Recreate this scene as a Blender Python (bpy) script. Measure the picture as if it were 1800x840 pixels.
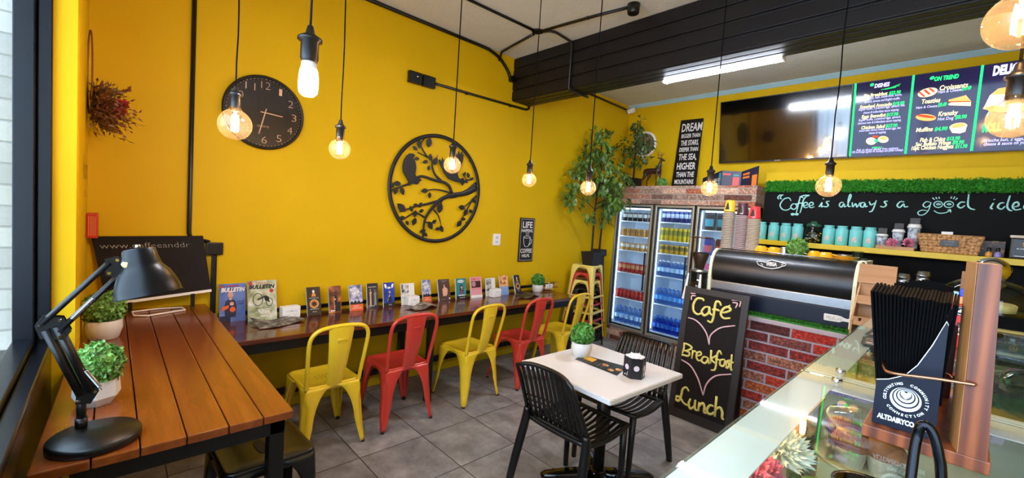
import bpy, bmesh, math, random
from mathutils import Vector, Matrix
PI = math.pi
for o in list(bpy.data.objects):
    bpy.data.objects.remove(o)
SC = bpy.context.scene
COL = SC.collection
rnd = random.Random(7)

# ------------------------------------------------------------------ camera, light, exposure
CH = 1.62                                   # camera height
_f, _yaw, _pitch, _roll = 750.5, .81409, .0550, .06593
FW = Vector((-math.sin(_yaw)*math.cos(_pitch), math.cos(_yaw)*math.cos(_pitch), -math.sin(_pitch)))
_r = FW.cross(Vector((0, 0, 1))).normalized()
_u = _r.cross(FW)
RT = math.cos(_roll)*_r + math.sin(_roll)*_u
UP = -math.sin(_roll)*_r + math.cos(_roll)*_u
cam = bpy.data.cameras.new('camera')
cam.sensor_width = 36.0
cam.lens = _f/1800*36
cam.clip_start = .02
co = bpy.data.objects.new('camera', cam)
COL.objects.link(co)
M = Matrix((RT, UP, -FW)).transposed().to_4x4()
M.translation = (0, 0, CH)
co.matrix_world = M
SC.camera = co

SC.view_settings.view_transform = 'Standard'
SC.view_settings.look = 'None'
SC.view_settings.gamma = 1
SC.view_settings.use_curve_mapping = False
SC.view_settings.exposure = 1.58
EM = 1.0                                    # overall lamp strength

world = bpy.data.worlds.new('overcast_sky')
SC.world = world
world.use_nodes = True
bg = world.node_tree.nodes['Background']
bg.inputs[0].default_value = (.62, .78, 1.0, 1)
bg.inputs[1].default_value = 3.0
SC.cycles.max_bounces = 10
SC.cycles.transparent_max_bounces = 24
SC.cycles.sample_clamp_indirect = 6

WA, WB, CEIL = -3.572, 5.606, 3.345          # left wall x, back wall y, ceiling z
WWIN = -.10                                 # window wall y

def at(px, py, ax, v):
    """where the sight line of a photo pixel meets the plane ax = v of the room"""
    d = (px-900)/_f*RT - (py-420)/_f*UP + FW
    i = 'xyz'.index(ax)
    t = (v - (0, 0, CH)[i])/d[i]
    return Vector((0, 0, CH)) + t*d
def atp(px, py, p0, n):
    """the same for a tilted plane through p0 with normal n"""
    d = (px-900)/_f*RT - (py-420)/_f*UP + FW
    c = Vector((0, 0, CH))
    return c + d*((Vector(p0)-c).dot(n)/d.dot(n))

# ------------------------------------------------------------------ materials
def lin(c):
    if isinstance(c, str):
        c = c.lstrip('#')
        c = [int(c[i:i+2], 16)/255 for i in (0, 2, 4)]
    return tuple((x/12.92 if x <= .04045 else ((x+.055)/1.055)**2.4) for x in c[:3]) + (1,)
MC = {}
def mat(name, col, rough=.5, metal=0, var=.08, scale=6, bump=0, bscale=40, emit=0, coat=0, spec=.5, stretch=None):
    """procedural principled material with a noise mottle"""
    if name in MC: return MC[name]
    m = bpy.data.materials.new(name); m.use_nodes = True; MC[name] = m
    nt = m.node_tree; b = nt.nodes['Principled BSDF']
    c = lin(col)
    tc = nt.nodes.new('ShaderNodeTexCoord')
    mp = nt.nodes.new('ShaderNodeMapping'); nt.links.new(tc.outputs['Object'], mp.inputs[0])
    if stretch: mp.inputs['Scale'].default_value = stretch
    n = nt.nodes.new('ShaderNodeTexNoise'); n.inputs['Scale'].default_value = scale; n.inputs['Detail'].default_value = 4
    nt.links.new(mp.outputs[0], n.inputs['Vector'])
    rp = nt.nodes.new('ShaderNodeValToRGB')
    rp.color_ramp.elements[0].position = .3; rp.color_ramp.elements[1].position = .7
    rp.color_ramp.elements[0].color = tuple(x*(1-var) for x in c[:3])+(1,)
    rp.color_ramp.elements[1].color = tuple(min(1, x*(1+var)) for x in c[:3])+(1,)
    nt.links.new(n.outputs['Fac'], rp.inputs[0]); nt.links.new(rp.outputs[0], b.inputs['Base Color'])
    b.inputs['Roughness'].default_value = rough; b.inputs['Metallic'].default_value = metal
    b.inputs['Specular IOR Level'].default_value = spec
    if coat: b.inputs['Coat Weight'].default_value = coat; b.inputs['Coat Roughness'].default_value = .12
    if emit:
        b.inputs['Emission Color'].default_value = c; b.inputs['Emission Strength'].default_value = emit
    if bump:
        n2 = nt.nodes.new('ShaderNodeTexNoise'); n2.inputs['Scale'].default_value = bscale; n2.inputs['Detail'].default_value = 3
        nt.links.new(mp.outputs[0], n2.inputs['Vector'])
        bp = nt.nodes.new('ShaderNodeBump'); bp.inputs['Strength'].default_value = bump; bp.inputs['Distance'].default_value = .004
        nt.links.new(n2.outputs['Fac'], bp.inputs['Height']); nt.links.new(bp.outputs[0], b.inputs['Normal'])
    return m
def glow(name, col, s):
    if name in MC: return MC[name]
    m = bpy.data.materials.new(name); m.use_nodes = True; MC[name] = m
    nt = m.node_tree; nt.nodes.remove(nt.nodes['Principled BSDF'])
    e = nt.nodes.new('ShaderNodeEmission'); e.inputs[0].default_value = lin(col); e.inputs[1].default_value = s
    nt.links.new(e.outputs[0], nt.nodes['Material Output'].inputs[0]); return m
def glass(name, tint='#ffffff', rough=.02, ior=1.45, boost=1.0, bloom=0):
    """clear sheet: see-through with a Fresnel reflection"""
    if name in MC: return MC[name]
    m = bpy.data.materials.new(name); m.use_nodes = True; MC[name] = m
    nt = m.node_tree; nt.nodes.remove(nt.nodes['Principled BSDF'])
    t = nt.nodes.new('ShaderNodeBsdfTransparent'); t.inputs[0].default_value = lin(tint)
    g = nt.nodes.new('ShaderNodeBsdfGlossy'); g.inputs['Roughness'].default_value = rough
    lw = nt.nodes.new('ShaderNodeLayerWeight'); lw.inputs['Blend'].default_value = .5
    pw = nt.nodes.new('ShaderNodeMath'); pw.operation = 'POWER'; pw.inputs[1].default_value = 5
    nt.links.new(lw.outputs['Facing'], pw.inputs[0])
    mu = nt.nodes.new('ShaderNodeMath'); mu.operation = 'MULTIPLY_ADD'; mu.inputs[1].default_value = .6*boost; mu.inputs[2].default_value = .035*boost; mu.use_clamp = True
    nt.links.new(pw.outputs[0], mu.inputs[0])
    mx = nt.nodes.new('ShaderNodeMixShader')
    nt.links.new(mu.outputs[0], mx.inputs[0]); nt.links.new(t.outputs[0], mx.inputs[1]); nt.links.new(g.outputs[0], mx.inputs[2])
    if bloom:                                 # translucent mix that paints the bulb's bloom into its glass
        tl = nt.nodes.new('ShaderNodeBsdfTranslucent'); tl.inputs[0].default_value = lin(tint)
        m2 = nt.nodes.new('ShaderNodeMixShader'); m2.inputs[0].default_value = bloom
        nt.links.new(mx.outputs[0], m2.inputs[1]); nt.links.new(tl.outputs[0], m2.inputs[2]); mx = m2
    nt.links.new(mx.outputs[0], nt.nodes['Material Output'].inputs[0]); return m

class NG:
    """tiny node-graph helper for the patterned surfaces"""
    def __init__(s, name):
        s.m = bpy.data.materials.new(name); s.m.use_nodes = True; s.nt = s.m.node_tree
        s.b = s.nt.nodes['Principled BSDF']; MC[name] = s.m
    def n(s, t, **k):
        n = s.nt.nodes.new(t)
        for a, v in k.items(): setattr(n, a, v)
        return n
    def l(s, a, b): s.nt.links.new(a, b)
    def math(s, op, a, b=None, c=None):
        n = s.n('ShaderNodeMath', operation=op)
        for i, v in enumerate((a, b, c)):
            if v is None: continue
            if isinstance(v, (int, float)): n.inputs[i].default_value = v
            else: s.l(v, n.inputs[i])
        return n.outputs[0]
    def xyz(s):
        tc = s.n('ShaderNodeTexCoord'); sp = s.n('ShaderNodeSeparateXYZ'); s.l(tc.outputs['Object'], sp.inputs[0])
        return tc.outputs['Object'], sp.outputs
    def noise(s, vec, scale, detail=4, rough=.5):
        n = s.n('ShaderNodeTexNoise'); n.inputs['Scale'].default_value = scale; n.inputs['Detail'].default_value = detail
        n.inputs['Roughness'].default_value = rough
        if vec is not None: s.l(vec, n.inputs['Vector'])
        return n.outputs['Fac']
    def ramp(s, fac, stops, const=False):
        r = s.n('ShaderNodeValToRGB'); s.l(fac, r.inputs[0]); e = r.color_ramp.elements
        if const: r.color_ramp.interpolation = 'CONSTANT'
        while len(e) < len(stops): e.new(.5)
        for i, (p, c) in enumerate(stops): e[i].position = p; e[i].color = lin(c)
        return r.outputs[0]
    def mix(s, fac, a, b, mode='MIX'):
        n = s.n('ShaderNodeMix', data_type='RGBA', blend_type=mode)
        for i, v in ((0, fac), (6, a), (7, b)):
            if isinstance(v, (int, float)): n.inputs[i].default_value = v
            elif isinstance(v, str): n.inputs[i].default_value = lin(v)
            else: s.l(v, n.inputs[i])
        return n.outputs[2]
    def vec(s, x, y, z=0):
        n = s.n('ShaderNodeCombineXYZ')
        for i, v in enumerate((x, y, z)):
            if isinstance(v, (int, float)): n.inputs[i].default_value = v
            else: s.l(v, n.inputs[i])
        return n.outputs[0]
    def bump(s, h, strength=.3, dist=.01):
        b = s.n('ShaderNodeBump'); b.inputs['Strength'].default_value = strength; b.inputs['Distance'].default_value = dist
        s.l(h, b.inputs['Height']); s.l(b.outputs[0], s.b.inputs['Normal'])
    def white(s, vec):
        n = s.n('ShaderNodeTexWhiteNoise', noise_dimensions='3D'); s.l(vec, n.inputs[0]); return n.outputs[0]

def brick_mat(name, bw, bh, gap, stops, mortar, use='xz', rough=.8, streak=.5):
    g = NG(name); v, (x, y, z) = g.xyz()
    u = g.math('ADD', x, y) if use == 'xz' else y
    w = z
    row = g.math('FLOOR', g.math('DIVIDE', w, bh))
    off = g.math('MULTIPLY', g.math('MODULO', row, 2), .5)
    uu = g.math('ADD', g.math('DIVIDE', u, bw), off)
    colr = g.math('FLOOR', uu)
    fu = g.math('FRACT', uu); fv = g.math('FRACT', g.math('DIVIDE', w, bh))
    jit = g.noise(v, 30, 3)
    j = g.math('MULTIPLY', g.math('SUBTRACT', jit, .5), .06)
    du = g.math('MULTIPLY', g.math('MINIMUM', fu, g.math('SUBTRACT', 1, fu)), bw)
    dv = g.math('MULTIPLY', g.math('MINIMUM', fv, g.math('SUBTRACT', 1, fv)), bh)
    d = g.math('ADD', g.math('MINIMUM', du, dv), g.math('MULTIPLY', j, bh))
    mask = g.n('ShaderNodeMapRange'); g.l(d, mask.inputs[0]); mask.inputs[1].default_value = gap*.6; mask.inputs[2].default_value = gap*1.3
    wn = g.white(g.vec(colr, row, 3.3))
    c = g.ramp(wn, stops)
    nz = g.noise(v, 45, 6, .7)
    c = g.mix(streak, c, g.ramp(nz, [(.3, '#1c1210'), (.48, '#7a6a62'), (.62, '#d9c9bd')]), 'OVERLAY')
    c = g.mix(mask.outputs[0], mortar, c)
    g.l(c, g.b.inputs['Base Color']); g.b.inputs['Roughness'].default_value = rough
    g.bump(g.math('ADD', mask.outputs[0], g.math('MULTIPLY', nz, .5)), .5, .012)
    return g.m

def tile_floor():
    g = NG('grey_tiles'); v, (x, y, z) = g.xyz(); S = .465
    a = g.math('DIVIDE', g.math('ADD', x, 2.545+S*40), S); b = g.math('DIVIDE', g.math('ADD', y, -1.184+S*40), S)
    fa, fb = g.math('FRACT', a), g.math('FRACT', b)
    e = g.math('MINIMUM', g.math('MINIMUM', fa, g.math('SUBTRACT', 1, fa)), g.math('MINIMUM', fb, g.math('SUBTRACT', 1, fb)))
    mk = g.n('ShaderNodeMapRange'); g.l(e, mk.inputs[0]); mk.inputs[1].default_value = .005; mk.inputs[2].default_value = .010
    cell = g.vec(g.math('FLOOR', a), g.math('FLOOR', b), 0)
    wn = g.white(cell)
    vv = g.n('ShaderNodeVectorMath', operation='ADD'); g.l(v, vv.inputs[0])
    sc = g.n('ShaderNodeVectorMath', operation='SCALE'); g.l(cell, sc.inputs[0]); sc.inputs['Scale'].default_value = 3.7
    g.l(sc.outputs[0], vv.inputs[1])
    n1 = g.noise(vv.outputs[0], 5, 8, .68); n2 = g.noise(vv.outputs[0], 2.2, 3)
    c = g.ramp(n1, [(.28, '#6c6662'), (.46, '#928b86'), (.58, '#aaa39d'), (.74, '#c8c0b9')])
    c = g.mix(.45, c, g.ramp(n2, [(.35, '#6b6562'), (.65, '#aaa39d')]), 'OVERLAY')
    c = g.mix(g.math('MULTIPLY', wn, .16), c, '#55504d')
    c = g.mix(mk.outputs[0], '#3a3634', c)
    g.l(c, g.b.inputs['Base Color'])
    g.b.inputs['Roughness'].default_value = .42
    g.bump(g.math('ADD', mk.outputs[0], g.math('MULTIPLY', n1, .15)), .35, .004)
    return g.m

def wood(name, base, dark, light, axis=0, scale=9, rough=.35, coat=.3, bands=None):
    g = NG(name); v, (x, y, z) = g.xyz()
    mp = g.n('ShaderNodeMapping'); g.l(v, mp.inputs[0]); s = [1, 1, 1]; s[axis] = .08; mp.inputs['Scale'].default_value = s
    n1 = g.noise(mp.outputs[0], scale*2.2, 6, .6); n2 = g.noise(mp.outputs[0], scale*9, 3)
    if bands:
        wv = g.n('ShaderNodeTexWave', bands_direction=bands); g.l(mp.outputs[0], wv.inputs[0]); wv.inputs['Scale'].default_value = scale
        wv.inputs['Distortion'].default_value = 3.5; wv.inputs['Detail'].default_value = 2
        f = g.math('ADD', g.math('MULTIPLY', wv.outputs['Fac'], .35), g.math('MULTIPLY', n1, .65))
    else: f = n1
    c = g.ramp(f, [(.25, dark), (.5, base), (.75, light)])
    c = g.mix(.07, c, g.ramp(n2, [(.4, '#333333'), (.6, '#cccccc')]), 'OVERLAY')
    g.l(c, g.b.inputs['Base Color']); g.b.inputs['Roughness'].default_value = rough
    g.b.inputs['Coat Weight'].default_value = coat; g.b.inputs['Coat Roughness'].default_value = .15
    g.bump(n2, .03, .002)
    return g.m

def weave_mat():
    g = NG('basket_weave'); v, (x, y, z) = g.xyz()
    ck = g.n('ShaderNodeTexNoise'); g.l(v, ck.inputs['Vector']); ck.inputs['Scale'].default_value = 60
    c = g.ramp(ck.outputs['Fac'], [(.3, '#8a5a30'), (.7, '#d9a566')])
    g.l(c, g.b.inputs['Base Color']); g.b.inputs['Roughness'].default_value = .6
    return g.m
def flame_mat(name, stops, scale, rough=.45):
    """printed picture: soft colour patches"""
    g = NG(name); v, _ = g.xyz()
    n = g.noise(v, scale, 3, .55)
    g.l(g.ramp(n, stops), g.b.inputs['Base Color']); g.b.inputs['Roughness'].default_value = rough
    return g.m

# ------------------------------------------------------------------ mesh building
_glyph = {}
def text_mesh(s, bold=0.0, shear=0.0, ext=0.0):
    k = (s, bold, shear, ext)
    if k not in _glyph:
        cu = bpy.data.curves.new('t', 'FONT'); cu.body = s; cu.size = 1; cu.offset = bold; cu.shear = shear
        cu.resolution_u = 2; cu.extrude = ext; cu.fill_mode = 'BOTH'
        ob = bpy.data.objects.new('t', cu)
        me = bpy.data.meshes.new_from_object(ob)
        vs = [v.co.copy() for v in me.vertices]; fs = [tuple(p.vertices) for p in me.polygons]
        bpy.data.objects.remove(ob); bpy.data.curves.remove(cu); bpy.data.meshes.remove(me)
        _glyph[k] = (vs, fs)
    return _glyph[k]
CAPH = None

def wmat(o):
    m = Matrix.Translation(o.location) @ Matrix.Rotation(o.rotation_euler.z, 4, 'Z')
    return wmat(o.parent) @ m if o.parent else m
class MB:
    def __init__(s): s.bm = bmesh.new(); s.mi = 0; s.X = Matrix.Identity(4); s.sm = False
    def v(s, p): return s.bm.verts.new(s.X @ Vector(p))
    def face(s, vs, smooth=None):
        try:
            f = s.bm.faces.new(vs); f.material_index = s.mi; f.smooth = s.sm if smooth is None else smooth; return f
        except ValueError: return None
    def poly(s, pts): return s.face([s.v(p) for p in pts])
    def box(s, x0, y0, z0, x1, y1, z1, bev=0, M=None):
        old = s.X
        if M is not None: s.X = old @ M
        if bev:
            b = min(bev, .49*min(x1-x0, y1-y0, z1-z0))
            s._bev(x0, y0, z0, x1, y1, z1, b)
        else:
            p = [s.v(q) for q in ((x0, y0, z0), (x1, y0, z0), (x1, y1, z0), (x0, y1, z0), (x0, y0, z1), (x1, y0, z1), (x1, y1, z1), (x0, y1, z1))]
            for f in ((3, 2, 1, 0), (4, 5, 6, 7), (0, 1, 5, 4), (1, 2, 6, 5), (2, 3, 7, 6), (3, 0, 4, 7)): s.face([p[i] for i in f])
        s.X = old
    def _bev(s, x0, y0, z0, x1, y1, z1, b):
        tmp = bmesh.new(); r = bmesh.ops.create_cube(tmp, size=1)
        for v in tmp.verts: v.co = Vector(((x0+x1)/2+v.co.x*(x1-x0), (y0+y1)/2+v.co.y*(y1-y0), (z0+z1)/2+v.co.z*(z1-z0)))
        bmesh.ops.bevel(tmp, geom=list(tmp.edges), offset=b, segments=2, affect='EDGES', profile=.6)
        s.merge(tmp); tmp.free()
    def merge(s, tmp, smooth=False):
        mp = {v: s.v(v.co) for v in tmp.verts}
        for f in tmp.faces: s.face([mp[v] for v in f.verts], smooth or None)
    def cyl(s, p0, p1, r0, r1=None, seg=16, cap=True, smooth=True):
        p0, p1 = Vector(p0), Vector(p1); r1 = r0 if r1 is None else r1
        d = (p1-p0).normalized(); a = d.orthogonal().normalized(); b = d.cross(a)
        A = [s.v(p0+r0*(math.cos(2*PI*i/seg)*a+math.sin(2*PI*i/seg)*b)) for i in range(seg)]
        B = [s.v(p1+r1*(math.cos(2*PI*i/seg)*a+math.sin(2*PI*i/seg)*b)) for i in range(seg)]
        for i in range(seg): s.face([A[i], A[(i+1) % seg], B[(i+1) % seg], B[i]], smooth)
        if cap: s.face(A[::-1], False); s.face(B, False)
    def lathe(s, prof, c=(0, 0, 0), seg=24, M=None, cap=True, smooth=True):
        old = s.X; s.X = old @ Matrix.Translation(c) @ (M or Matrix.Identity(4)); rings = []
        for r, z in prof:
            if r < 1e-6: rings.append([s.v((0, 0, z))])
            else: rings.append([s.v((r*math.cos(2*PI*i/seg), r*math.sin(2*PI*i/seg), z)) for i in range(seg)])
        for a, b in zip(rings, rings[1:]):
            for i in range(seg):
                j = (i+1) % seg
                if len(a) == 1 and len(b) == 1: continue
                if len(a) == 1: s.face([a[0], b[j], b[i]][::-1], smooth)
                elif len(b) == 1: s.face([a[i], a[j], b[0]], smooth)
                else: s.face([a[i], a[j], b[j], b[i]], smooth)
        if cap:
            if len(rings[0]) > 1: s.face(rings[0][::-1], False)
            if len(rings[-1]) > 1: s.face(rings[-1], False)
        s.X = old
    def tube(s, pts, r, seg=8, closed=False, flat=None, smooth=True):
        pts = [Vector(p) for p in pts]; n = len(pts)
        rr = r if isinstance(r, (list, tuple)) else [r]*n
        T = []
        for i in range(n):
            a = pts[(i-1) % n] if (closed or i > 0) else pts[0]; b = pts[(i+1) % n] if (closed or i < n-1) else pts[-1]
            t = (b-a); T.append(t.normalized() if t.length > 1e-9 else Vector((0, 0, 1)))
        nn = T[0].orthogonal().normalized()
        if flat is not None: nn = Vector(flat)
        rings = []
        for i in range(n):
            nn = (nn-T[i]*nn.dot(T[i]))
            nn = nn.normalized() if nn.length > 1e-6 else T[i].orthogonal().normalized()
            b = T[i].cross(nn)
            k = 1 if flat is None else .25
            rings.append([s.v(pts[i]+rr[i]*(k*math.cos(2*PI*q/seg)*nn+math.sin(2*PI*q/seg)*b)) for q in range(seg)])
        m = n if closed else n-1
        for i in range(m):
            A, B = rings[i], rings[(i+1) % n]
            for q in range(seg): s.face([A[q], A[(q+1) % seg], B[(q+1) % seg], B[q]], smooth)
        if not closed: s.face(rings[0][::-1], False); s.face(rings[-1], False)
    def sph(s, c, r, seg=16, ring=10, sc=(1, 1, 1), M=None):
        prof = [(r*math.sin(PI*i/ring) if 0 < i < ring else 0, -r*math.cos(PI*i/ring)) for i in range(ring+1)]
        S = Matrix.Diagonal((sc[0], sc[1], sc[2], 1))
        s.lathe(prof, c, seg, (M or Matrix.Identity(4)) @ S)
    def prism(s, pts, d, smooth=False):
        """extrude a planar 3D outline by vector d"""
        d = Vector(d); A = [s.v(p) for p in pts]; B = [s.v(Vector(p)+d) for p in pts]; n = len(pts)
        s.face(A[::-1]); s.face(B)
        for i in range(n): s.face([A[i], A[(i+1) % n], B[(i+1) % n], B[i]], smooth)
    def text(s, t, o, u, w, h, width=None, bold=0.0, shear=0.0, align='L', ext=0.0):
        """letters of cap height h standing on the plane o + a*u + b*w"""
        global CAPH
        if CAPH is None: CAPH = max(v.y for v in text_mesh('H')[0])
        vs, fs = text_mesh(t, bold, shear, ext)
        if not vs: return
        k = h/CAPH; x0 = min(v.x for v in vs); x1 = max(v.x for v in vs)
        kx = width/(x1-x0) if width else k
        W = (x1-x0)*kx; sh = {'L': 0, 'C': -W/2, 'R': -W}[align]
        o, u, w = Vector(o), Vector(u).normalized(), Vector(w).normalized(); nn = u.cross(w)
        V = [s.v(o+u*((v.x-x0)*kx+sh)+w*(v.y*k)+nn*v.z) for v in vs]
        for f in fs: s.face([V[i] for i in f])
    def build(s, name, m, parent=None, world=True, recalc=True):
        if recalc: bmesh.ops.recalc_face_normals(s.bm, faces=s.bm.faces)
        me = bpy.data.meshes.new(name)
        if parent is not None and world:
            s.bm.transform(wmat(parent).inverted())
        s.bm.to_mesh(me); s.bm.free()
        for q in (m if isinstance(m, (list, tuple)) else [m]): me.materials.append(q)
        o = bpy.data.objects.new(name, me); COL.objects.link(o)
        if parent is not None: o.parent = parent
        return o

def thing(name, label, cat, loc=(0, 0, 0), rz=0, group=None):
    o = bpy.data.objects.new(name, None); COL.objects.link(o); o.empty_display_size = .05
    o.location = loc; o.rotation_euler = (0, 0, rz)
    return tag(o, label, cat, group)
def tag(o, label, cat, group=None):
    o['label'] = label; o['category'] = cat
    if group: o['group'] = group
    return o
def struct(o): o['kind'] = 'structure'; return o
def copy_tree(o, loc=None, rz=None, label=None, group=None, parent=None):
    c = o.copy(); COL.objects.link(c)
    if parent is not None: c.parent = parent
    if loc is not None: c.location = loc
    if rz is not None: c.rotation_euler = (0, 0, rz)
    if label: c['label'] = label
    if group: c['group'] = group
    for ch in [k for k in bpy.data.objects if k.parent == o]: copy_tree(ch, parent=c)
    return c
def base_at(mb, loc):
    """shift a mesh built round its own base to where it stands"""
    mb.bm.transform(Matrix.Translation(loc))
def single(mb, name, m, label, cat, loc, group=None, rz=0):
    o = mb.build(name, m); o.location = loc; o.rotation_euler = (0, 0, rz); return tag(o, label, cat, group)
def arc(c, r, a0, a1, n, ax=0, az=2):
    out = []
    for i in range(n+1):
        a = a0+(a1-a0)*i/n; p = list(c); p[ax] += r*math.cos(a); p[az] += r*math.sin(a); out.append(Vector(p))
    return out
def spline(pts, k=6):
    """Catmull-Rom through the points"""
    P = [Vector(p) for p in pts]; P = [P[0]*2-P[1]]+P+[P[-1]*2-P[-2]]; out = []
    for i in range(1, len(P)-2):
        for j in range(k):
            t = j/k; a, b, c, d = P[i-1:i+3]
            out.append(.5*((2*b)+(c-a)*t+(2*a-5*b+4*c-d)*t*t+(3*b-a-3*c+d)*t**3))
    out.append(P[-2]); return out
def leaf(mb, c, d, n, L, W, fold=.15):
    """one pointed leaf from c along d"""
    d = Vector(d).normalized(); n = Vector(n); sd = d.cross(n)
    sd = sd.normalized() if sd.length > 1e-6 else d.orthogonal().normalized(); up = sd.cross(d)
    c = Vector(c); a = mb.v(c); t = mb.v(c+d*L-up*L*.15)
    m = mb.v(c+d*L*.45); l = mb.v(c+d*L*.4+sd*W+up*W*fold); r = mb.v(c+d*L*.4-sd*W+up*W*fold)
    mb.face([a, r, m]); mb.face([a, m, l]); mb.face([m, r, t]); mb.face([l, m, t])
def rdir(r=rnd):
    while 1:
        v = Vector((r.uniform(-1, 1), r.uniform(-1, 1), r.uniform(-1, 1)))
        if .1 < v.length < 1: return v.normalized()
# ------------------------------------------------------------------ palette
YEL = mat('yellow_wall_paint', '#d6ae05', .6, var=.03, scale=2, bump=.06, bscale=120, spec=.2)
YEL_T = mat('yellow_trim_paint', '#d9b80a', .4, var=.03)
BLKP = mat('black_wall_paint', '#0a0a0a', .7, var=.15, scale=3, spec=.15)
BOARD = mat('chalkboard_black', '#221e1d', .7, var=.12, scale=7, spec=.15)
CEILM = mat('stucco_ceiling', '#d2d6d2', .9, var=.03, bump=1.0, bscale=48)
BEAMM = mat('charcoal_board_paint', '#151213', .42, spec=.35, var=.15, scale=5, stretch=(.2, 1, 1))
BLUEF = mat('navy_frame_enamel', '#050812', .25, var=.2, spec=.4)
BLUET = mat('pale_blue_cornice', '#a9d3e2', .5, var=.02)
BLK = mat('black_plastic', '#080808', .38, var=.15)
BLKM = mat('black_steel', '#080808', .36, metal=0, var=.15)
BLKG = mat('glossy_black', '#070707', .14, var=.1, coat=.3)
WHT = mat('white_plastic', '#efece6', .4, var=.02)
CHROME = mat('chrome', '#d9d9dc', .12, metal=1, var=.02)
STEEL = mat('brushed_steel', '#b9b9ba', .28, metal=1, var=.05, scale=40)
COPPER = mat('copper_wire', '#c08a68', .25, metal=1, var=.05)
GOLD = mat('bronze_door_trim', '#b9b2a0', .35, metal=.7, var=.06)
FLOORM = tile_floor()
BRICK = brick_mat('slip_brick', .30, .072, .006, [(0, '#6a4638'), (.2, '#a8553a'), (.4, '#c27a5a'), (.55, '#c2a894'), (.75, '#d9c4b0'), (1, '#8a6e62')], '#a8988a', streak=.75)
BRICKR = brick_mat('red_brick_panel', .29, .082, .007, [(0, '#5a2a2c'), (.2, '#9a3630'), (.38, '#c83f30'), (.55, '#c9743c'), (.72, '#8a4448'), (.86, '#b98068'), (1, '#74383e')], '#a59ea8', streak=.85)
BRICKW = brick_mat('white_painted_brick', .42, .16, .008, [(0, '#b9b6b2'), (1, '#cfccc6')], '#a5a19a', use='yz', streak=.08)
WOODT = wood('orange_stained_planks', '#7c3a11', '#6a300d', '#8d4815', 0, rough=.24, coat=.3)
WOODB = wood('dark_cherry_bench', '#5a2613', '#3a150a', '#77381c', 1, rough=.16, coat=.5)
WOODR = wood('redgum_timber', '#783410', '#4a1c07', '#9c5020', 2, 14, rough=.45, coat=.1, bands='X')
WOODP = wood('pale_sapwood', '#a06c3a', '#6f4420', '#b98850', 2, 7, rough=.5, coat=.05)
WOODC = wood('kraft_timber', '#b98b60', '#a37549', '#cba27a', 0, 6, rough=.6, coat=0)
TABW = mat('white_laminate', '#dcd7d2', .3, var=.015)
YCH = mat('yellow_enamel', '#e6be24', .28, var=.06, coat=.3)
YST = mat('cream_yellow_enamel', '#e8cf6a', .3, var=.05, coat=.3)
RCH = mat('red_enamel', '#c4382a', .28, var=.07, coat=.3)
RUB = mat('black_rubber', '#0d0d0d', .7, var=.1)
LEAF = mat('leaf_green', '#4f8a34', .45, var=.45, scale=30)
LEAFL = mat('bright_leaf_green', '#6f9f4a', .45, var=.45, scale=40)
LEAFD = mat('ficus_green', '#587a30', .4, var=.6, scale=18)
MOSSM = mat('moss_green', '#2f8a17', .8, var=.5, scale=60)
BARK = mat('dark_bark', '#2a1a12', .8, var=.3, bump=.4)
CERAM = mat('grey_white_ceramic', '#d6d2cc', .45, var=.04)
CHALKY = mat('yellow_chalk', '#e6d878', .9, var=.12, scale=90)
CHALKP = mat('pink_chalk', '#e3b8bf', .9, var=.12, scale=90)
CHALKA = mat('aqua_chalk', '#a6e0d8', .9, var=.1, scale=60)
CHALKW = mat('white_chalk', '#a8a29a', .9, var=.1)
INKW = mat('white_ink', '#ece9e4', .6, var=.02)
INKK = mat('black_ink', '#151313', .6, var=.05)
CLEAR = glass('clear_glass', '#f4faf8', .02)
FRIDGEG = glass('fridge_glass', '#eef6fb', .02, boost=.6)
COUNTERG = glass('counter_glass', '#f6faf6', .015, boost=1.3)
BULBG = glass('amber_bulb_glass', '#ffe9c8', .02, boost=1.6, bloom=.014)
JARG = glass('jar_glass', '#e4efe6', .03)
ACRYL = glass('acrylic', '#f3efe6', .03)

# ------------------------------------------------------------------ room shell
XR = 2.3
m = MB(); m.box(-3.9, -.6, -.1, XR+.2, 5.9, 0); struct(m.build('floor', FLOORM))
m = MB(); m.box(-3.9, -.6, CEIL, XR+.2, 5.9, CEIL+.1); struct(m.build('ceiling', CEILM))
m = MB(); m.box(WA-.15, -.10, 0, WA, 5.75, CEIL); struct(m.build('wall_left', YEL))
m = MB(); m.box(WA-.15, WB, 0, XR+.15, WB+.15, CEIL); struct(m.build('wall_back', YEL))
m = MB(); m.box(XR, -.4, 0, XR+.15, WB, CEIL); struct(m.build('wall_right', YEL))
# front wall: yellow return with the window reveal, black panel under the window, header over it
m = MB(); m.box(WA-.15, -.262, 0, -2.45, WWIN, CEIL); struct(m.build('wall_front', YEL))
m = MB(); m.box(-2.45, -.36, 0, XR, -.165, .985); struct(m.build('wall_front_panel', mat('black_gloss_panel', '#040303', .22, var=.2, scale=3)))
m = MB(); m.box(-2.45, -.36, 2.95, XR, -.165, CEIL); struct(m.build('wall_front_header', YEL))
w = thing('window_1', 'navy enamel shopfront window frame with clear panes at the left edge', 'window', (0, -.255, 1.0)); w['kind'] = 'structure'
m = MB()
m.box(-2.45, -.205, .985, -2.425, -.165, 2.95, .004); m.box(-2.45, -.2625, .985, -2.39, -.207, 2.95, .004)
m.box(-2.425, -.205, .985, XR, -.165, 1.005, .004); m.box(-2.39, -.2625, .985, XR, -.207, 1.03, .004)
m.box(-2.39, -.30, 2.88, XR, -.18, 2.95, .006)
for x in (-.75, .85): m.box(x, -.30, 1.0, x+.06, -.18, 2.9, .006)
fr = m.build('window_frame', BLUEF, w)
m = MB(); m.box(-2.40, -.262, 1.02, XR, -.256, 2.89); m.build('pane', glass('window_pane', '#f2f8fa', .01), w)
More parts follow.
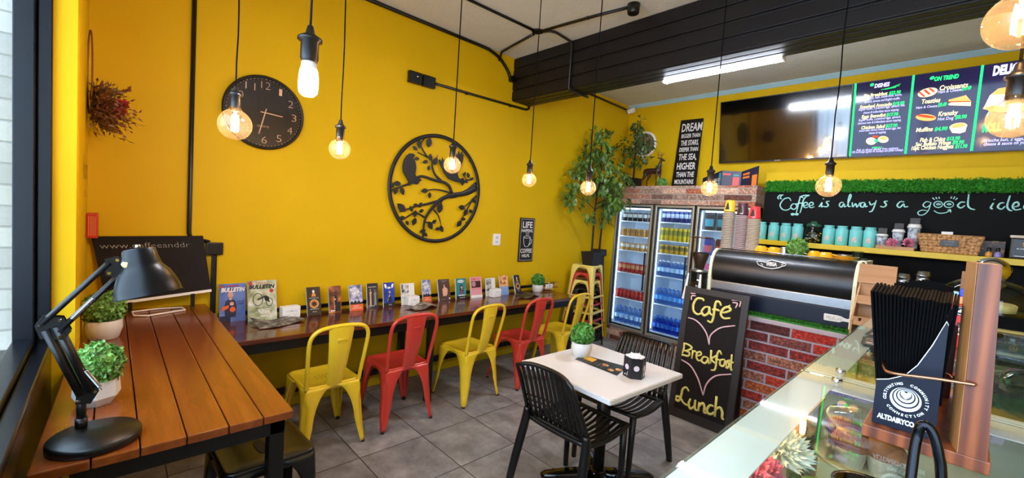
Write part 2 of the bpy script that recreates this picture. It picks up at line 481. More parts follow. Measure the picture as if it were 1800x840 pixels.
m = MB(); m.box(-5.3, -5.0, -.3, -5.0, -.40, 4.0); struct(m.build('exterior_brick_wall', BRICKW))
m = MB(); m.box(-5.3, -6.0, -.3, XR+4, -.6, -.1); struct(m.build('exterior_pavement', mat('pavement', '#9a9894', .9, var=.1)))
# beam clad in charcoal lining boards
m = MB(); m.box(WA, 3.245, 2.895, XR, 3.51, CEIL)
zs = [2.885, 3.0, 3.115, 3.23, CEIL]
for a, b in zip(zs, zs[1:]):
    m.box(WA, 3.228, a+.004, XR, 3.246, b-.018, .003)
    m.box(WA, 3.233, b-.015, XR, 3.246, b-.005, .003)
for a, b in ((3.245, 3.325), (3.33, 3.415), (3.42, 3.508)): m.box(WA, a, 2.88, XR, b-.012, 2.896, .003)
for b in (3.319, 3.409): m.box(WA, b, 2.884, XR, b+.005, 2.896, .002)
struct(m.build('beam', BEAMM))
# pale blue cornice along the back wall, sky-blue patch at the end of the beam
m = MB(); m.prism([(WA, WB, CEIL-.045), (WA, WB-.008, CEIL-.045), (WA, WB-.05, CEIL-.006), (WA, WB-.05, CEIL), (WA, WB, CEIL)], (XR-WA, 0, 0))
struct(m.build('trim_1', BLUET))
# lower back wall stands proud behind the coffee shelf; black chalk wall on it
YL = 5.35
zl = at(1500, 300, 'y', YL).z
m = MB(); m.box(-1.585, YL, 0, XR, WB, zl); struct(m.build('wall_back_lower', YEL))
zc = at(1342, 334, 'y', YL-.01).z
m = MB(); m.box(-1.58, YL-.014, 0, XR, YL, zc+.03)
chalk = m.build('wall_chalk', BLKP); struct(chalk)
# brick bulkhead, side panel and plinth round the fridges
FY = 5.07
m = MB(); m.box(WA, FY, 1.885, -1.585, WB, 2.117); struct(m.build('wall_bulkhead', BRICK))
m = MB(); m.box(WA, FY+.02, 0, -3.335, WB, 1.885); struct(m.build('trim_2', YEL_T))
m = MB(); m.box(-3.335, FY+.015, 0, -1.585, WB, .178); struct(m.build('wall_plinth', BRICK))
# black skirting rail over the bench, low skirting
m = MB(); m.box(WA, .56, .765, WA+.018, 4.15, .795, .003); struct(m.build('trim_3', BLKM))
m = MB(); m.box(WA, -.09, 0, WA+.014, 5.0, .07, .003); struct(m.build('baseboard_left', YEL_T))

# ------------------------------------------------------------------ window table, bench, white table
TZ = .875
t = thing('window_table', 'orange-brown plank-topped high table on black steel frame by the window', 'table', (-2.58, .18, 0))
e = [-.152, -.032, .071, .18, .29, .39, .486]
m = MB()
for a, b in zip(e, e[1:]): m.box(-3.545, max(a, -.092) if False else a+.0015, TZ-.028, -1.588, b-.0015, TZ, .004)
m.bm.verts.ensure_lookup_table()
for v in m.bm.verts:
    if v.co.y < -.093 and v.co.x < -2.44: v.co.y = -.093
m.build('tabletop', WOODT, t)
m = MB(); m.box(-3.53, -.075, TZ-.085, -1.615, .466, TZ-.03, .003); m.build('frame', BLKM, t)
for x, y in ((-1.665, .415), (-1.665, -.14), (-3.50, .40), (-3.50, -.07)):
    m = MB(); m.box(x, y, 0, x+.05, y+.05, TZ-.03, .003); m.build('leg', BLKM, t)

BZ = .74
t = thing('wall_bench', 'long dark cherry timber bench top on black steel legs along the yellow wall', 'bench table', (-3.27, 2.25, 0))
m = MB()
for a, b in ((-3.55, -3.36), (-3.358, -3.17), (-3.168, -2.978)): m.box(a, .56, BZ-.03, b, 3.95, BZ, .004)
m.build('tabletop', WOODB, t)
m = MB(); m.box(-3.54, .58, BZ-.10, -3.0, 3.93, BZ-.032, .003); m.build('frame', BLKM, t)
for y in (.62, 1.98, 3.84):
    for x in (-3.045, -3.53):
        m = MB(); m.box(x, y-.025, 0, x+.05, y+.025, BZ-.03, .003); m.build('leg', BLKM, t)
m = MB(); m.box(-3.515, .6, .13, -3.48, 3.86, .18, .003); m.build('stretcher', BLKM, t)

t = thing('cafe_table', 'square white laminate cafe table on black pedestal', 'table', (-1.47, 2.21, 0))
m = MB(); m.prism([(-1.815, 1.862, .70), (-1.145, 1.83, .70), (-1.105, 2.545, .70), (-1.80, 2.57, .70)], (0, 0, .029))
bmesh.ops.bevel(m.bm, geom=list(m.bm.edges), offset=.004, segments=2, affect='EDGES')
m.build('tabletop', TABW, t)
PX, PY = -1.475, 2.275
m = MB(); m.cyl((PX, PY, .03), (PX, PY, .685), .036, seg=24); m.build('pedestal', BLKM, t)
m = MB(); m.box(PX-.17, PY-.17, .68, PX+.17, PY+.17, .70, .004); m.build('mounting_plate', BLKM, t)
m = MB(); m.lathe([(.06, 0), (.062, .03), (.05, .05), (.038, .056)], (PX, PY, 0), 24)
for k in range(4):
    a = math.radians(231+90*k); d = Vector((math.cos(a), math.sin(a), 0)); s = Vector((-d.y, d.x, 0)); c = Vector((PX, PY, 0)); rows = []
    for q, w_, h in ((.03, .045, .05), (.15, .042, .046), (.27, .038, .034), (.34, .033, .024), (.365, .02, .014)):
        rows.append([m.v(c+d*q+s*w_*x+Vector((0, 0, h*z))) for x, z in ((-1, 0), (-1, .6), (-.6, 1), (.6, 1), (1, .6), (1, 0))])
    for A_, B_ in zip(rows, rows[1:]):
        for i in range(6): m.face([A_[i], A_[(i+1) % 6], B_[(i+1) % 6], B_[i]], True)
    m.face(rows[-1]); m.face(rows[0])
m.build('base', BLKG, t)
# ------------------------------------------------------------------ pressed-metal chairs and stools
def sq(w, r, n=4):
    """rounded square outline, half width w"""
    out = []
    for cx, cy, a0 in ((1, 1, 0), (-1, 1, PI/2), (-1, -1, PI), (1, -1, 1.5*PI)):
        for i in range(n+1):
            a = a0+PI/2*i/n; out.append((cx*(w-r)+r*math.cos(a), cy*(w-r)+r*math.sin(a)))
    return out
def sheet_leg(mb, top, bot, zt, zb, wt, wb, sx, sy, arch=.6, th=.003, kink=0):
    """folded sheet leg wrapping a corner: wide at the top, arched, narrow at the foot"""
    N = 22; rows = []
    for i in range(N+1):
        t = i/N; z = zt+(zb-zt)*t
        c = top+(bot-top)*t
        if t < arch:
            q = t/arch; w = wb*2.0+(wt-wb*2.0)*(1-math.sqrt(max(0, 1-(1-q)**2)))
        else: w = wb*2.0+(wb-wb*2.0)*(t-arch)/(1-arch)
        r = min(.022, w*.6); row = []
        row.append((c, c-w)); row.append((c, c-w*.55-r*.45)); row.append((c, c-r))
        for a in (PI/8, PI/4, 3*PI/8): row.append((c-r+r*math.cos(a), c-r+r*math.sin(a)))
        row += [(c-r, c), (c-w*.55-r*.45, c), (c-w, c)]
        # pressed groove down the outside of the corner
        if .18 < t < .86:
            k = .007*min(1, (t-.18)/.06, (.86-t)/.06)
            for j in (3, 4, 5): row[j] = (row[j][0]-k, row[j][1]-k)
        rows.append([(sx*x, sy*y, z) for x, y in row])
    def skin(off):
        return [[mb.v((x-sx*off, y-sy*off, z)) for x, y, z in r] for r in rows]
    A, B = skin(0), skin(th)
    for i in range(N):
        for j in range(8):
            mb.face([A[i][j], A[i][j+1], A[i+1][j+1], A[i+1][j]], True); mb.face([B[i][j], B[i+1][j], B[i+1][j+1], B[i][j+1]], True)
        mb.face([A[i][0], A[i+1][0], B[i+1][0], B[i][0]]); mb.face([A[i][8], B[i][8], B[i+1][8], A[i+1][8]])
    for r in (0, N):
        for j in range(8): mb.face([A[r][j], A[r][j+1], B[r][j+1], B[r][j]])
def metal_seat(m, hw, z, drop, r=.05):
    prof = [(1.0, -drop), (1.0, -.006), (.985, 0), (.95, .002), (.9, -.004), (.5, -.008), (.12, -.010)]
    rings = []
    for k, dz in prof:
        rings.append([m.v((x*k, y*k, z+dz)) for x, y in sq(hw, r, 5)])
    n = len(rings[0])
    for a, b in zip(rings, rings[1:]):
        for i in range(n): m.face([a[i], a[(i+1) % n], b[(i+1) % n], b[i]], True)
    m.face(rings[-1], True)
    low = [m.v((x*.97, y*.97, z-.014)) for x, y in sq(hw, r, 5)]
    inn = [m.v((x*.985, y*.985, z-drop)) for x, y in sq(hw, r, 5)]
    for i in range(n):
        j = (i+1) % n; m.face([rings[0][j], rings[0][i], inn[i], inn[j]]); m.face([inn[j], inn[i], low[i], low[j]])
    m.face(low[::-1])
def feet(lg, mb_pos):
    f = MB(); f.cyl(mb_pos, (mb_pos[0], mb_pos[1], mb_pos[2]+.014), .014, .013, 12); return f.build('foot_cap', RUB, lg, world=False)
def make_metal_chair(col):
    t = thing('metal_chair', 'x', 'chair')
    m = MB(); metal_seat(m, .18, .45, .035)
    m.mi = 1
    for i in range(-2, 3):
        for j in range(-1, 2): m.lathe([(.0045, 0), (0, .0003)], (i*.026, j*.03-.01, .4415), 8)
    m.build('seat', [col, RUB], t, world=False)
    for sx in (-1, 1):
        for sy in (-1, 1):
            m = MB(); sheet_leg(m, .181, .215, .437, .012, .176, .030, sx, sy, .6)
            lg = m.build('leg', col, t, world=False)
            feet(lg, (sx*.203, sy*.203, 0))
    p = [(-.172, -.165, .43), (-.176, -.178, .50), (-.184, -.205, .62), (-.190, -.232, .735), (-.182, -.245, .79), (-.150, -.254, .828), (-.09, -.258, .845), (0, -.26, .85)]
    p = p+[(-x, y, z) for x, y, z in p[::-1][1:]]
    m = MB(); m.tube(spline(p, 4), .0132, 10); m.build('back_hoop', col, t, world=False)
    m = MB(); rows = []
    for i in range(13):
        q = i/12; z = .44+.402*q; y = -.172-.088*q-.012*math.sin(PI*q); hw = .052+.030*q; rows.append([(x*hw, y-.010*(1-x*x), z) for x in (-1, -.92, -.85, -.5, 0, .5, .85, .92, 1)])
    for off in (0, .004):
        R = [[m.v((x, y+off-(.005 if abs(x) < .86*(.052+.03*i/12) else 0), z)) for x, y, z in r] for i, r in enumerate(rows)]
        for a, b in zip(R, R[1:]):
            for j in range(8): m.face([a[j], a[j+1], b[j+1], b[j]], True)
    m.tube([(-.028, -.272, .745), (-.026, -.274, .765), (.026, -.274, .765), (.028, -.272, .745)], .003, 6)
    m.build('splat', col, t, world=False)
    m = MB()
    for a, b in (((-.175, .175), (.175, -.175)), ((-.175, -.175), (.175, .175))):
        m.tube([(a[0], a[1], .40), (0, 0, .405), (b[0], b[1], .40)], .006, 6)
    m.build('brace', col, t, world=False)
    return t
cy = make_metal_chair(YCH); cr = make_metal_chair(RCH)
CX = -2.945
spots = [(CX+.02, 1.075, 92, cy, 'yellow metal chair nearest the window table, tucked under the bench'),
         (CX, 1.635, 91, cr, 'red metal chair between the first two yellow chairs at the bench'),
         (CX, 2.33, 95, cy, 'yellow metal chair in the middle of the bench row, between two red chairs'),
         (CX, 2.965, 93, cr, 'red metal chair beyond the middle yellow chair, behind the slatted black chair'),
         (CX+.01, 3.56, 95, cy, 'yellow metal chair at the far bench end, beside the stacked bar stools')]
seen = set()
for x, y, a, src, lb in spots:
    if src.name not in seen: seen.add(src.name); o = src; o.location = (x, y, 0); o.rotation_euler = (0, 0, math.radians(a)); tag(o, lb, 'chair', 'metal chairs along the bench')
    else: copy_tree(src, (x, y, 0), math.radians(a), lb, 'metal chairs along the bench')

def make_bar_stool(col, H, label, loc, rz, hw=.15, foot=.21, group=None, rails=(.2, .5)):
    t = thing('bar_stool', label, 'stool', loc, rz, group)
    m = MB(); metal_seat(m, hw, H, .04, .035); 
    m.mi = 1; m.prism([(x*1.0+0, y, H-.0082) for x, y in [(.045*math.cos(a)*.9+(.02 if math.cos(a) > 0 else -.02), .02*math.sin(a)) for a in [2*PI*i/20 for i in range(20)]]], (0, 0, .0006))
    m.build('seat', [col, RUB], t, world=False)
    for sx in (-1, 1):
        for sy in (-1, 1):
            m = MB(); sheet_leg(m, hw+.001, foot, H-.012, .012, hw*.9, .022, sx, sy, .32)
            lg = m.build('leg', col, t, world=False); feet(lg, (sx*(foot-.012), sy*(foot-.012), 0))
    for f in rails:
        k = (hw+.001)+(foot-hw)*(1-f)-.008; z = H*f
        m = MB()
        for a, b in (((-k, -k), (k, -k)), ((k, -k), (k, k)), ((k, k), (-k, k)), ((-k, k), (-k, -k))): m.box(min(a[0], b[0])-.006, min(a[1], b[1])-.006, z-.012, max(a[0], b[0])+.006, max(a[1], b[1])+.006, z+.012, .003)
        m.build('rail', col, t, world=False)
    return t
make_bar_stool(BLKM, .65, 'black metal stool with a slotted seat, half under the window table', (-1.84, .445, 0), .04, .155, .185)
SG = None
sx_, sy_ = -3.315, 4.50
for i, (c, lb) in enumerate(((BLKM, 'black metal bar stool at the bottom of the stool stack'), (YST, 'cream yellow bar stool second from the bottom of the stool stack'),
                             (RCH, 'red metal bar stool under the topmost stool of the stack'), (YST, 'cream yellow bar stool topmost of the stack, carrying a potted ficus'))):
    make_bar_stool(c, .76, lb, (sx_, sy_, .098*i), math.radians(12), .145+.002*i, .21, 'bar stools stacked by the fridge', (.22, .48))

# ------------------------------------------------------------------ black slatted resin chairs
def make_slat_chair(label, loc, rz):
    """front towards +y"""
    t = thing('slatted_chair', label, 'chair', loc, rz, 'black resin chairs at the white table')
    hw = .225
    def sp(x, q):  # seat surface: q 0 rear .. 1 front
        return Vector((x*(1-.02*(1-q)), -.19+.39*q, .445-.022*math.sin(PI*min(1, q*1.05))-.012*(1-(x/hw)**2)*(1 if q < .9 else .4)))
    def bp(x, q):  # back surface: q 0 bottom .. 1 top
        w = 1-.14*q
        return Vector((x*w, -.195-.11*q-.02*q*q+.035*(x/hw)**2*(.3+q*.7)*-1+.03, 0.44+.37*q-.025*q*abs(x/hw)**4))
    m = MB()
    fr = [sp(-hw, i/10) for i in range(11)]+[sp(-hw+2*hw*i/8, 1) for i in range(1, 9)]+[sp(hw, 1-i/10) for i in range(1, 11)]
    m.tube(fr, .014, 8); m.tube([sp(-hw+2*hw*i/8, 0) for i in range(9)], .014, 8)
    m.build('seat_frame', BLK, t, world=False)
    for k in range(11):
        x = -.19+.038*k
        m = MB(); m.tube([sp(x, i/10) for i in range(11)], .0125, 6, flat=(0, 0, 1)); m.build('seat_slat', BLK, t, world=False)
    m = MB()
    fr = [bp(-hw, i/8) for i in range(9)]+[bp(-hw+2*hw*i/10, 1) for i in range(1, 11)]+[bp(hw, 1-i/8) for i in range(1, 9)]
    m.tube(fr, .0125, 8); m.tube([bp(-hw+2*hw*i/8, 0) for i in range(9)], .014, 8)
    m.build('back_frame', BLK, t, world=False)
    for k in range(12):
        x = -.193+.0351*k
        m = MB(); m.tube([bp(x, i/8) for i in range(9)], .0142, 6, flat=(0, 1, 0)); m.build('back_slat', BLK, t, world=False)
    m = MB()
    for q in (.12, .22, .32, .42): m.tube([bp(-hw+2*hw*i/10, q)+Vector((0, .004, 0)) for i in range(11)], .006, 6)
    m.build('cross_lattice', BLK, t, world=False)
    for sx in (-1, 1):
        m = MB(); m.tube([(sx*.205, .185, .44), (sx*.205, .19, .22), (sx*.205, .195, 0)], [.022, .019, .016], 8); m.build('leg', BLK, t, world=False)
        m = MB(); m.tube(spline([(sx*.215, -.20, .50), (sx*.22, -.205, .42), (sx*.235, -.25, .22), (sx*.25, -.295, 0)], 4), [.02+.006*math.sin(PI*i/12) for i in range(13)], 8); m.build('leg', BLK, t, world=False)
    return t
make_slat_chair('black slatted resin chair nearest the camera, its back to us, under the white table', (-1.475, 2.012, 0), 0)
make_slat_chair('black slatted resin chair on the far side of the white table by the chalkboard', (-1.515, 2.535, 0), PI+.03)
# ------------------------------------------------------------------ lamps
WARM = glow('filament_glow', '#ffd29c', 380*EM)
WARMC = glow('bulb_stem_glow', '#ffd9a0', 12*EM)
CFLG = glow('white_bulb_glow', '#f8f6ff', 75*EM)
TUBEG = glow('tube_glow', '#e6eeff', 75*EM)
SMOKE = mat('smoked_bakelite', '#0c0908', .35, var=.1, coat=.15)
CORD = mat('black_cord', '#070606', .85, spec=.1)
def pendant(px, py, dia_px, label, dia=.095, rose=True, cord_kink=0.0, top=None):
    """globe bulb on a black cord; placed on the sight line at the distance its size gives"""
    depth = _f*dia/dia_px
    d = (px-900)/_f*RT - (py-420)/_f*UP + FW
    p = Vector((0, 0, CH)) + d*depth
    R = dia/2
    t = thing('pendant_bulb', label, 'pendant light', p, 0, 'bare filament pendant bulbs')
    top = top or CEIL
    zc = p.z
    m = MB(); zt = R*1.55+.052
    pts = [(p.x+cord_kink*math.sin(i*1.7)*(i/12), p.y+cord_kink*math.cos(i*1.3)*(i/12), top-(top-zc-zt)*i/12) for i in range(13)]
    pts[-1] = (p.x, p.y, zc+zt)
    m.tube(pts, .0032, 6); m.build('cord', CORD, t)
    m = MB(); m.lathe([(.004, .105), (.008, .10), (.011, .085), (.017, .078), (.024, .073), (.0245, .066), (.0185, .062), (.0185, .02), (.0165, .012), (.0165, 0)], (p.x, p.y, zc+R*1.5-.04), 20); m.build('lamp_holder', SMOKE, t)
    prof = []
    for i in range(25):
        a = PI*i/24*.86; prof.append((max(.0001, R*math.sin(a)), -R*math.cos(a)))
    prof += [(.019, R*1.12), (.0155, R*1.28), (.0155, R*1.42)]
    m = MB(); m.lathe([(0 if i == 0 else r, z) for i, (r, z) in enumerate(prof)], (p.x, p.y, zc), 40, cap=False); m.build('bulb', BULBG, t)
    m = MB()
    n = 6; fr = R*.20
    for k in range(n):
        a = 2*PI*k/n; m.tube([(p.x+fr*math.cos(a), p.y+fr*math.sin(a), zc-R*.45), (p.x+fr*1.05*math.cos(a), p.y+fr*1.05*math.sin(a), zc+R*.1), (p.x+fr*.8*math.cos(a+.2), p.y+fr*.8*math.sin(a+.2), zc+R*.62)], .0013, 5)
    m.build('filament', WARM, t)
    m = MB(); m.cyl((p.x, p.y, zc+R*.1), (p.x, p.y, zc+R*1.3), .004, .007, 10); m.build('glass_stem', WARMC, t)
    if rose:
        m = MB(); m.lathe([(.012, -.085), (.03, -.075), (.04, -.04), (.045, 0)], (p.x, p.y, top), 20); m.build('ceiling_rose', BLK, t)
    return p
pendant(413, 219, 53, 'globe filament bulb hanging in front of the round clock', .125, False, .004)
pendant(597, 262, 36, 'globe filament bulb hanging right of the bright white bulb', .095, False, .003)
pendant(795, 290, 30, 'globe filament bulb hanging in front of the round metal tree art', .095)
pendant(930, 316, 25, 'globe filament bulb hanging just right of the tree art, over the coffee sign', .095, True)
pendant(1034, 330, 27, 'globe filament bulb hanging in front of the tall ficus', .095, False)
pendant(1247, 331, 28, 'globe filament bulb hanging in front of the brick bulkhead', .095, False)
pendant(1456, 327, 38, 'globe filament bulb hanging in front of the moss strip', .11, False, .004)
pendant(1781, 208, 68, 'globe filament bulb hanging in front of the burger on the menu screen', .095, False)
pendant(1794, 36, 96, 'largest globe bulb, hanging above the one before the menu screen', .125, False)
# white capsule bulb
d = (543-900)/_f*RT - (122-420)/_f*UP + FW
p = Vector((0, 0, CH)) + d*1.72
t = thing('white_bulb_pendant', 'lit white capsule bulb in a black bakelite holder, beside the clock', 'pendant light', p)
m = MB(); m.tube([(p.x, p.y, CEIL), (p.x+.006, p.y, p.z+.6), (p.x, p.y, p.z+.155)], .005, 8); m.build('cord', BLK, t)
m = MB(); m.lathe([(.006, .175), (.012, .168), (.018, .14), (.046, .122), (.047, .112), (.034, .106), (.034, .04), (.030, .034), (.030, .028)], p, 24); m.build('lamp_holder', SMOKE, t)
m = MB(); m.lathe([(.028, .03), (.031, .0), (.031, -.002)], p, 24); m.build('bulb_collar', WHT, t)
m = MB(); m.lathe([(.032, -.002), (.036, -.03), (.0365, -.07), (.034, -.092), (.022, -.105), (0, -.108)], p, 24, cap=False); m.build('bulb', CFLG, t)
# twin tube batten under the beam
t = thing('tube_light', 'lit white twin tube batten fixed along the back of the dark beam', 'ceiling light', (-1.46, 3.55, 2.9))
m = MB(); m.box(-1.94, 3.512, 2.918, -1.02, 3.60, 2.95, .003); m.box(-1.945, 3.52, 2.874, -1.93, 3.60, 2.918, .003); m.box(-1.03, 3.52, 2.874, -1.015, 3.60, 2.918, .003); m.build('batten', WHT, t)
for y, z in ((3.538, 2.878), (3.582, 2.890)):
    m = MB(); m.cyl((-1.93, y, z), (-1.03, y, z), .0125, seg=16); m.build('tube', TUBEG, t)

# ------------------------------------------------------------------ conduits, boxes and roses
def conduit(name, label, pts, r=.012, clips=(), cat='conduit'):
    m = MB(); m.tube(pts, r, 8)
    for c in clips: m.box(c[0]-.012, c[1]-.012, c[2]-.012, c[0]+.012, c[1]+.012, c[2]+.012, .004)
    return tag(m.build(name, BLKM), label, cat)
xw = WA+.013
conduit('vertical_conduit', 'black conduit running up the yellow wall left of the clock', [(xw, .385, CEIL), (xw, .385, 1.36), (xw, .40, 1.325), (xw, .50, 1.30)], .0135)
conduit('ceiling_edge_conduit', 'black conduit along the ceiling edge of the yellow wall, bending down at the beam', [(xw, -.05, CEIL-.016), (xw, 2.75, CEIL-.016)]+spline([(xw, 2.86, CEIL-.02), (xw, 3.0, CEIL-.06), (xw, 3.12, CEIL-.15), (xw, 3.17, CEIL-.22)], 5), .017)
t = thing('conduit_fitting', 'black elbow fitting where the ceiling edge conduit meets the beam', 'conduit fitting', (xw+.01, 3.19, CEIL-.26))
m = MB(); m.box(WA+.001, 3.155, CEIL-.27, WA+.05, 3.222, CEIL-.205, .01); m.build('fitting_body', BLKM, t)
m = MB(); m.cyl((WA+.05, 3.19, CEIL-.237), (WA+.056, 3.19, CEIL-.237), .014, seg=12); m.build('screw_cap', BLKM, t)
pr_ = Vector((-2.884, 2.875, CEIL))
t = thing('conduit_junction', 'black round junction box on the ceiling by the beam where conduits meet', 'junction box', pr_)
m = MB(); m.lathe([(.05, -.012), (.055, -.01), (.055, 0)], pr_, 20); m.build('base_plate', BLKM, t)
jj = [Vector((xw, 3.0, CEIL-.09)), Vector((-3.50, 2.98, CEIL-.02)), Vector((-3.3, 2.945, CEIL-.014)), Vector((-2.94, 2.88, CEIL-.014))]
conduit('ceiling_conduit', 'short black conduit from the wall corner to the ceiling junction by the beam', jj, .012)
conduit('ceiling_conduit', 'black conduit running from the upper picture edge along the ceiling to the junction', [(-2.915, .6, CEIL-.013), (-2.908, 2.0, CEIL-.013), (-2.884, 2.82, CEIL-.013)], .0125)
conduit('ceiling_conduit', 'black conduit along the ceiling in front of the beam, ending at a round box', [(-2.83, 2.88, CEIL-.013), (-2.3, 2.94, CEIL-.013), (-1.99, 2.99, CEIL-.013)], .0125, [(-2.35, 2.935, CEIL-.013)])
m = MB(); m.lathe([(.04, -.075), (.045, -.07), (.05, 0)], (-1.95, 2.995, CEIL), 20); tag(m.build('ceiling_conduit_box', BLKM), 'black round box at the end of the ceiling conduit, against the beam top', 'junction box')
bx = -2.745
conduit('beam_conduit', 'black conduit dropping down the beam face and turning under it', [(-2.83, 2.90, CEIL-.013), (bx-.03, 2.93, CEIL-.013), (bx, 2.98, CEIL-.016), (bx, 3.2, CEIL-.03), (bx, 3.213, CEIL-.06), (bx, 3.213, 2.885), (bx, 3.22, 2.868), (bx, 3.5, 2.866), (bx-.01, 3.53, 2.87)], .012)
t = thing('wall_power_box', 'black double box on the yellow wall above the tree art', 'power box', (WA, 2.075, 2.81))
for y in (1.94, 2.083):
    m = MB(); m.box(WA+.001, y, 2.757, WA+.045, y+.132, 2.862, .008); b = m.build('box_half', BLKM, t)
m = MB(); m.cyl((WA+.045, 2.02, 2.82), (WA+.048, 2.02, 2.82), .006, seg=10); m.build('indicator', WHT, t)
conduit('sloping_conduit', 'black conduit from the double wall box to under the beam', [(xw, 2.21, 2.815), (xw, 3.38, 2.832)]+[(xw, 3.45, 2.835), (xw+.01, 3.48, 2.85), (xw+.01, 3.485, 2.875)], .013, [(xw, 2.6, 2.812), (xw, 3.2, 2.822)])
conduit('ceiling_conduit', 'black conduit along the yellow wall from behind the beam to the security camera', [(xw, 3.53, CEIL-.05), (xw, 4.9, CEIL-.06), (xw+.02, 5.45, CEIL-.08)], .014, [(xw, 5.1, CEIL-.065)])
t = thing('security_camera', 'small white security camera in the ceiling corner', 'camera', (-3.49, 5.54, 3.25))
m = MB(); m.cyl((-3.50, 5.60, 3.25), (-3.49, 5.52, 3.245), .02, .024, 16); m.build('camera_mount', WHT, t)
m = MB(); m.cyl((-3.44, 5.53, 3.27), (-3.53, 5.47, 3.225), .034, .034, 20); m.build('housing', WHT, t)
m = MB(); m.cyl((-3.53, 5.47, 3.225), (-3.534, 5.467, 3.223), .026, .026, 20); m.build('lens', BLKG, t)
t = thing('wall_socket', 'black socket box at the end of the conduit, right of the leaning chalkboard', 'socket', (WA, .53, 1.255))
m = MB(); m.box(WA+.001, .48, 1.212, WA+.035, .578, 1.298, .006); m.build('socket_plate', BLK, t)
m = MB(); m.box(WA+.001, .513, .80, WA+.02, .545, 1.213, .003); m.build('cable_duct', BLK, t)
t = thing('wall_switch', 'white outlet plate on the yellow wall left of the coffee sign', 'outlet', (WA, 3.13, 1.34))
m = MB(); m.box(WA+.001, 3.077, 1.275, WA+.014, 3.184, 1.405, .005); m.build('plate', WHT, t)
for z in (1.315, 1.365):
    m = MB(); m.box(WA+.014, 3.115, z-.012, WA+.017, 3.146, z+.012, .001); m.build('rocker', mat('warm_grey_plastic', '#c9c4bb', .4), t)

# ------------------------------------------------------------------ round clock
cy0, cz0, cR = .808, 2.242, .262
t = thing('wall_clock', 'large round black wall clock with copper numerals', 'clock', (WA, cy0, cz0))
RX = Matrix.Rotation(PI/2, 4, 'Y')
m = MB(); m.lathe([(cR-.01, .002), (cR, .008), (cR, .035), (cR-.006, .043), (cR-.016, .043), (cR-.02, .034)], (WA, cy0, cz0), 64, RX, cap=False); m.build('rim', BLKM, t)
m = MB(); m.lathe([(0, .030), (cR-.018, .030)], (WA, cy0, cz0), 64, RX, cap=False); m.build('dial', mat('clock_dial', '#1a1618', .35, var=.05), t)
m = MB(); U, W_ = Vector((0, 1, 0)), Vector((0, 0, 1)); xd = WA+.0315
cnum = {'12': (12, 0), '1': (1, 0), '2': (2, 0), '3': (3, 0), '4': (4, 0), '5': (5, 0), '6': (6, 0), '7': (7, 0), '8': (8, 0), '9': (9, 0), '10': (10, 0), '11': (11, 0)}
for s, (h, _) in cnum.items():
    a = PI/2-h*PI/6; r = cR*.74
    m.text(s, (xd, cy0+r*math.cos(a), cz0+r*math.sin(a)-.026), U, W_, .052, .02 if s in '1' else (.034 if len(s) == 1 else .06), bold=-.022, align='C')
for i in range(60):
    a = 2*PI*i/60; r = cR*.905
    m.lathe([(.0032 if i % 5 else .0045, 0), (0, .0006)], (xd, cy0+r*math.cos(a), cz0+r*math.sin(a)), 6, RX)
m.text('QUARTZ', (xd, cy0-.01, cz0-.105), U, W_, .013, bold=-.01, align='C')
m.build('numerals', mat('rose_gold_ink', '#d9b090', .45, var=.05), t, recalc=False)
for a, L, b, nm in ((-.06, .115, .03, 'hour_hand'), (-1.80, .16, .03, 'minute_hand')):
    m = MB(); dy, dz = math.cos(a), math.sin(a); zc = xd+.004
    m.tube([(zc, cy0-dy*b, cz0-dz*b), (zc, cy0+dy*L, cz0+dz*L)], .0042, 6, flat=(1, 0, 0)); m.build(nm, MC['rose_gold_ink'], t)
m = MB(); m.lathe([(0, .046), (cR-.02, .043)], (WA, cy0, cz0), 64, RX, cap=False); m.build('cover_glass', glass('clock_glass', '#ffffff', .02, boost=1.0), t)

# ------------------------------------------------------------------ round metal tree art with two birds
ay, az, aR = 2.313, 1.828, .523
t = thing('metal_wall_art', 'round black metal wall art of a leafy branch with two birds', 'wall art', (WA, ay, az))
ARTM = mat('matt_black_steel', '#161312', .5, var=.1)
def A(cx, cy): 
    p = at(650+cx/2.2105, 100+cy/2.2105, 'x', WA+.028); return Vector((WA+.028, p.y, p.z))
m = MB(); m.lathe([(aR-.034, .022), (aR, .022), (aR, .030), (aR-.034, .030), (aR-.034, .022)], (WA, ay, az), 72, RX, cap=False)
for a in (.7, 2.4, 3.9, 5.6): m.cyl((WA, ay+.5*math.cos(a), az+.5*math.sin(a)), (WA+.025, ay+.5*math.cos(a), az+.5*math.sin(a)), .008, seg=8)
m.build('ring', ARTM, t)
m = MB()
def br(pts, r0, r1):
    P = spline([A(*p) for p in pts], 4); n = len(P); m.tube(P, [r0+(r1-r0)*i/(n-1) for i in range(n)], 8, flat=(1, 0, 0))
br([(415, 508), (385, 525), (355, 533), (315, 538), (275, 555), (240, 590), (215, 630), (207, 680), (208, 710)], .030, .008)
br([(415, 490), (380, 520), (330, 540), (300, 540)], .018, .020)
br([(318, 530), (310, 505), (290, 488), (250, 478), (205, 464), (180, 470)], .019, .010)
br([(285, 488), (255, 460), (243, 430), (240, 400), (215, 385), (185, 370)], .014, .005)
br([(222, 388), (205, 360), (198, 340), (212, 318), (225, 310)], .010, .004)
br([(240, 415), (255, 400), (265, 380)], .007, .003)
br([(195, 475), (160, 490), (120, 505), (78, 520)], .013, .006)
br([(320, 530), (285, 520), (250, 515), (215, 520)], .010, .004)
br([(270, 558), (220, 572), (180, 580), (150, 590), (115, 603)], .013, .004)
br([(215, 625), (180, 605), (160, 612), (120, 635), (105, 615)], .010, .004)
br([(245, 590), (265, 615), (275, 645), (280, 668)], .010, .003)
br([(300, 545), (280, 560), (268, 600)], .009, .004)
br([(415, 540), (395, 560), (380, 590), (360, 625), (345, 655)], .012, .004)
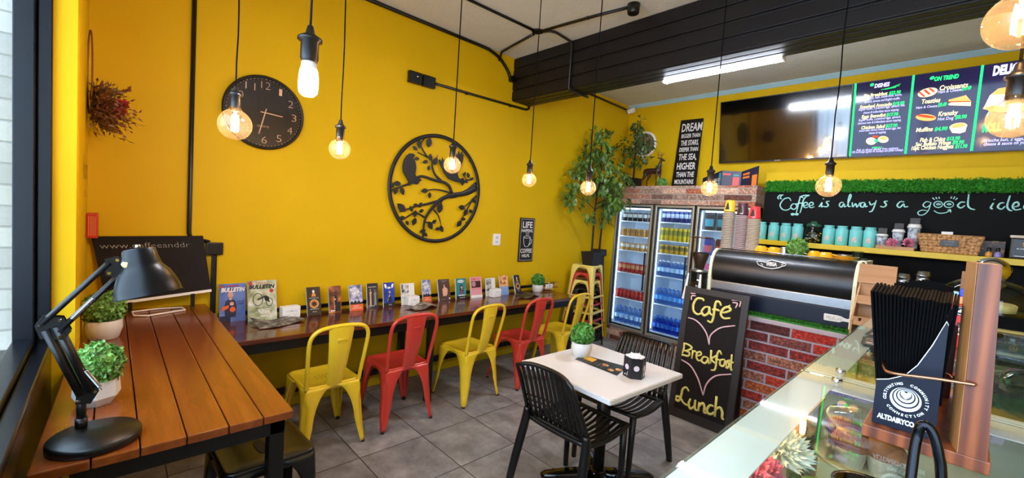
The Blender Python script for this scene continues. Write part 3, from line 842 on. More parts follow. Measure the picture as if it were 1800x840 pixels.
br([(395, 560), (370, 580), (352, 585)], .007, .003)
br([(402, 470), (380, 478), (365, 462), (360, 452)], .008, .003)
br([(210, 640), (235, 645), (250, 640)], .008, .003)
m.build('branches', ARTM, t)
m = MB()
def lf(cx, cy, ang, L):
    c = A(cx, cy); a = math.radians(ang); dv = Vector((0, math.cos(a), math.sin(a))); nv = Vector((0, -dv.z, dv.y))
    o = [c+dv*L*x+nv*L*y for x, y in ((-.5, 0), (-.3, .22), (0, .31), (.25, .2), (.5, 0), (.25, -.2), (0, -.31), (-.3, -.22))]
    m.prism(o, (.006, 0, 0))
for q in ((230, 332, 80, .10), (192, 338, 100, .085), (175, 355, 150, .06), (215, 408, 200, .06), (235, 390, 95, .07), (255, 405, 70, .085), (228, 432, 250, .05), (182, 396, 200, .055),
          (105, 492, 180, .08), (100, 520, 260, .07), (126, 522, 290, .075), (85, 498, 130, .06), (190, 478, 0, .06), (212, 520, 190, .075), (232, 538, 270, .06),
          (122, 585, 140, .11), (160, 590, 120, .06), (175, 610, 260, .07), (196, 575, 60, .06), (200, 598, 30, .055), (172, 640, 250, .08), (124, 625, 200, .06), (145, 645, 300, .05),
          (235, 655, 300, .09), (250, 640, 40, .06), (278, 668, 300, .075), (272, 585, 80, .11), (205, 677, 200, .07), (215, 690, 330, .06), (178, 575, 0, .05), (262, 668, 200, .055),
          (357, 585, 170, .085), (372, 605, 250, .08), (392, 600, 330, .06), (347, 648, 230, .085), (362, 630, 180, .06), (405, 560, 300, .06), (382, 460, 110, .06), (368, 455, 70, .05), (360, 485, 270, .085), (395, 475, 20, .05), (330, 690, 200, .04)):
    lf(*q)
m.build('leaves', ARTM, t)
for o in ([(176, 381), (166, 375), (152, 375), (142, 384), (132, 400), (126, 425), (128, 448), (136, 462), (147, 480), (152, 500), (166, 492), (184, 496), (192, 488), (184, 470), (176, 456), (180, 432), (177, 408), (168, 394)],
          [(288, 452), (278, 430), (268, 405), (272, 398), (279, 410), (282, 390), (288, 408), (294, 398), (297, 425), (306, 440), (322, 438), (332, 420), (330, 390), (334, 372), (340, 385), (346, 365), (350, 382), (358, 366), (360, 385), (364, 378), (360, 405), (352, 430), (340, 452), (345, 470), (362, 478), (378, 478), (380, 490), (352, 490), (330, 484), (305, 474)]):
    m = MB(); m.prism([A(*q)-Vector((.002, 0, 0)) for q in o], (.008, 0, 0)); m.build('bird', ARTM, t)

# ------------------------------------------------------------------ LIFE HAPPENS sign
t = thing('coffee_wall_sign', 'narrow black wall sign reading life happens coffee helps', 'sign', (WA, 3.595, 1.08))
m = MB(); m.box(WA+.002, 3.478, 1.085, WA+.018, 3.716, 1.602, .003); m.build('panel', mat('sign_black', '#17100e', .5, var=.1), t)
m = MB(); xs = WA+.0188
def rect_line(x, y0, z0, y1, z1, w):
    for a in ((y0, z0, y1, z0+w), (y0, z1-w, y1, z1), (y0, z0, y0+w, z1), (y1-w, z0, y1, z1)): m.poly([(x, a[0], a[1]), (x, a[2], a[1]), (x, a[2], a[3]), (x, a[0], a[3])])
rect_line(xs, 3.49, 1.10, 3.704, 1.588, .003)
for s, z, h, w in (('LIFE', 1.487, .07, .165), ('HAPPENS.', 1.435, .034, .19), ('COFFEE', 1.19, .047, .19), ('HELPS.', 1.138, .034, .135)):
    m.text(s, (xs, 3.597, z), U, W_, h, w, bold=.02, align='C')
cup = [(xs, 3.54+.1*i/12, 0) for i in range(13)]
m.tube([(xs, 3.597+.055*math.cos(a), 1.375+.012*math.sin(a)) for a in [2*PI*i/24 for i in range(24)]], .003, 5, closed=True)
m.tube(spline([(xs, 3.542, 1.375), (xs, 3.548, 1.31), (xs, 3.57, 1.268), (xs, 3.597, 1.262), (xs, 3.624, 1.268), (xs, 3.646, 1.31), (xs, 3.652, 1.375)], 4), .003, 5)
m.tube(spline([(xs, 3.65, 1.355), (xs, 3.675, 1.345), (xs, 3.672, 1.305), (xs, 3.64, 1.285)], 4), .003, 5)
for y in (3.58, 3.6, 3.62): m.tube(spline([(xs, y, 1.395), (xs, y+.006, 1.41), (xs, y-.004, 1.42), (xs, y+.003, 1.435)], 3), .0015, 4)
m.build('lettering', INKW, t, recalc=False)

# ------------------------------------------------------------------ dried wreath, red box, wall script in the window corner
wr = Vector((-3.30, WWIN+.012, 2.10))
t = thing('hanging_wreath', 'dried red flower wreath on a cane hoop hanging in the window corner', 'wreath', wr)
m = MB(); m.tube([(wr.x+.09*math.cos(a), wr.y+.012*math.cos(a), wr.z+.14+.22*math.sin(a)) for a in [2*PI*i/40 for i in range(40)]], .004, 6, closed=True); m.build('hoop', mat('cane', '#7a4c22', .6), t)
r = random.Random(3); m = MB(); twm = MB()
for i in range(230):
    L = r.uniform(.07, .20)*(1.1 if r.random() < .25 else .65)
    dd = Vector((r.uniform(-.45, .5), abs(r.gauss(.75, .4)), r.uniform(-.65, .6))).normalized()
    c = wr+Vector((r.uniform(-.08, .08), r.uniform(0, .02), r.uniform(-.12, .04)))
    e = c+dd*L
    if e.y < WWIN+.01: e.y = WWIN+.01
    twm.tube([c, (c+e)/2+Vector((0, 0, .01)), e], [.0022, .0016, .0008], 4)
    for k in range(5):
        q = c.lerp(e, .35+.6*k/4); leaf(m, q, (dd+rdir(r)*.8), rdir(r), r.uniform(.02, .04), r.uniform(.004, .009))
twm.build('twigs', mat('dried_twig', '#5a3a1c', .8), t)
m.build('dried_leaves', flame_mat('dried_leaf', [(.3, '#5d1f16'), (.5, '#7a4a1e'), (.7, '#4a4a1c')], 14), t)
m = MB()
for k in range(4):
    c = wr+Vector((r.uniform(-.04, .06), .09+.015*k, r.uniform(-.07, .03)))
    for i in range(30): leaf(m, c, rdir(r), rdir(r), .036, .014, .4)
m.build('flower', mat('dried_rose_red', '#a3202c', .6, var=.3), t)
t = thing('red_alarm_box', 'small red box with pale stripes on the front wall beside the chalkboard', 'alarm box', (-3.44, WWIN, 1.40))
m = MB(); m.box(-3.52, WWIN+.001, 1.335, -3.37, WWIN+.05, 1.475, .005); m.build('box_body', mat('alarm_red', '#c22a12', .4, var=.05), t)
m = MB()
for k in range(5): m.box(-3.369, WWIN+.010+.007*k, 1.35, -3.3675, WWIN+.013+.007*k, 1.46)
m.build('stripes', mat('alarm_stripe', '#e6874a', .5), t)
m = MB(); m.text('Karma', (-3.0, WWIN+.002, 1.66), (-1, 0, 0), W_, .13, .5, bold=-.02, shear=.2); m.text('cafe', (-3.1, WWIN+.002, 1.57), (-1, 0, 0), W_, .05, .25, bold=-.02, shear=.2)
tag(m.build('wall_script', mat('script_ink', '#6b4a06', .6), recalc=False), 'faint dark handwritten word on the yellow front wall under the wreath', 'wall writing')
# ------------------------------------------------------------------ plants
def topiary(label, loc, R, rt, rb, hp, lm=None, n=420, L=.028, pot=True, potm=None, faceted=0, group=None, rz=0, name='potted_topiary', sq_=1.0, lift=.9):
    r = random.Random(int(abs(loc[0]*1000+loc[1]*77)))
    t = thing(name, label, 'plant', loc, rz, group)
    zc = (hp if pot else 0)+R*lift*.75
    m = MB(); m.sph((0, 0, zc), R*.80, 14, 10, (1, 1, sq_))
    for i in range(n):
        d = rdir(r); d.z = max(d.z, -.75); d.normalize()
        c = Vector((0, 0, zc))+Vector((d.x, d.y, d.z*sq_))*R*r.uniform(.68, .93)
        for k in range(2): leaf(m, c, (d+rdir(r)*.9), d+rdir(r)*.4, L*r.uniform(.8, 1.3), L*r.uniform(.38, .52), .25)
    m.build('foliage', lm or LEAF, t, world=False)
    if pot:
        m = MB()
        if faceted: m.lathe([(rb, 0), (rt*1.08, hp*.35), (rt, hp), (rt-.006, hp), (rb*.9, hp*.4)], (0, 0, 0), faceted, smooth=False)
        else: m.lathe([(rb*.92, 0), (rb, .004), (rt*1.03, hp*.55), (rt, hp*.96), (rt-.003, hp), (rt-.009, hp), (rt-.012, hp*.75), (0, hp*.72)], (0, 0, 0), 28)
        m.build('pot', potm or CERAM, t, world=False)
    return t
topiary('leafy topiary in a faceted white pot beside the base of the desk lamp', (-2.02, -.028, TZ), .074, .060, .045, .085, LEAFL, 620, .017, faceted=7)
topiary('leafy topiary in a white pot in front of the leaning chalkboard', (-2.90, -.018, TZ), .084, .070, .058, .095, LEAFL, 620, .019)

# ------------------------------------------------------------------ articulated desk lamp
LB = Vector((-1.70, -.025, TZ))
t = thing('desk_lamp', 'black articulated desk lamp with round base and bell shade on the window table', 'lamp', LB)
m = MB(); m.lathe([(.098, 0), (.104, .004), (.104, .022), (.099, .028), (.02, .030), (0, .030)], LB, 48); m.build('base', BLKM, t)
p0 = at(143, 712, 'x', -1.76); p1 = at(150, 688, 'x', -1.75); el = at(90, 574, 'x', -1.70); hj = at(206, 468, 'x', -1.66)
cb = Vector((p0.x, p0.y, TZ+.029))
m = MB(); m.cyl(cb, (cb.x, cb.y, p1.z), .011, seg=14); m.cyl(cb, cb+Vector((0, 0, .03)), .014, seg=14); m.cyl(cb+Vector((.012, 0, .018)), cb+Vector((.026, 0, .018)), .006, seg=10)
m.build('column', BLK, t)
def plate(c, pts, w, m):
    for s in (-1, 1): m.prism([c+Vector((s*w, y, z)) for y, z in pts], (s*.002, 0, 0))
def arm(a, b, nm, off, bar):
    a, b = Vector(a), Vector(b); d = (b-a).normalized(); n = Vector((1, 0, 0)).cross(d)
    m = MB()
    for k in (-1, 1):
        o = n*off*k
        m.tube([a+o, b+o], bar, 4)
        m.tube([a+o+Vector((.014, 0, 0)), b+o+Vector((.014, 0, 0))], bar*.8, 4)
    return m.build(nm, BLK, t)
arm(p1, el, 'lower_arm', .0115, .0135); arm(el, hj, 'upper_arm', .0205, .0088)
for nm, c, pts in (('base_bracket', p1, [(-.02, -.03), (.012, -.035), (.03, .0), (.022, .02), (-.018, .022)]), ('elbow_plate', el, [(-.030, .008), (-.016, .032), (.024, .026), (.040, -.014), (.026, -.038), (-.020, -.028)]), ('head_bracket', hj, [(-.024, -.024), (-.026, .020), (.0, .028), (.034, .008), (.038, -.008), (.012, -.034)])):
    m = MB(); plate(c, pts, .012, m); b = m.build(nm, BLK, t)
    for y, z in pts[::2]:
        m = MB(); m.cyl(c+Vector((.010, y*.7, z*.7)), c+Vector((.018, y*.7, z*.7)), .0042, seg=10); m.build('bolt', CHROME, b)
def spring(a, b, nm):
    a, b = Vector(a), Vector(b); d = b-a; n1 = d.orthogonal().normalized(); n2 = d.normalized().cross(n1); N = 20*8
    m = MB(); m.tube([a+d*(i/N)+.0052*(math.cos(2*PI*i/8)*n1+math.sin(2*PI*i/8)*n2) for i in range(N+1)], .0016, 4)
    m.tube([a-d*.18, a], .0014, 4); m.tube([b, b+d*.18], .0014, 4); return m.build(nm, CHROME, t)
dv = (el-p1); spring(p1+Vector((.014, .030, .012)), p1+dv*.34+Vector((.014, .022, 0)), 'spring')
dv = (hj-el); spring(el+dv*.22+Vector((.014, .012, -.016)), el+dv*.55+Vector((.014, .012, -.014)), 'spring')
st = at(243, 436, 'x', -1.64); rc = at(262, 516, 'x', -1.62)
ax_ = (rc-st).normalized(); Ms = Matrix.Translation(st) @ ax_.to_track_quat('Z', 'Y').to_matrix().to_4x4(); Ls = (rc-st).length
m = MB(); m.lathe([(.0, .0), (.033, .001), (.038, .006), (.044, Ls*.34), (.0465, Ls*.40), (.050, Ls*.43), (.061, Ls*.55), (.071, Ls*.74), (.0765, Ls*.90), (.078, Ls), (.0805, Ls+.003), (.0765, Ls+.001), (.070, Ls*.80), (.058, Ls*.6), (.040, Ls*.42)], (0, 0, 0), 40, Ms, cap=False)
sh = m.build('shade', mat('lamp_black_enamel', '#040405', .34, var=.08, spec=.3), t)
m = MB(); m.lathe([(.006, -.010), (.007, -.004), (.006, 0)], (0, 0, 0), 12, Ms)
m.build('top_screw', CHROME, t)
m = MB(); m.tube([hj+Vector((.0, .012, .004)), (hj+st)/2+Vector((0, .012, -.004)), st+ax_*.04+Vector((.0, -.034, 0))], [.007, .006, .007], 8); m.cyl(st+ax_*.045+Vector((.0, -.04, .0)), st+ax_*.045+Vector((.03, -.036, 0)), .008, seg=12); m.build('shade_joint', CHROME, t)
m = MB(); m.sph(st+ax_*Ls*.72, .026, 14, 8); m.build('lamp_bulb', mat('unlit_bulb', '#e8e4da', .3), t)

# ------------------------------------------------------------------ leaning chalkboard, hexagon wire, bell
def quad_board(name, label, cat, tl, tr, br_, bl, th, mt, xt, xb):
    P = [at(*tl, 'x', xt), at(*tr, 'x', xt), at(*br_, 'x', xb), at(*bl, 'x', xb)]
    return P
P = quad_board(0, 0, 0, (160, 416), (357, 415), (371, 508), (187, 533), 0, 0, -3.545, -3.49)
t = thing('leaning_chalkboard', 'black chalkboard with a faint web address leaning at the end of the window table', 'chalkboard', (P[3]+P[2])/2-Vector((0, 0, 0)))
for p_ in P: p_.y = max(p_.y, -.085)
m = MB(); m.prism(P, (-.012, 0, .002)); m.build('board', BOARD, t)
ub = (P[2]-P[3]).normalized(); wb_ = (P[0]-P[3]).normalized()
m = MB(); m.prism([P[3]-wb_*.016, P[2]-wb_*.016, P[2], P[3]], (.008, 0, 0)); m.build('bottom_strip', WHT, t)
m = MB()
for k in (.2, .8):
    c = P[3].lerp(P[2], k)-wb_*.016; m.box(c.x-.02, c.y-.01, TZ, c.x+.02, c.y+.01, c.z+.004)
m.build('foot', BLK, t)
m = MB(); tu = (P[1]-P[0]).normalized(); a0 = at(176, 437, 'x', -3.53); a0.x = -3.533
m.text('www.coffeeanddr', a0+Vector((.012, 0, 0)), tu, wb_, .034, .43, bold=-.018)
m.build('chalk_lettering', CHALKW, t, recalc=False)
m = MB()
hx = [at(x, y, 'z', TZ+.006) for x, y in ((231, 549), (290, 539), (327, 541), (326, 545), (262, 558))]
hx = [Vector((-3.44, .10, TZ+.006)), Vector((-3.47, .23, TZ+.006)), Vector((-3.45, .345, TZ+.006)), Vector((-3.37, .355, TZ+.006)), Vector((-3.29, .17, TZ+.006)), Vector((-3.32, .11, TZ+.006))]
m.tube(hx, .0065, 4, closed=True)
for q in (hx[0], hx[2], hx[4]): m.cyl(q-Vector((0, 0, .006)), q, .004, seg=8)
tag(m.build('wire_hexagon', mat('white_wire', '#e9e3da', .4), None), 'white hexagonal wire ring lying on the window table under the lamp shade', 'wire ring')
t = thing('table_bell', 'small pink item with a black ring between the two topiaries on the window table', 'ornament', (-2.45, -.02, TZ))
m = MB(); m.lathe([(.022, 0), (.02, .05), (.012, .07), (0, .075)], (-2.45, -.0, TZ), 16); m.build('body', mat('soft_pink', '#d98a90', .5), t)
m = MB(); m.tube([(-2.45+.012, -.035+.018*math.cos(a), TZ+.085+.03*math.sin(a)) for a in [2*PI*i/20 for i in range(20)]], .003, 6, closed=True); m.tube([(-2.438, -.035, TZ), (-2.438, -.035, TZ+.056)], .003, 6); m.build('ring', BLK, t)

# ------------------------------------------------------------------ brochures, magazines, outlets on the bench
def card(name, label, cat, y0, y1, xb, xt, h, cover, shapes, group=None, back='#d8d4cc', depth=.018, stand=None):
    """a printed card leaning back: shapes = list of (material, fn(MB, O, u, w, W, H)) drawn on its face"""
    xb = max(xb, WA+.03+depth); xt = max(min(xt, xb-.012), WA+.012+depth)
    t = thing(name, label, cat, (xb, (y0+y1)/2, BZ), 0, group)
    O = Vector((xb, y0, BZ)); u = Vector((0, 1, 0)); w = Vector((xt-xb, 0, h)).normalized(); W = y1-y0; H = Vector((xt-xb, 0, h)).length
    n = u.cross(w)
    m = MB(); m.prism([O, O+u*W, O+u*W+w*H, O+w*H], -n*depth); m.build('stack', mat('card_'+back, back, .5), t)
    m = MB(); m.prism([O+n*.0012, O+u*W+n*.0012, O+u*W+w*H+n*.0012, O+w*H+n*.0012], -n*.001); m.build('cover', cover, t)
    for k, (mt, fn) in enumerate(shapes):
        m = MB(); fn(m, O+n*(.0022+.0005*k), u, w, W, H)
        m.build(('lettering' if fn.__name__ == 'txt' else 'picture'), mt, t, recalc=False)
    return t
def txt(*items, bold=.01, shear=0):
    def txt(m, O, u, w, W, H):
        for it in items:
            s, x, z, h, wd = it[:5]; m.text(s, O+u*W*x+w*H*z, u, w, H*h, W*wd, bold=bold, shear=shear)
    return txt
def blob(*pols):
    def blob(m, O, u, w, W, H):
        for p in pols: m.poly([O+u*W*x+w*H*z for x, z in p])
    return blob
def ell(cx, cz, rx, rz, n=20): return [(cx+rx*math.cos(2*PI*i/n), cz+rz*math.sin(2*PI*i/n)) for i in range(n)]
def recp(x0, z0, x1, z1): return [(x0, z0), (x1, z0), (x1, z1), (x0, z1)]
SKIN = mat('printed_skin', '#d9a688', .5); ORNG = mat('printed_orange', '#e2622a', .5); PNK = mat('printed_pink', '#e39a9f', .5); LBL = mat('printed_sky', '#7d9fd0', .5)
NAVY = mat('printed_navy', '#1d2448', .5); REDP = mat('printed_red', '#c02a22', .5); GRYP = mat('printed_grey', '#8c8a86', .5); BRWN = mat('printed_brown', '#4a302c', .45); AMB = mat('printed_amber', '#d98a3a', .5)
TEAL = mat('printed_teal', '#2b8486', .45); KCOV = mat('printed_black', '#141112', .35)
def figure(x=.5, z=.1, s=1.0):
    """torso, neck and head of a printed half figure"""
    return [[(x-.16*s, z), (x+.16*s, z), (x+.19*s, z+.22*s), (x+.15*s, z+.34*s), (x+.05*s, z+.38*s), (x-.05*s, z+.38*s), (x-.15*s, z+.34*s), (x-.19*s, z+.22*s)]], [ell(x, z+.47*s, .085*s, .075*s), [(x-.04*s, z+.36*s), (x+.04*s, z+.36*s), (x+.04*s, z+.44*s), (x-.04*s, z+.44*s)]]
tor, hd = figure(.42, .12, 1.25)
card('magazine', 'blue sports magazine with a man in racing overalls, leftmost on the bench', 'magazine', .56, .718, -3.50, -3.545, .265, flame_mat('cover_blue_sky', [(.3, '#27407e'), (.5, '#5f7fc4'), (.7, '#a9bbe2')], 3), [
    (NAVY, blob(*tor, recp(0, 0, .42, .16))), (ORNG, blob([(.08, .28), (.34, .36), (.36, .44), (.10, .40)], ell(.5, .32, .11, .07))), (SKIN, blob(*hd, ell(.47, .47, .08, .05))), (mat('printed_hair', '#3a2318', .5), blob([(.32, .76), (.34, .85), (.42, .89), (.51, .85), (.53, .76), (.49, .80), (.36, .80)])),
    (REDP, blob([(.02, .90), (.16, .90), (.12, .97), (.06, .97)], recp(.28, .925, .74, .955))), (INKW, txt(('BULLETIN', .06, .79, .10, .92), bold=.05, shear=.2)), (INKK, txt(('THE FUTURE', .66, .50, .035, .3), ('IS NOW', .68, .44, .035, .25), bold=.02))], 'magazines on the bench')
card('magazine', 'green bike magazine with a mountain biker, beside the blue magazine', 'magazine', .722, .908, -3.435, -3.50, .285, flame_mat('cover_green_wood', [(.3, '#5d7136'), (.5, '#b3b894'), (.7, '#dfe0d2')], 16), [
    (INKK, blob([(.62, .62), (.72, .58), (.74, .50), (.60, .48), (.56, .56)])), (REDP, blob([(.02, .90), (.18, .90), (.13, .98), (.06, .98)], ell(.82, .73, .07, .05))), (INKK, txt(('BULLETIN', .04, .80, .09, .9), bold=.05, shear=.2)), (REDP, txt(('Train it for it', .28, .915, .05, .45), bold=.01, shear=.2)),
    (INKK, (lambda m, O, u, w, W, H: [m.tube([O+u*W*(cx+rr*1.1*math.cos(a))+w*H*(cz+rr*math.sin(a)) for a in [2*PI*i/28 for i in range(28)]], .0022, 5, closed=True) for cx, cz, rr in ((.34, .53, .15), (.74, .45, .10))])), (INKK, blob([(.30, .54), (.62, .62), (.64, .60), (.34, .51)], [(.56, .62), (.76, .46), (.73, .44), (.54, .58)])), (SKIN, blob(ell(.58, .70, .04, .03))),
    (INKW, txt(('BORN TO', .34, .235, .06, .42), ('THE MTB', .36, .17, .06, .38), ('RIDE', .42, .10, .04, .26), bold=.03))], 'magazines on the bench')
def brochure(lb, y0, y1, xb, xt, h, cov, shp, **k): return card('brochure', lb, 'brochure', y0, y1, xb, xt, h, cov, shp, 'brochures standing on the bench', **k)
def ringshape(cx, cz, r0, r1):
    def ring(m, O, u, w, W, H):
        n = 28
        for i in range(n):
            a, b = 2*PI*i/n, 2*PI*(i+1)/n
            m.poly([O+u*(W*cx+r*math.cos(q))+w*(H*cz+r*math.sin(q)) for r, q in ((r0, a), (r1, a), (r1, b), (r0, b))])
    return ring
chef = [(INKW, blob(ell(.5, .85, .09, .04), recp(.43, .78, .57, .85))), (AMB, blob([(.34, .66), (.66, .66), (.62, .76), (.55, .79), (.45, .79), (.38, .76)])), (mat('printed_gold', '#c9772a', .4), ringshape(.5, .40, .018, .030)), (mat('printed_cream', '#efd9ae', .5), ringshape(.5, .40, .031, .034)), (INKW, txt(('THE KITCHEN CLUB', .16, .59, .03, .68), ('FINE MEALS DAILY', .18, .20, .03, .64), ('EVENTS', .35, .11, .025, .3), bold=0))]
brochure('black chef brochure with an orange ring, beside the outlet and bike magazine', 1.123, 1.226, -3.43, -3.50, .211, KCOV, chef)
brochure('brown and orange brochure with a dancing couple, second in the brochure row', 1.291, 1.388, -3.44, -3.49, .211, flame_mat('cover_sunset', [(.35, '#2a1714'), (.5, '#8a4420'), (.62, '#df8a3c')], 9), [(INKK, blob([(.36, .30), (.66, .26), (.70, .58), (.56, .68), (.40, .62)], [(.42, .05), (.95, .05), (.90, .42), (.6, .36)])), (SKIN, blob(ell(.5, .50, .07, .03), [(.40, .12), (.45, .12), (.42, .62), (.38, .60)])), (mat('printed_mauve', '#8a6a70', .5), txt(('TWISTED', .12, .88, .05, .66), ('NIGHTS', .3, .80, .05, .6), bold=.01)), (INKW, blob(recp(.12, .05, .2, .11), recp(.24, .06, .45, .10)))])
def gov(nm, lb, y0, y1, xb, xt):
    brochure(lb, y0, y1, xb, xt, .205, flame_mat(nm, [(.3, '#2d3358'), (.48, '#8d95b8'), (.62, '#cfc9d0'), (.75, '#b4483a')], 26), [(ORNG, blob(recp(0, 0, 1, .24))), (INKK, blob([(0, .24), (1, .24), (1, .34), (.8, .30), (.7, .40), (.55, .30), (.4, .42), (.28, .31), (.12, .38), (0, .30)])), (INKW, (lambda m, O, u, w, W, H: (m.text('GOV', O+u*W*.06+w*H*.76, u*.94+w*.34, w*.94-u*.34, H*.09, W*.52, bold=.06), m.text('GIGS', O+u*W*.24+w*H*.60, u*.94+w*.34, w*.94-u*.34, H*.10, W*.62, bold=.06)))), (INKW, txt(('TICKETS', .25, .15, .04, .4), ('SUMMER SEASON', .14, .08, .03, .72), bold=.01))])
gov('cover_gig_mosaic', 'grey and orange gig guide brochure, third in the brochure row', 1.462, 1.571, -3.44, -3.50)
brochure('grey brochure with two pale standing figures, fourth in the brochure row', 1.622, 1.72, -3.47, -3.505, .21, flame_mat('cover_slate', [(.35, '#1a181b'), (.55, '#3b3a40'), (.7, '#77726f')], 7), [(SKIN, blob([(.22, .1), (.38, .1), (.36, .5), (.40, .64), (.30, .70), (.2, .62), (.24, .45)], ell(.28, .74, .05, .035))), (GRYP, blob([(.6, .1), (.84, .1), (.8, .45), (.84, .6), (.7, .66), (.6, .58), (.64, .4)], ell(.7, .7, .05, .035))), (INKW, txt(('DANCE WORKS', .1, .83, .04, .7), ('THEATRE', .14, .06, .04, .5), bold=.01))])
brochure('bright blue brochure with a seated performer, fifth in the brochure row', 1.763, 1.867, -3.45, -3.485, .212, flame_mat('cover_stage_blue', [(.3, '#0d1644'), (.55, '#1f48b0'), (.75, '#4f86e6')], 6), [(INKW, blob([(.05, .93), (.2, .95), (.3, .85), (.25, .74), (.12, .80)], [(.95, .93), (.8, .95), (.7, .85), (.75, .74), (.88, .80)], ell(.5, .78, .16, .04))), (INKK, blob(recp(0, 0, 1, .16), [(.35, .2), (.72, .2), (.7, .38), (.6, .46), (.45, .42)])), (SKIN, blob(ell(.55, .60, .085, .05), [(.3, .22), (.42, .26), (.46, .48), (.6, .5), (.56, .42), (.44, .36)])), (GRYP, blob(recp(.44, .05, .56, .11), recp(.6, .05, .72, .11)))])
def flyer(y0, y1, xb, xt, lb, fm):
    return brochure(lb, y0, y1, xb, xt, .19, mat('cream_paper', '#e3ddcf', .6), [(fm, blob(recp(.04, .30, .56, .96)))], depth=.006)
flyer(1.941, 2.079, -3.46, -3.50, 'cream flyer with a black and white print, behind the outlet right of the blue brochure', flame_mat('print_bw_one', [(.38, '#2a2426'), (.5, '#c9c1bd'), (.7, '#e6dfda')], 24))
gov('cover_gig_mosaic_dark', 'dark and orange gig guide brochure, leaning beside a cream flyer', 2.182, 2.272, -3.48, -3.53)
brochure('wide dark brown brochure with a pale bare back, in the middle of the row', 2.343, 2.476, -3.45, -3.505, .205, BRWN, [(SKIN, blob([(.36, .22), (.40, .20), (.52, .24), (.62, .20), (.74, .30), (.80, .48), (.74, .58), (.58, .62), (.57, .76), (.48, .76), (.47, .62), (.34, .54), (.33, .40)])), (mat('printed_auburn', '#6a3a28', .5), blob([(.46, .74), (.58, .74), (.60, .86), (.52, .90), (.45, .86)])), (mat('printed_rose_grey', '#b9a29c', .5), txt(('BANGARRA THEATRE', .2, .93, .028, .66), ('BALLET', .34, .87, .035, .4), ('12 MAY - 8 JUNE', .15, .06, .025, .4), bold=0)), (INKW, blob(recp(.84, .06, .94, .13)))])
brochure('teal brochure with a young woman holding her face, right of the brown one', 2.539, 2.663, -3.44, -3.475, .208, TEAL, [(mat('printed_plum', '#6b5468', .5), blob([(.24, .24), (.80, .24), (.76, .44), (.62, .5), (.4, .48)])), (mat('printed_dark_hair', '#2a1713', .5), blob([(.36, .40), (.36, .62), (.46, .71), (.60, .70), (.68, .58), (.72, .36), (.6, .40)])), (SKIN, blob(ell(.52, .57, .085, .065), [(.46, .44), (.54, .44), (.58, .58), (.64, .62), (.6, .46), (.56, .40)])), (INKK, blob(recp(0, 0, 1, .16))), (INKW, blob(ell(.46, .86, .34, .07), recp(.2, .17, .86, .21))), (TEAL, txt(('THEATRE', .18, .83, .055, .58), bold=.03)), (INKW, txt(('ON NOW UNTIL MAY', .3, .06, .045, .55), bold=.01))])
brochure('pink brochure with a dark photo panel, left of the second cream flyer', 2.729, 2.873, -3.44, -3.48, .213, PNK, [(mat('printed_maroon', '#3c1a1a', .5), blob(recp(.06, .48, .88, .80))), (mat('printed_dusty', '#b98a86', .5), blob(ell(.26, .66, .18, .13))), (REDP, txt(('VSM', .05, .84, .10, .34), ('chamber', .45, .90, .04, .4), ('concerts', .45, .85, .04, .4), ('series for strings', .08, .40, .035, .8), bold=.01)), (INKW, blob(recp(0, 0, 1, .13)))])
flyer(2.93, 3.066, -3.45, -3.478, 'cream flyer with a grey print, behind the outlet left of the orange brochure', flame_mat('print_bw_two', [(.4, '#55504e'), (.52, '#b9b5b0'), (.7, '#d9d6d0')], 20))
brochure('orange and blue illustrated brochure right of the second cream flyer', 3.138, 3.255, -3.44, -3.485, .208, flame_mat('cover_comic', [(.3, '#3a2a20'), (.46, '#d9782a'), (.6, '#efd0a0'), (.72, '#c33a24')], 22), [(LBL, blob(recp(0, 0, 1, .42))), (mat('printed_lilac', '#b9c4ee', .5), txt(('FESTIVAL', .12, .33, .05, .76), ('WHAT IS ON', .14, .2, .04, .7), bold=.01))])
brochure('black chef brochure with an orange ring, beside the small bench topiary', 3.357, 3.446, -3.43, -3.495, .2, KCOV, chef)
def outlet(lb, y, x, w=.13, rz=.08):
    t = thing('bench_outlet', lb, 'power outlet', (x, y, BZ), rz, 'white double outlets on the bench')
    m = MB(); m.box(-.035, -w/2, 0, .035, w/2, .088, .008); m.build('outlet_body', WHT, t, world=False)
    m = MB()
    for s in (-1, 1):
        c = s*.028
        for dy, dz, a in ((-.010, .028, .5), (.010, .028, -.5), (0, .018, 0)): m.box(.0352, c+dy-.0014, dz-.004, .0358, c+dy+.0014, dz+.004)
        m.box(.0352, c-.012, .052, .0358, c+.012, .054)
    m.box(.0352, -.009, .05, .0358, -.003, .06); m.box(.0352, .003, .05, .0358, .009, .06)
    m.build('socket_slots', GRYP, t, world=False)
    return t
outlet('white double outlet beside the green bike magazine', .998, -3.45); outlet('white double outlet in front of the cream flyer right of the blue brochure', 2.02, -3.415, .12); outlet('white double outlet in front of the cream flyer left of the orange brochure', 3.01, -3.395, .12)
def leaflet(lb, pts, rise, cov, folds):
    m = MB(); P = [Vector((x, y, BZ+.004+z)) for x, y, z in pts]
    n = len(P)//2
    for i in range(n-1):
        a, b, c, d = P[i], P[i+1], P[n+i+1], P[n+i]
        m.prism([a, b, c, d], (0, 0, .0025))
    t = m.build('folded_leaflet', cov); return tag(t, lb, 'leaflet', 'folded leaflets on the bench')
leaflet('dark folded leaflet lying open before the bike magazine', [(-3.20, .74, 0), (-3.19, .84, .004), (-3.24, .95, 0), (-3.29, 1.06, .012), (-3.42, .73, .03), (-3.38, .85, .002), (-3.40, .94, .02), (-3.40, 1.04, .003)], 0, flame_mat('leaflet_one', [(.38, '#252321'), (.52, '#6a6662'), (.66, '#a9a49c')], 20), 0)
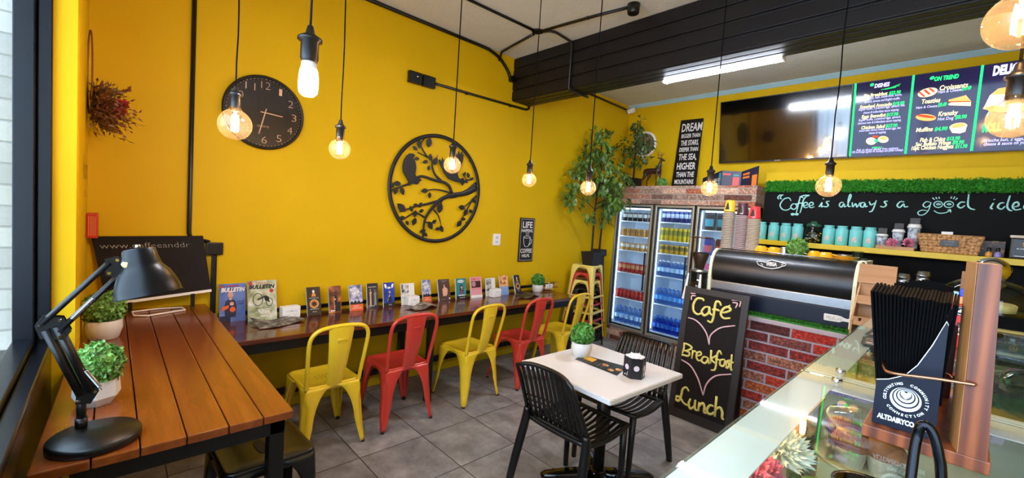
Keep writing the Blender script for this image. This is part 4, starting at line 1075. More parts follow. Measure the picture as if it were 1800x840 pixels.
leaflet('dark folded leaflet lying before the middle outlet and gig guide', [(-3.19, 1.93, 0), (-3.20, 2.03, .006), (-3.24, 2.12, .02), (-3.26, 2.20, .004), (-3.36, 1.90, .02), (-3.36, 2.02, .002), (-3.40, 2.10, .022), (-3.42, 2.20, .004)], 0, flame_mat('leaflet_two', [(.36, '#1f1c1b'), (.5, '#6e6560'), (.6, '#b9b0a6'), (.72, '#8a3b32')], 22), 0)
leaflet('dark folded leaflet lying before the last black brochure', [(-3.14, 3.22, 0), (-3.15, 3.32, .01), (-3.2, 3.42, .018), (-3.22, 3.52, .002), (-3.30, 3.20, .035), (-3.30, 3.31, .012), (-3.36, 3.42, .028), (-3.4, 3.53, .004)], 0, flame_mat('leaflet_three', [(.4, '#1d1a18'), (.54, '#4a4038'), (.7, '#93856f')], 16), 0)
topiary('small dark green topiary in a white pot near the far end of the bench', (-3.42, 3.70, BZ), .076, .064, .055, .085, LEAF, 330, .022)
t = thing('wire_card_rack', 'coiled copper wire rack holding white cards at the bench end', 'card rack', (-3.38, 3.86, BZ))
m = MB(); r0 = .034
for k in range(9):
    y = 3.76+.028*k; m.tube([(-3.40+r0*1.2*math.cos(a)+.02, y+.004*math.sin(a), BZ+r0+.012+r0*math.sin(a)+(.03 if k > 4 else 0)) for a in [2*PI*i/18 for i in range(18)]], .0022, 5, closed=True)
for z in (BZ+.012, BZ+.045): m.tube([(-3.345, 3.74, z), (-3.345, 4.0, z)], .002, 5)
for y in (3.77, 3.87, 3.96): m.tube([(-3.38, y, BZ+.002), (-3.38, y, BZ+.05)], .002, 5)
m.build('wire_coil', COPPER, t)
m = MB(); m.box(-3.365, 3.77, BZ+.03, -3.36, 3.83, BZ+.09); m.box(-3.365, 3.85, BZ+.03, -3.36, 3.90, BZ+.09); m.box(-3.372, 3.835, BZ+.03, -3.367, 3.845, BZ+.11); m.build('cards', WHT, t)

# ------------------------------------------------------------------ things on the white table
topiary('small topiary in a round white pot on the white table', (-1.668, 2.268, .7295), .076, .066, .052, .092, LEAF, 400, .020)
t = thing('menu_card', 'dark printed menu card lying on the white table', 'menu', (-1.45, 2.30, .7295))
mc = [at(x, y, 'z', .7305) for x, y in ((1011, 631), (1027, 624), (1103, 645), (1084, 660))]
m = MB(); m.prism(mc, (0, 0, .0015)); m.build('sheet', KCOV, t)
mu, mw = (mc[3]-mc[0]).normalized(), (mc[1]-mc[0]).normalized(); ml, mh = (mc[3]-mc[0]).length, (mc[1]-mc[0]).length
O = mc[0]+Vector((0, 0, .0022))
m = MB()
for i in range(7): 
    a = O+mu*ml*(.06+.09*i)+mw*mh*.2; m.text(('lunch', 'wraps', 'burger', 'salads', 'toast', 'pies', 'soup')[i], a, -mw*-1, -mu, .008, mh*.5)
m.build('lettering', mat('menu_print', '#b9a98a', .6), t, recalc=False)
m = MB()
for c, q in ((.80, .35), (.60, .72), (.90, .75)): m.poly([O+mu*(ml*c+.022*math.cos(a))+mw*(mh*q+.022*math.sin(a)) for a in [2*PI*i/18 for i in range(18)]])
m.build('food_photo', flame_mat('food_print', [(.35, '#8a4a20'), (.55, '#d99a4a'), (.7, '#efe0c0')], 40), t, recalc=False)
m = MB(); m.poly([O+mu*ml*a+mw*mh*b+Vector((0, 0, .0004)) for a, b in ((.10, .45), (.34, .45), (.34, 1.0), (.10, 1.0))]); m.build('yellow_patch', mat('menu_amber', '#d9a02a', .5), t, recalc=False)
t = thing('sugar_box', 'black hexagonal box full of white sugar sachets on the white table', 'sugar box', (-1.262, 2.245, .7295))
c = Vector((-1.262, 2.245, .7295))
m = MB(); hr = .064
for k in range(6):
    a, b = PI/6+.2+k*PI/3, PI/6+.2+(k+1)*PI/3
    q = [c+Vector((hr*math.cos(x), hr*math.sin(x), 0)) for x in (a, b)]; nrm = Vector((math.cos((a+b)/2), math.sin((a+b)/2), 0))
    m.prism([q[0], q[1], q[1]+Vector((0, 0, .118)), q[0]+Vector((0, 0, .118))], -nrm*.003)
m.prism([c+Vector((hr*.97*math.cos(PI/6+.2+k*PI/3), hr*.97*math.sin(PI/6+.2+k*PI/3), 0)) for k in range(6)], (0, 0, .004))
m.build('box_wall', mat('box_black', '#12131a', .4), t)
m = MB()
for k in (3, 4, 5, 0):
    a = .2+PI/3*k+PI/3; n_ = Vector((math.cos(a), math.sin(a), 0)); tt = Vector((-n_.y, n_.x, 0)); cc = c+n_*(hr*.87+.0012)+Vector((0, 0, .062))
    m.poly([cc+tt*.016*math.cos(x)+Vector((0, 0, .016*math.sin(x))) for x in [2*PI*i/18 for i in range(18)]])
m.build('round_logo', mat('logo_rose', '#d8c4cc', .6), t, recalc=False)
r = random.Random(11); m = MB()
for i in range(110):
    x, y = r.uniform(-.045, .045), r.uniform(-.045, .045)
    if x*x+y*y > .0018: continue
    a = r.uniform(0, PI); M_ = Matrix.Translation(c+Vector((x, y, .09))) @ Matrix.Rotation(a, 4, 'Z') @ Matrix.Rotation(r.uniform(-.25, .25), 4, 'X')
    m.box(-.013, -.0022, -.08, .013, .0022, .026+r.uniform(0, .012), M=M_)
o = m.build('sugar_sachets', mat('paper_white', '#f0ebe6', .6), None); o['kind'] = 'stuff'; tag(o, 'white paper sugar sachets packed in the black hexagonal box', 'sugar sachets')
# ------------------------------------------------------------------ drinks fridges
ICE = mat('fridge_white', '#e9f1f7', .35, var=.02)
LEDF = glow('fridge_light', '#cfe4ff', 4*EM)
def fridge(x0, x1, label, shelves):
    y0, y1, z0, z1 = FY, 5.585, .182, 1.875
    t = thing('drinks_fridge', label, 'fridge', ((x0+x1)/2, (y0+y1)/2, z0))
    m = MB()
    m.box(x0, y0+.05, z0, x0+.03, y1, z1); m.box(x1-.03, y0+.05, z0, x1, y1, z1); m.box(x0+.03, y0+.05, z1-.04, x1-.03, y1, z1); m.box(x0+.03, y0+.05, z0, x1-.03, y1, z0+.05)
    m.build('cabinet', BLKM, t)
    m = MB()
    m.box(x0+.031, y1-.03, z0+.05, x1-.031, y1-.005, z1-.04); m.box(x0+.0305, y0+.06, z0+.05, x0+.04, y1-.03, z1-.04); m.box(x1-.04, y0+.06, z0+.05, x1-.0305, y1-.03, z1-.04); m.box(x0+.04, y0+.06, z0+.05, x1-.04, y1-.03, z0+.06); m.box(x0+.04, y0+.06, z1-.05, x1-.04, y1-.03, z1-.041)
    m.build('liner', ICE, t)
    m = MB(); m.box(x0+.041, y0+.062, z0+.1, x0+.046, y0+.074, z1-.08); m.box(x1-.046, y0+.062, z0+.1, x1-.041, y0+.074, z1-.08); m.box(x0+.08, y0+.07, z1-.065, x1-.08, y0+.10, z1-.052); m.build('light_strip', LEDF, t)
    for z in shelves:
        m = MB(); m.box(x0+.042, y0+.10, z-.014, x1-.042, y0+.105, z); 
        for k in range(9): m.box(x0+.05+k*(x1-x0-.1)/8-.003, y0+.105, z-.008, x0+.05+k*(x1-x0-.1)/8+.003, y1-.035, z-.003)
        m.box(x0+.042, y1-.04, z-.01, x1-.042, y1-.035, z); m.build('shelf', WHT, t)
    d = bpy.data.objects.new('door', None); 
    m = MB(); w = .026
    m.box(x0, y0, z0, x0+w, y0+.045, z1, .004); m.box(x1-w, y0, z0, x1, y0+.045, z1, .004); m.box(x0+w, y0, z1-w, x1-w, y0+.045, z1, .004); m.box(x0+w, y0, z0, x1-w, y0+.045, z0+w*1.4, .004)
    d = m.build('door', GOLD, t)
    m = MB(); m.box(x0+w, y0+.012, z0+w, x1-w, y0+.018, z1-w); m.build('door_glass', FRIDGEG, d)
    m = MB(); m.box(x1-.055, y0-.02, .75, x1-.035, y0-.001, 1.25, .006); m.build('handle', BLKM, d)
    m = MB(); m.box(x0+w, y0+.02, z0+w*1.4, x0+w+.012, y0+.04, z1-w); m.box(x1-w-.012, y0+.02, z0+w*1.4, x1-w, y0+.04, z1-w); m.build('door_gasket', BLK, d)
    return t
SH1 = [1.652, 1.447, 1.252, .945, .588]; SH2 = [1.666, 1.43, 1.265, .97, .608]; SH3 = [1.60, 1.30, 1.02, .70]
fridge(-3.332, -2.785, 'drinks fridge nearest the yellow wall, cans on all but its floor', SH1)
fridge(-2.752, -2.245, 'middle drinks fridge with yellow cans above and clear bottles below', SH2)
fridge(-2.215, -1.62, 'drinks fridge partly hidden behind the coffee grinder and paper cups', SH3)
def can_mesh(h, r, body, band, top):
    m = MB(); m.lathe([(r*.8, 0), (r, .006), (r, h*.42)], (0, 0, 0), 14, cap=False); m.mi = 1; m.lathe([(r, h*.42), (r, h*.80)], (0, 0, 0), 14, cap=False)
    m.mi = 0; m.lathe([(r, h*.80), (r, h-.012), (r*.86, h-.003)], (0, 0, 0), 14, cap=False); m.mi = 2; m.lathe([(r*.86, h-.003), (r*.8, h-.005), (0, h-.005)], (0, 0, 0), 14, cap=False); m.lathe([(0, .0), (r*.8, 0)], (0, 0, 0), 14, cap=False)
    return m, [body, band, top]
def bottle_mesh(h, r, body, cap, lab):
    m = MB(); m.lathe([(0, 0), (r*.9, 0), (r, .01), (r, h*.3)], (0, 0, 0), 12, cap=False); m.mi = 2; m.lathe([(r*1.01, h*.3), (r*1.01, h*.56)], (0, 0, 0), 12, cap=False)
    m.mi = 0; m.lathe([(r, h*.56), (r, h*.64), (r*.8, h*.74), (r*.42, h*.86), (r*.40, h*.93)], (0, 0, 0), 12, cap=False); m.mi = 1; m.lathe([(r*.47, h*.925), (r*.47, h), (0, h)], (0, 0, 0), 12, cap=False)
    return m, [body, cap, lab]
def row(kind, args, z, xa, xb, n, rows, label, group, cat, y=5.20, dy=.075):
    src = None
    for j in range(rows):
        for i in range(n):
            x = xa+(xb-xa)*i/(n-1)
            if src is None:
                m, ms = kind(*args); src = single(m, cat.replace(' ', '_'), ms, label, cat, (x, y, z), group)
            else: 
                o = src.copy(); COL.objects.link(o); o.location = (x, y+dy*j, z)
TOPM = mat('can_lid', '#c9c9cc', .3, metal=.9, var=.03)
def dm(n, c, **k): return mat('drink_'+n, c, .3, var=.06, **k)
row(can_mesh, (.118, .030, dm('black', '#2b2320'), dm('silver', '#c7bfae'), TOPM), SH1[0], -3.25, -2.87, 6, 1, 'dark can with a pale band on the top shelf of the wall-side fridge', 'cans on the top shelf of the wall-side fridge', 'drink can')
row(can_mesh, (.105, .031, dm('gold', '#c98a34'), dm('bronze', '#b0762c'), TOPM), SH1[1], -3.25, -2.87, 6, 1, 'golden orange can on the second shelf of the wall-side fridge', 'cans on the second shelf of the wall-side fridge', 'drink can')
row(can_mesh, (.105, .031, dm('gold', '#c98a34'), dm('paper', '#e6ddc9'), TOPM), SH1[2], -3.25, -2.87, 6, 1, 'orange and white can on the third shelf of the wall-side fridge', 'cans on the third shelf of the wall-side fridge', 'drink can')
row(can_mesh, (.135, .029, dm('red', '#b52a1e'), dm('copper', '#d98a5c'), TOPM), SH1[3], -3.26, -2.87, 7, 1, 'red can with a copper band on the fourth shelf of the wall-side fridge', 'cans on the fourth shelf of the wall-side fridge', 'drink can')
row(can_mesh, (.12, .026, dm('deepred', '#a81f18'), dm('scarlet', '#c73324'), TOPM), SH1[4], -3.27, -2.87, 8, 2, 'plain red can on the fifth shelf of the wall-side fridge', 'cans on the fifth shelf of the wall-side fridge', 'drink can')
BWAT = glass('water_blue', '#d5e7fa', .08); BBLU = glass('drink_blue', '#8fc2f4', .08)
CAPB = dm('cap_blue', '#2f6fc4'); LABL = dm('label_pale', '#b9d6f2'); LABB = dm('label_blue', '#2c6cc9')
row(bottle_mesh, (.215, .031, BWAT, CAPB, LABL), .244, -3.26, -2.88, 6, 2, 'clear bottle with a blue cap on the floor of the wall-side fridge', 'water bottles at the bottom of the wall-side fridge', 'drink bottle')
row(can_mesh, (.135, .026, dm('navy', '#1d2a6a'), dm('silverblue', '#b9bdd2'), TOPM), SH2[0], -2.68, -2.33, 7, 1, 'slim navy and silver can on the top shelf of the middle fridge', 'cans on the top shelf of the middle fridge', 'drink can')
row(can_mesh, (.165, .027, dm('yellow', '#d6b41c'), dm('olive', '#8d8420'), TOPM), SH2[1], -2.68, -2.33, 7, 1, 'tall yellow can on the second shelf of the middle fridge', 'cans on the second shelf of the middle fridge', 'drink can')
row(can_mesh, (.115, .031, dm('ochre', '#c99a1e'), dm('umber', '#6e5a20'), TOPM), SH2[2], -2.67, -2.34, 6, 1, 'ochre can on the third shelf of the middle fridge', 'cans on the third shelf of the middle fridge', 'drink can')
row(bottle_mesh, (.20, .029, BWAT, dm('cap_white', '#dfe8f2'), LABL), SH2[3], -2.68, -2.33, 7, 2, 'pale water bottle on the fourth shelf of the middle fridge', 'bottles on the fourth shelf of the middle fridge', 'drink bottle')
row(bottle_mesh, (.20, .029, BWAT, CAPB, dm('label_cyan', '#63a8e6')), SH2[4], -2.68, -2.33, 7, 2, 'water bottle with a cyan label on the fifth shelf of the middle fridge', 'bottles on the fifth shelf of the middle fridge', 'drink bottle')
row(bottle_mesh, (.20, .030, BBLU, CAPB, LABB), .244, -2.68, -2.33, 7, 2, 'deep blue bottle on the floor of the middle fridge', 'bottles at the bottom of the middle fridge', 'drink bottle')
m, ms = MB(), None
def carton(lb, x, z, w, h, c1, c2, grp):
    t = thing('drink_carton', lb, 'carton', (x, 5.22, z), 0, grp)
    m = MB(); m.box(-w/2, -.035, 0, w/2, .035, h*.86, .003); m.prism([(-w/2, -.035, h*.86), (-w/2, .035, h*.86), (-w/2, 0, h)], (w, 0, 0)); m.build('carton_body', c1, t, world=False)
    m = MB(); m.box(-w/2+.008, -.0362, h*.2, w/2-.008, -.0354, h*.6); m.build('label_panel', c2, t, world=False)
carton('dark teal-panelled carton on the top fridge shelf behind the coffee grinder', -2.10, SH3[0], .11, .22, dm('charcoal', '#2b2a2c'), dm('tealp', '#4a8f98'), 'cartons in the fridge behind the coffee grinder')
carton('dark teal-panelled carton on the top fridge shelf, beside the paper cup towers', -1.96, SH3[0], .11, .22, dm('charcoal', '#2b2a2c'), dm('tealp', '#4a8f98'), 'cartons in the fridge behind the coffee grinder')
carton('blue and pink carton on the second shelf of the fridge behind the coffee grinder', -2.09, SH3[1], .10, .20, dm('royal', '#2742a8'), dm('hotpink', '#e0667c'), 'cartons in the fridge behind the coffee grinder')
carton('brown and red carton on the second shelf of the fridge behind the coffee grinder', -1.96, SH3[1], .10, .20, dm('brown', '#5a2a20'), dm('tomato', '#c9483a'), 'cartons in the fridge behind the coffee grinder')
carton('pink carton on the third shelf of the fridge behind the coffee grinder', -2.09, SH3[2], .10, .18, dm('pink', '#d9668a'), dm('paper', '#e6ddc9'), 'cartons in the fridge behind the coffee grinder')

# ------------------------------------------------------------------ on the brick bulkhead
KZ = 2.118
t = thing('dream_sign', 'tall black sign with white words standing on the brick bulkhead', 'sign', (-2.6, 5.52, KZ))
S0, S1, S2, S3 = Vector((-2.775, 5.50, KZ)), Vector((-2.445, 5.50, KZ)), Vector((-2.458, 5.585, 3.04)), Vector((-2.758, 5.585, 3.045))
m = MB(); m.prism([S0, S1, S2, S3], (0, .012, 0)); m.build('panel', KCOV, t)
m = MB(); wv = (S3-S0).normalized(); uv = Vector((1, 0, 0)); nn = Vector((0, -1, .1)).normalized()
zt = .875
for s, h, wd, gap in (('DREAM', .105, .27, .0), ('BIGGER THAN', .052, .25, .035), ('THE STARS,', .066, .24, .035), ('DEEPER THAN', .052, .25, .03), ('THE SEA,', .078, .24, .035), ('HIGHER', .088, .25, .04), ('THAN THE', .066, .24, .035), ('MOUNTAINS', .058, .255, .035)):
    zt -= h+gap
    m.text(s, S0.lerp(S1, .5)+wv*zt+nn*.002+Vector((.003*(zt-.4), 0, 0)), uv, wv, h, wd, bold=.015, align='C')
m.build('lettering', INKW, t, recalc=False)
mc_ = at(1133, 254, 'y', WB-.02)
t = thing('round_white_clock', 'round white framed wall clock behind the small ficus on the bulkhead', 'clock', (mc_.x, WB, mc_.z))
RY = Matrix.Rotation(PI/2, 4, 'X'); R_ = .185
m = MB(); m.lathe([(R_-.03, .004), (R_, .004), (R_, .03), (R_-.012, .038), (R_-.028, .032)], (mc_.x, WB, mc_.z), 48, RY, cap=False); m.build('frame', WHT, t)
m = MB(); m.lathe([(0, .020), (R_-.026, .020)], (mc_.x, WB, mc_.z), 48, RY, cap=False); m.build('face', mat('clock_silver', '#8d8a80', .15, metal=.6, var=.4, scale=8, stretch=(4, 1, .3)), t)
m = MB(); m.box(mc_.x-.03, WB-.026, mc_.z-.015, mc_.x+.03, WB-.022, mc_.z+.015); m.build('hands', WHT, t)
# deer figurine
dx, dy_ = -2.955, 5.33
t = thing('deer_figurine', 'dark brown stag figurine with a leafy collar standing on the bulkhead', 'figurine', (dx, dy_, KZ))
DEER = mat('dark_bronze', '#3a2114', .45, var=.2)
m = MB()
def D(x, z, y=0): return Vector((dx+x, dy_+y, KZ+z))
m.tube(spline([D(-.125, .205), D(-.11, .215), D(-.05, .222), D(.02, .222), D(.065, .235), D(.085, .262)], 4), [.018, .030, .036, .040, .042, .043, .043, .042, .041, .040, .040, .040, .042, .044, .046, .047, .045, .042, .038, .034, .030][:21], 12)
m.tube(spline([D(.06, .245), D(.078, .285), D(.088, .33), D(.098, .362)], 4), [.040, .036, .032, .029, .027, .025, .023, .022, .021, .020, .020, .020, .019], 12)
m.tube(spline([D(.088, .372), D(.108, .372), D(.132, .360), D(.148, .352)], 3), [.018, .021, .021, .019, .016, .014, .012, .011, .010, .008], 10)
for s in (-1, 1): m.tube([D(.088, .378, s*.012), D(.070, .392, s*.035), D(.062, .395, s*.045)], [.006, .009, .002], 6)
m.tube([D(-.128, .215), D(-.145, .205), D(-.148, .185)], [.008, .008, .004], 6)
for s, pts in ((-1, [D(.055, .225, -.022), D(.060, .16, -.024), D(.055, .115, -.024), D(.062, .10, -.024), D(.060, .012, -.024)]), (1, [D(.07, .225, .022), D(.085, .16, .024), D(.088, .115, .024), D(.082, .10, .024), D(.085, .012, .024)])):
    m.tube(pts, [.026, .016, .0105, .009, .007], 8); m.cyl(pts[-1], pts[-1]-Vector((-.004, 0, .012)), .008, .009, 8)
for s, pts in ((-1, [D(-.11, .21, -.022), D(-.105, .165, -.026), D(-.135, .118, -.026), D(-.155, .095, -.026), D(-.160, .012, -.026)]), (1, [D(-.095, .21, .022), D(-.075, .165, .026), D(-.09, .118, .026), D(-.105, .095, .026), D(-.098, .012, .026)])):
    m.tube(pts, [.034, .026, .013, .010, .007], 8); m.cyl(pts[-1], pts[-1]-Vector((-.004, 0, .012)), .008, .009, 8)
m.build('body', DEER, t)
for s in (-1, 1):
    m = MB(); B = [D(.092, .388, s*.012), D(.075, .42, s*.035), D(.078, .455, s*.06), D(.10, .475, s*.062)]
    m.tube(spline(B, 3), [.006, .006, .0055, .005, .005, .0045, .004, .0035, .003, .002], 6)
    for a, b in ((B[1], D(.115, .445, s*.03)), (B[2], D(.052, .478, s*.06)), (spline(B, 3)[4], D(.045, .44, s*.05))): m.tube([a, b], [.0045, .0015], 6)
    m.build('antler', mat('antler_brown', '#8a5a30', .5), t)
r = random.Random(5); m = MB()
for i in range(60):
    a = r.uniform(0, 2*PI); c = D(.072+.036*math.cos(a), .285+.012*math.cos(a)+r.uniform(-.012, .012), .036*math.sin(a)); leaf(m, c, rdir(r), rdir(r), .026, .008)
m.build('leaf_collar', LEAFD, t)
topiary('tiny leafy ball beside the deer figurine', (-2.79, 5.27, KZ), .062, .03, .028, .02, LEAFL, 220, .020)
# pods boxes on the bulkhead right end
t = thing('coffee_box_display', 'dark printed folding display of coffee boxes at the right end of the bulkhead', 'display box', (-2.0, 5.3, KZ))
x0_, x1_ = -2.30, -1.62
P = [Vector((x0_, 5.36, KZ)), Vector((-2.02, 5.22, KZ)), Vector((-1.82, 5.26, KZ)), Vector((x1_, 5.18, KZ))]
hh = [.12, .19, .175, .225]
m = MB()
for i in range(3): m.prism([P[i], P[i+1], P[i+1]+Vector((0, 0, hh[i+1])), P[i]+Vector((0, 0, hh[i]))], (.0, .01, 0))
m.build('panel', mat('box_navy', '#23223a', .4), t)
def onp(i, a0, a1, b0, b1, mt, nm='print_block'):
    A_, B_ = P[i], P[i+1]; n_ = (B_-A_).cross(Vector((0, 0, 1))).normalized()
    def q(a, b): return A_.lerp(B_, a)+Vector((0, 0, b*(hh[i]+(hh[i+1]-hh[i])*a)))+n_*.002
    return [q(a0, b0), q(a1, b0), q(a1, b1), q(a0, b1)]
cols = {'pale': (mat('box_pale', '#b9b0a6', .5), [(0, .05+.19*k, .20+.19*k, .06+.3*j, .28+.3*j) for k in range(5) for j in range(2)]), 'coral': (mat('box_coral', '#e0504f', .5), [(1, .58, .9, .05, .62), (1, .05, .45, .72, .84)]),
        'teal': (mat('box_teal', '#2f8d9a', .5), [(0, .86, .97, .1, .9), (1, .6, .88, .68, .8)]), 'orange': (mat('box_orange', '#dd7a30', .5), [(2, .66, .95, .05, .6), (2, .1, .5, .5, .62), (2, .1, .5, .7, .82)])}
for nm, (mt, L_) in cols.items():
    m = MB()
    for q in L_: m.poly(onp(*q, None))
    m.build('printed_block', mt, t, recalc=False)

# ------------------------------------------------------------------ ficus trees
def ficus(label, loc, pot, trunk, crown, n, lm, seed, L=.06, clip=None):
    """pot: list of (r,z) square profile; trunk: polyline; crown: list of (centre, radii)"""
    r = random.Random(seed); t = thing('potted_ficus', label, 'plant', loc)
    m = MB(); n4 = len(pot)
    for (a, za), (b, zb) in zip(pot, pot[1:]): 
        A_ = [(a*x, a*y, za) for x, y in ((-1, -1), (1, -1), (1, 1), (-1, 1))]; B_ = [(b*x, b*y, zb) for x, y in ((-1, -1), (1, -1), (1, 1), (-1, 1))]
        for i in range(4): m.poly([A_[i], A_[(i+1) % 4], B_[(i+1) % 4], B_[i]])
    m.poly([(pot[0][0]*x, pot[0][0]*y, pot[0][1]) for x, y in ((-1, -1), (-1, 1), (1, 1), (1, -1))]); m.poly([(pot[-1][0]*x, pot[-1][0]*y, pot[-1][1]) for x, y in ((-1, -1), (1, -1), (1, 1), (-1, 1))])
    m.build('pot', mat('pot_black', '#17181c', .5, var=.15), t, world=False)
    tr = MB(); T = spline(trunk, 5); k = len(T); tr.tube(T, [.014-.008*i/(k-1) for i in range(k)], 8)
    fo = MB()
    top = T[-1]
    for c, R in crown:
        c = Vector(c); q = min(T, key=lambda p: (p-c-Vector((0, 0, -.12))).length)
        tr.tube(spline([q, q.lerp(c, .5)+Vector((0, 0, .03)), c], 3), [.006, .0055, .005, .004, .0035, .003, .002][:7], 5)
        for i in range(int(n*R[0]*R[2]/.02)):
            d = rdir(r); e = c+Vector((d.x*R[0], d.y*R[1], d.z*R[2]))*r.uniform(.55, 1.0)
            if r.random() < .25: tr.tube([c, (c+e)/2+Vector((0, 0, .02)), e], [.002, .0016, .001], 4)
            for j in range(3):
                s = e+rdir(r)*.035
                if clip and not clip(s+Vector(loc)): continue
                dd = (d*.7+Vector((0, 0, -.75))+rdir(r)*.6).normalized()
                leaf(fo, s, dd, d+Vector((0, 0, .6))+rdir(r)*.3, L*r.uniform(.75, 1.2), L*r.uniform(.2, .28), .12)
    tr.build('trunk', BARK, t, world=False); fo.build('foliage', lm, t, world=False)
    return t
fx, fy, fz = sx_, sy_, .76+.098*3
wallclip = lambda p: p.x > WA+.10 and p.y < 5.5
def rel(px, py, y, base): return at(px, py, 'y', y)-Vector(base)
B1 = (fx+.03, fy+.03, fz-.005)
ficus('tall leafy ficus in a black square pot on top of the stacked stools', B1, [(.075, 0), (.098, .17), (.088, .17), (.086, .15)],
      [(0, 0, .15), (0.0, 0, .5), (.005, 0, .85), (.03, .02, 1.15), (.02, 0, 1.5)],
      [((.02, -.02, 1.66), (.11, .11, .10)), ((.03, 0, 1.55), (.14, .14, .16)), ((-.08, -.14, 1.28), (.17, .16, .16)), ((.12, .05, 1.33), (.17, .15, .15)), ((-.10, -.34, 1.08), (.18, .18, .15)), ((-.10, -.30, .86), (.18, .17, .13)), ((.10, -.05, 1.05), (.16, .15, .14)), ((.22, .15, 1.12), (.17, .15, .13)), ((.16, .12, .80), (.15, .12, .10)), ((.28, .10, .88), (.14, .13, .15)), ((-.0, -.05, .62), (.09, .09, .07)), ((-.02, -.1, 1.45), (.12, .12, .12))], 27, LEAFD, 21, .092, lambda p: wallclip(p) and p.y < 4.98)
B2 = (-3.40, 4.86, 0)
ficus('thin-trunked ficus in a tall tapered planter between the stools and the fridge', B2, [(.10, 0), (.05, 1.14), (.07, 1.16), (.07, 1.24), (.06, 1.24), (.06, 1.22)],
      [(0, 0, 1.22), (.01, 0, 1.6), (.035, -.01, 1.9), (.02, -.02, 2.1)], [((.02, -.10, 2.12), (.16, .12, .12)), ((.16, -.12, 1.98), (.15, .12, .13)), ((.20, -.1, 1.80), (.12, .1, .12)), ((.10, -.12, 1.66), (.1, .1, .07))], 26, LEAFD, 33, .09, lambda p: wallclip(p) and p.y < 5.0)
B3 = (-3.235, 5.30, KZ)
ficus('small ficus in a black pot on the brick bulkhead before the round clock', B3, [(.068, 0), (.088, .125), (.080, .125), (.078, .11)],
      [(0, 0, .11), (0, 0, .35), (0, -.01, .55), (.02, -.01, .8)], [((.02, 0, .74), (.13, .12, .14)), ((-.14, -.04, .58), (.14, .12, .12)), ((.13, -.03, .56), (.13, .12, .13)), ((-.06, -.02, .42), (.10, .1, .10)), ((.12, -.02, .37), (.12, .1, .08)), ((.0, -.02, .88), (.09, .08, .07))], 26, mat('dark_ficus_green', '#3a5c24', .4, var=.5, scale=18), 44, .075, wallclip)
# ------------------------------------------------------------------ television and menu screens
SY = WB-.062
TK = .115/.725; WT = Vector((0, -TK, 1)).normalized()      # both screens tip forward on their mounts
def tipped(m, x0, x1, z0, z1, d0, d1):
    N_ = Vector((0, 1, TK)).normalized(); m.prism([Vector((x, SY-TK*(z-2.44), z))+N_*d0 for x, z in ((x0, z0), (x1, z0), (x1, z1), (x0, z1))], N_*(d1-d0))
X_ = Vector((1, 0, 0)); Z_ = Vector((0, 0, 1))
t = thing('television', 'large switched-off black television on the back wall left of the menu screen', 'television', (-1.57, WB, 2.82))
m = MB(); tipped(m, -2.195, -.905, 2.44, 3.168, 0, .045); m.build('body', BLK, t)
m = MB(); m.box(-1.75, WB-.05, 2.6, -1.35, WB-.002, 2.9); m.build('mount', BLKM, t)
m = MB(); tipped(m, -2.184, -.916, 2.456, 3.158, -.0025, -.0005); m.build('screen', mat('dark_screen_glass', '#050505', .05, var=.02, spec=1.0, coat=1), t)
m = MB(); tipped(m, -1.58, -1.52, 2.443, 2.452, -.004, -.001); m.build('badge', GRYP, t)
t = thing('menu_screen', 'glowing dark menu screen with green lines and food prices on the back wall', 'menu screen', (-.2, WB, 2.82))
m = MB(); tipped(m, -.898, .62, 2.44, 3.168, 0, .045); m.build('body', BLK, t)
m = MB(); m.box(-.4, WB-.05, 2.6, .1, WB-.002, 2.9); m.build('mount', BLKM, t)
m = MB(); tipped(m, -.892, .612, 2.45, 3.161, -.0025, -.0005)
g = NG('menu_screen_glow'); v, (x, y, z) = g.xyz(); e = g.ramp(g.noise(v, 1.5, 2), [(.3, '#15122a'), (.7, '#211c3c')])
g.l(e, g.b.inputs['Emission Color']); g.b.inputs['Emission Strength'].default_value = .8; g.b.inputs['Base Color'].default_value = lin('#0c0b12'); g.b.inputs['Roughness'].default_value = .08; g.b.inputs['Specular IOR Level'].default_value = .3
m.build('screen', g.m, t)
GRN, LAV, CRM = glow('screen_green', '#23e868', 1.1), glow('screen_lavender', '#b9b4f5', .9), glow('screen_cream', '#f2d79a', 1.0)
OR_, RD_, BRN_ = glow('screen_orange', '#e89a5a', .9), glow('screen_red', '#c8452e', .8), glow('screen_bun', '#f0c9a0', .9)
yy = SY-.004
def S(px, py): return atp(px, py, (0, yy, 2.44), Vector((0, 1, TK)))
def bar(mt, a, b, w):
    a, b = S(*a), S(*b); m = MB(); m.poly([a-X_*w, a+X_*w, b+X_*w, b-X_*w]); m.build('divider_line', mt, t, recalc=False)
def mtxt(mt, s, a, b, h, bold=.01, shear=.15):
    """words whose baseline runs between two photo points on the screen"""
    p, q = S(*a), S(*b); z = (p.z+q.z)/2; m = MB(); m.text(s, (p.x, SY-.004-TK*(z-2.44), z), X_, WT, h, q.x-p.x, bold=bold, shear=shear); m.build('lettering', mt, t, recalc=False)
def c5(x, y): return (1480+x/4, 90+y/4)
for a, b in (((97, 228), (55, 737)), ((505, 168), (446, 720)), ((990, 98), (910, 700))): bar(GRN, c5(*a), c5(*b), .008)
mtxt(GRN, 'ON TREND', c5(648, 208), c5(820, 190), .034, .04); mtxt(GRN, 'TASTY', c5(1238, 200), c5(1420, 165), .05, .05)
for s, a, b in (('$22.90', (330, 306), (412, 296)), ('$19.90', (355, 382), (438, 372)), ('$17.90', (312, 458), (395, 450)), ('$17.90', (307, 536), (388, 530))): mtxt(GRN, s, c5(*a), c5(*b), .028, .03)
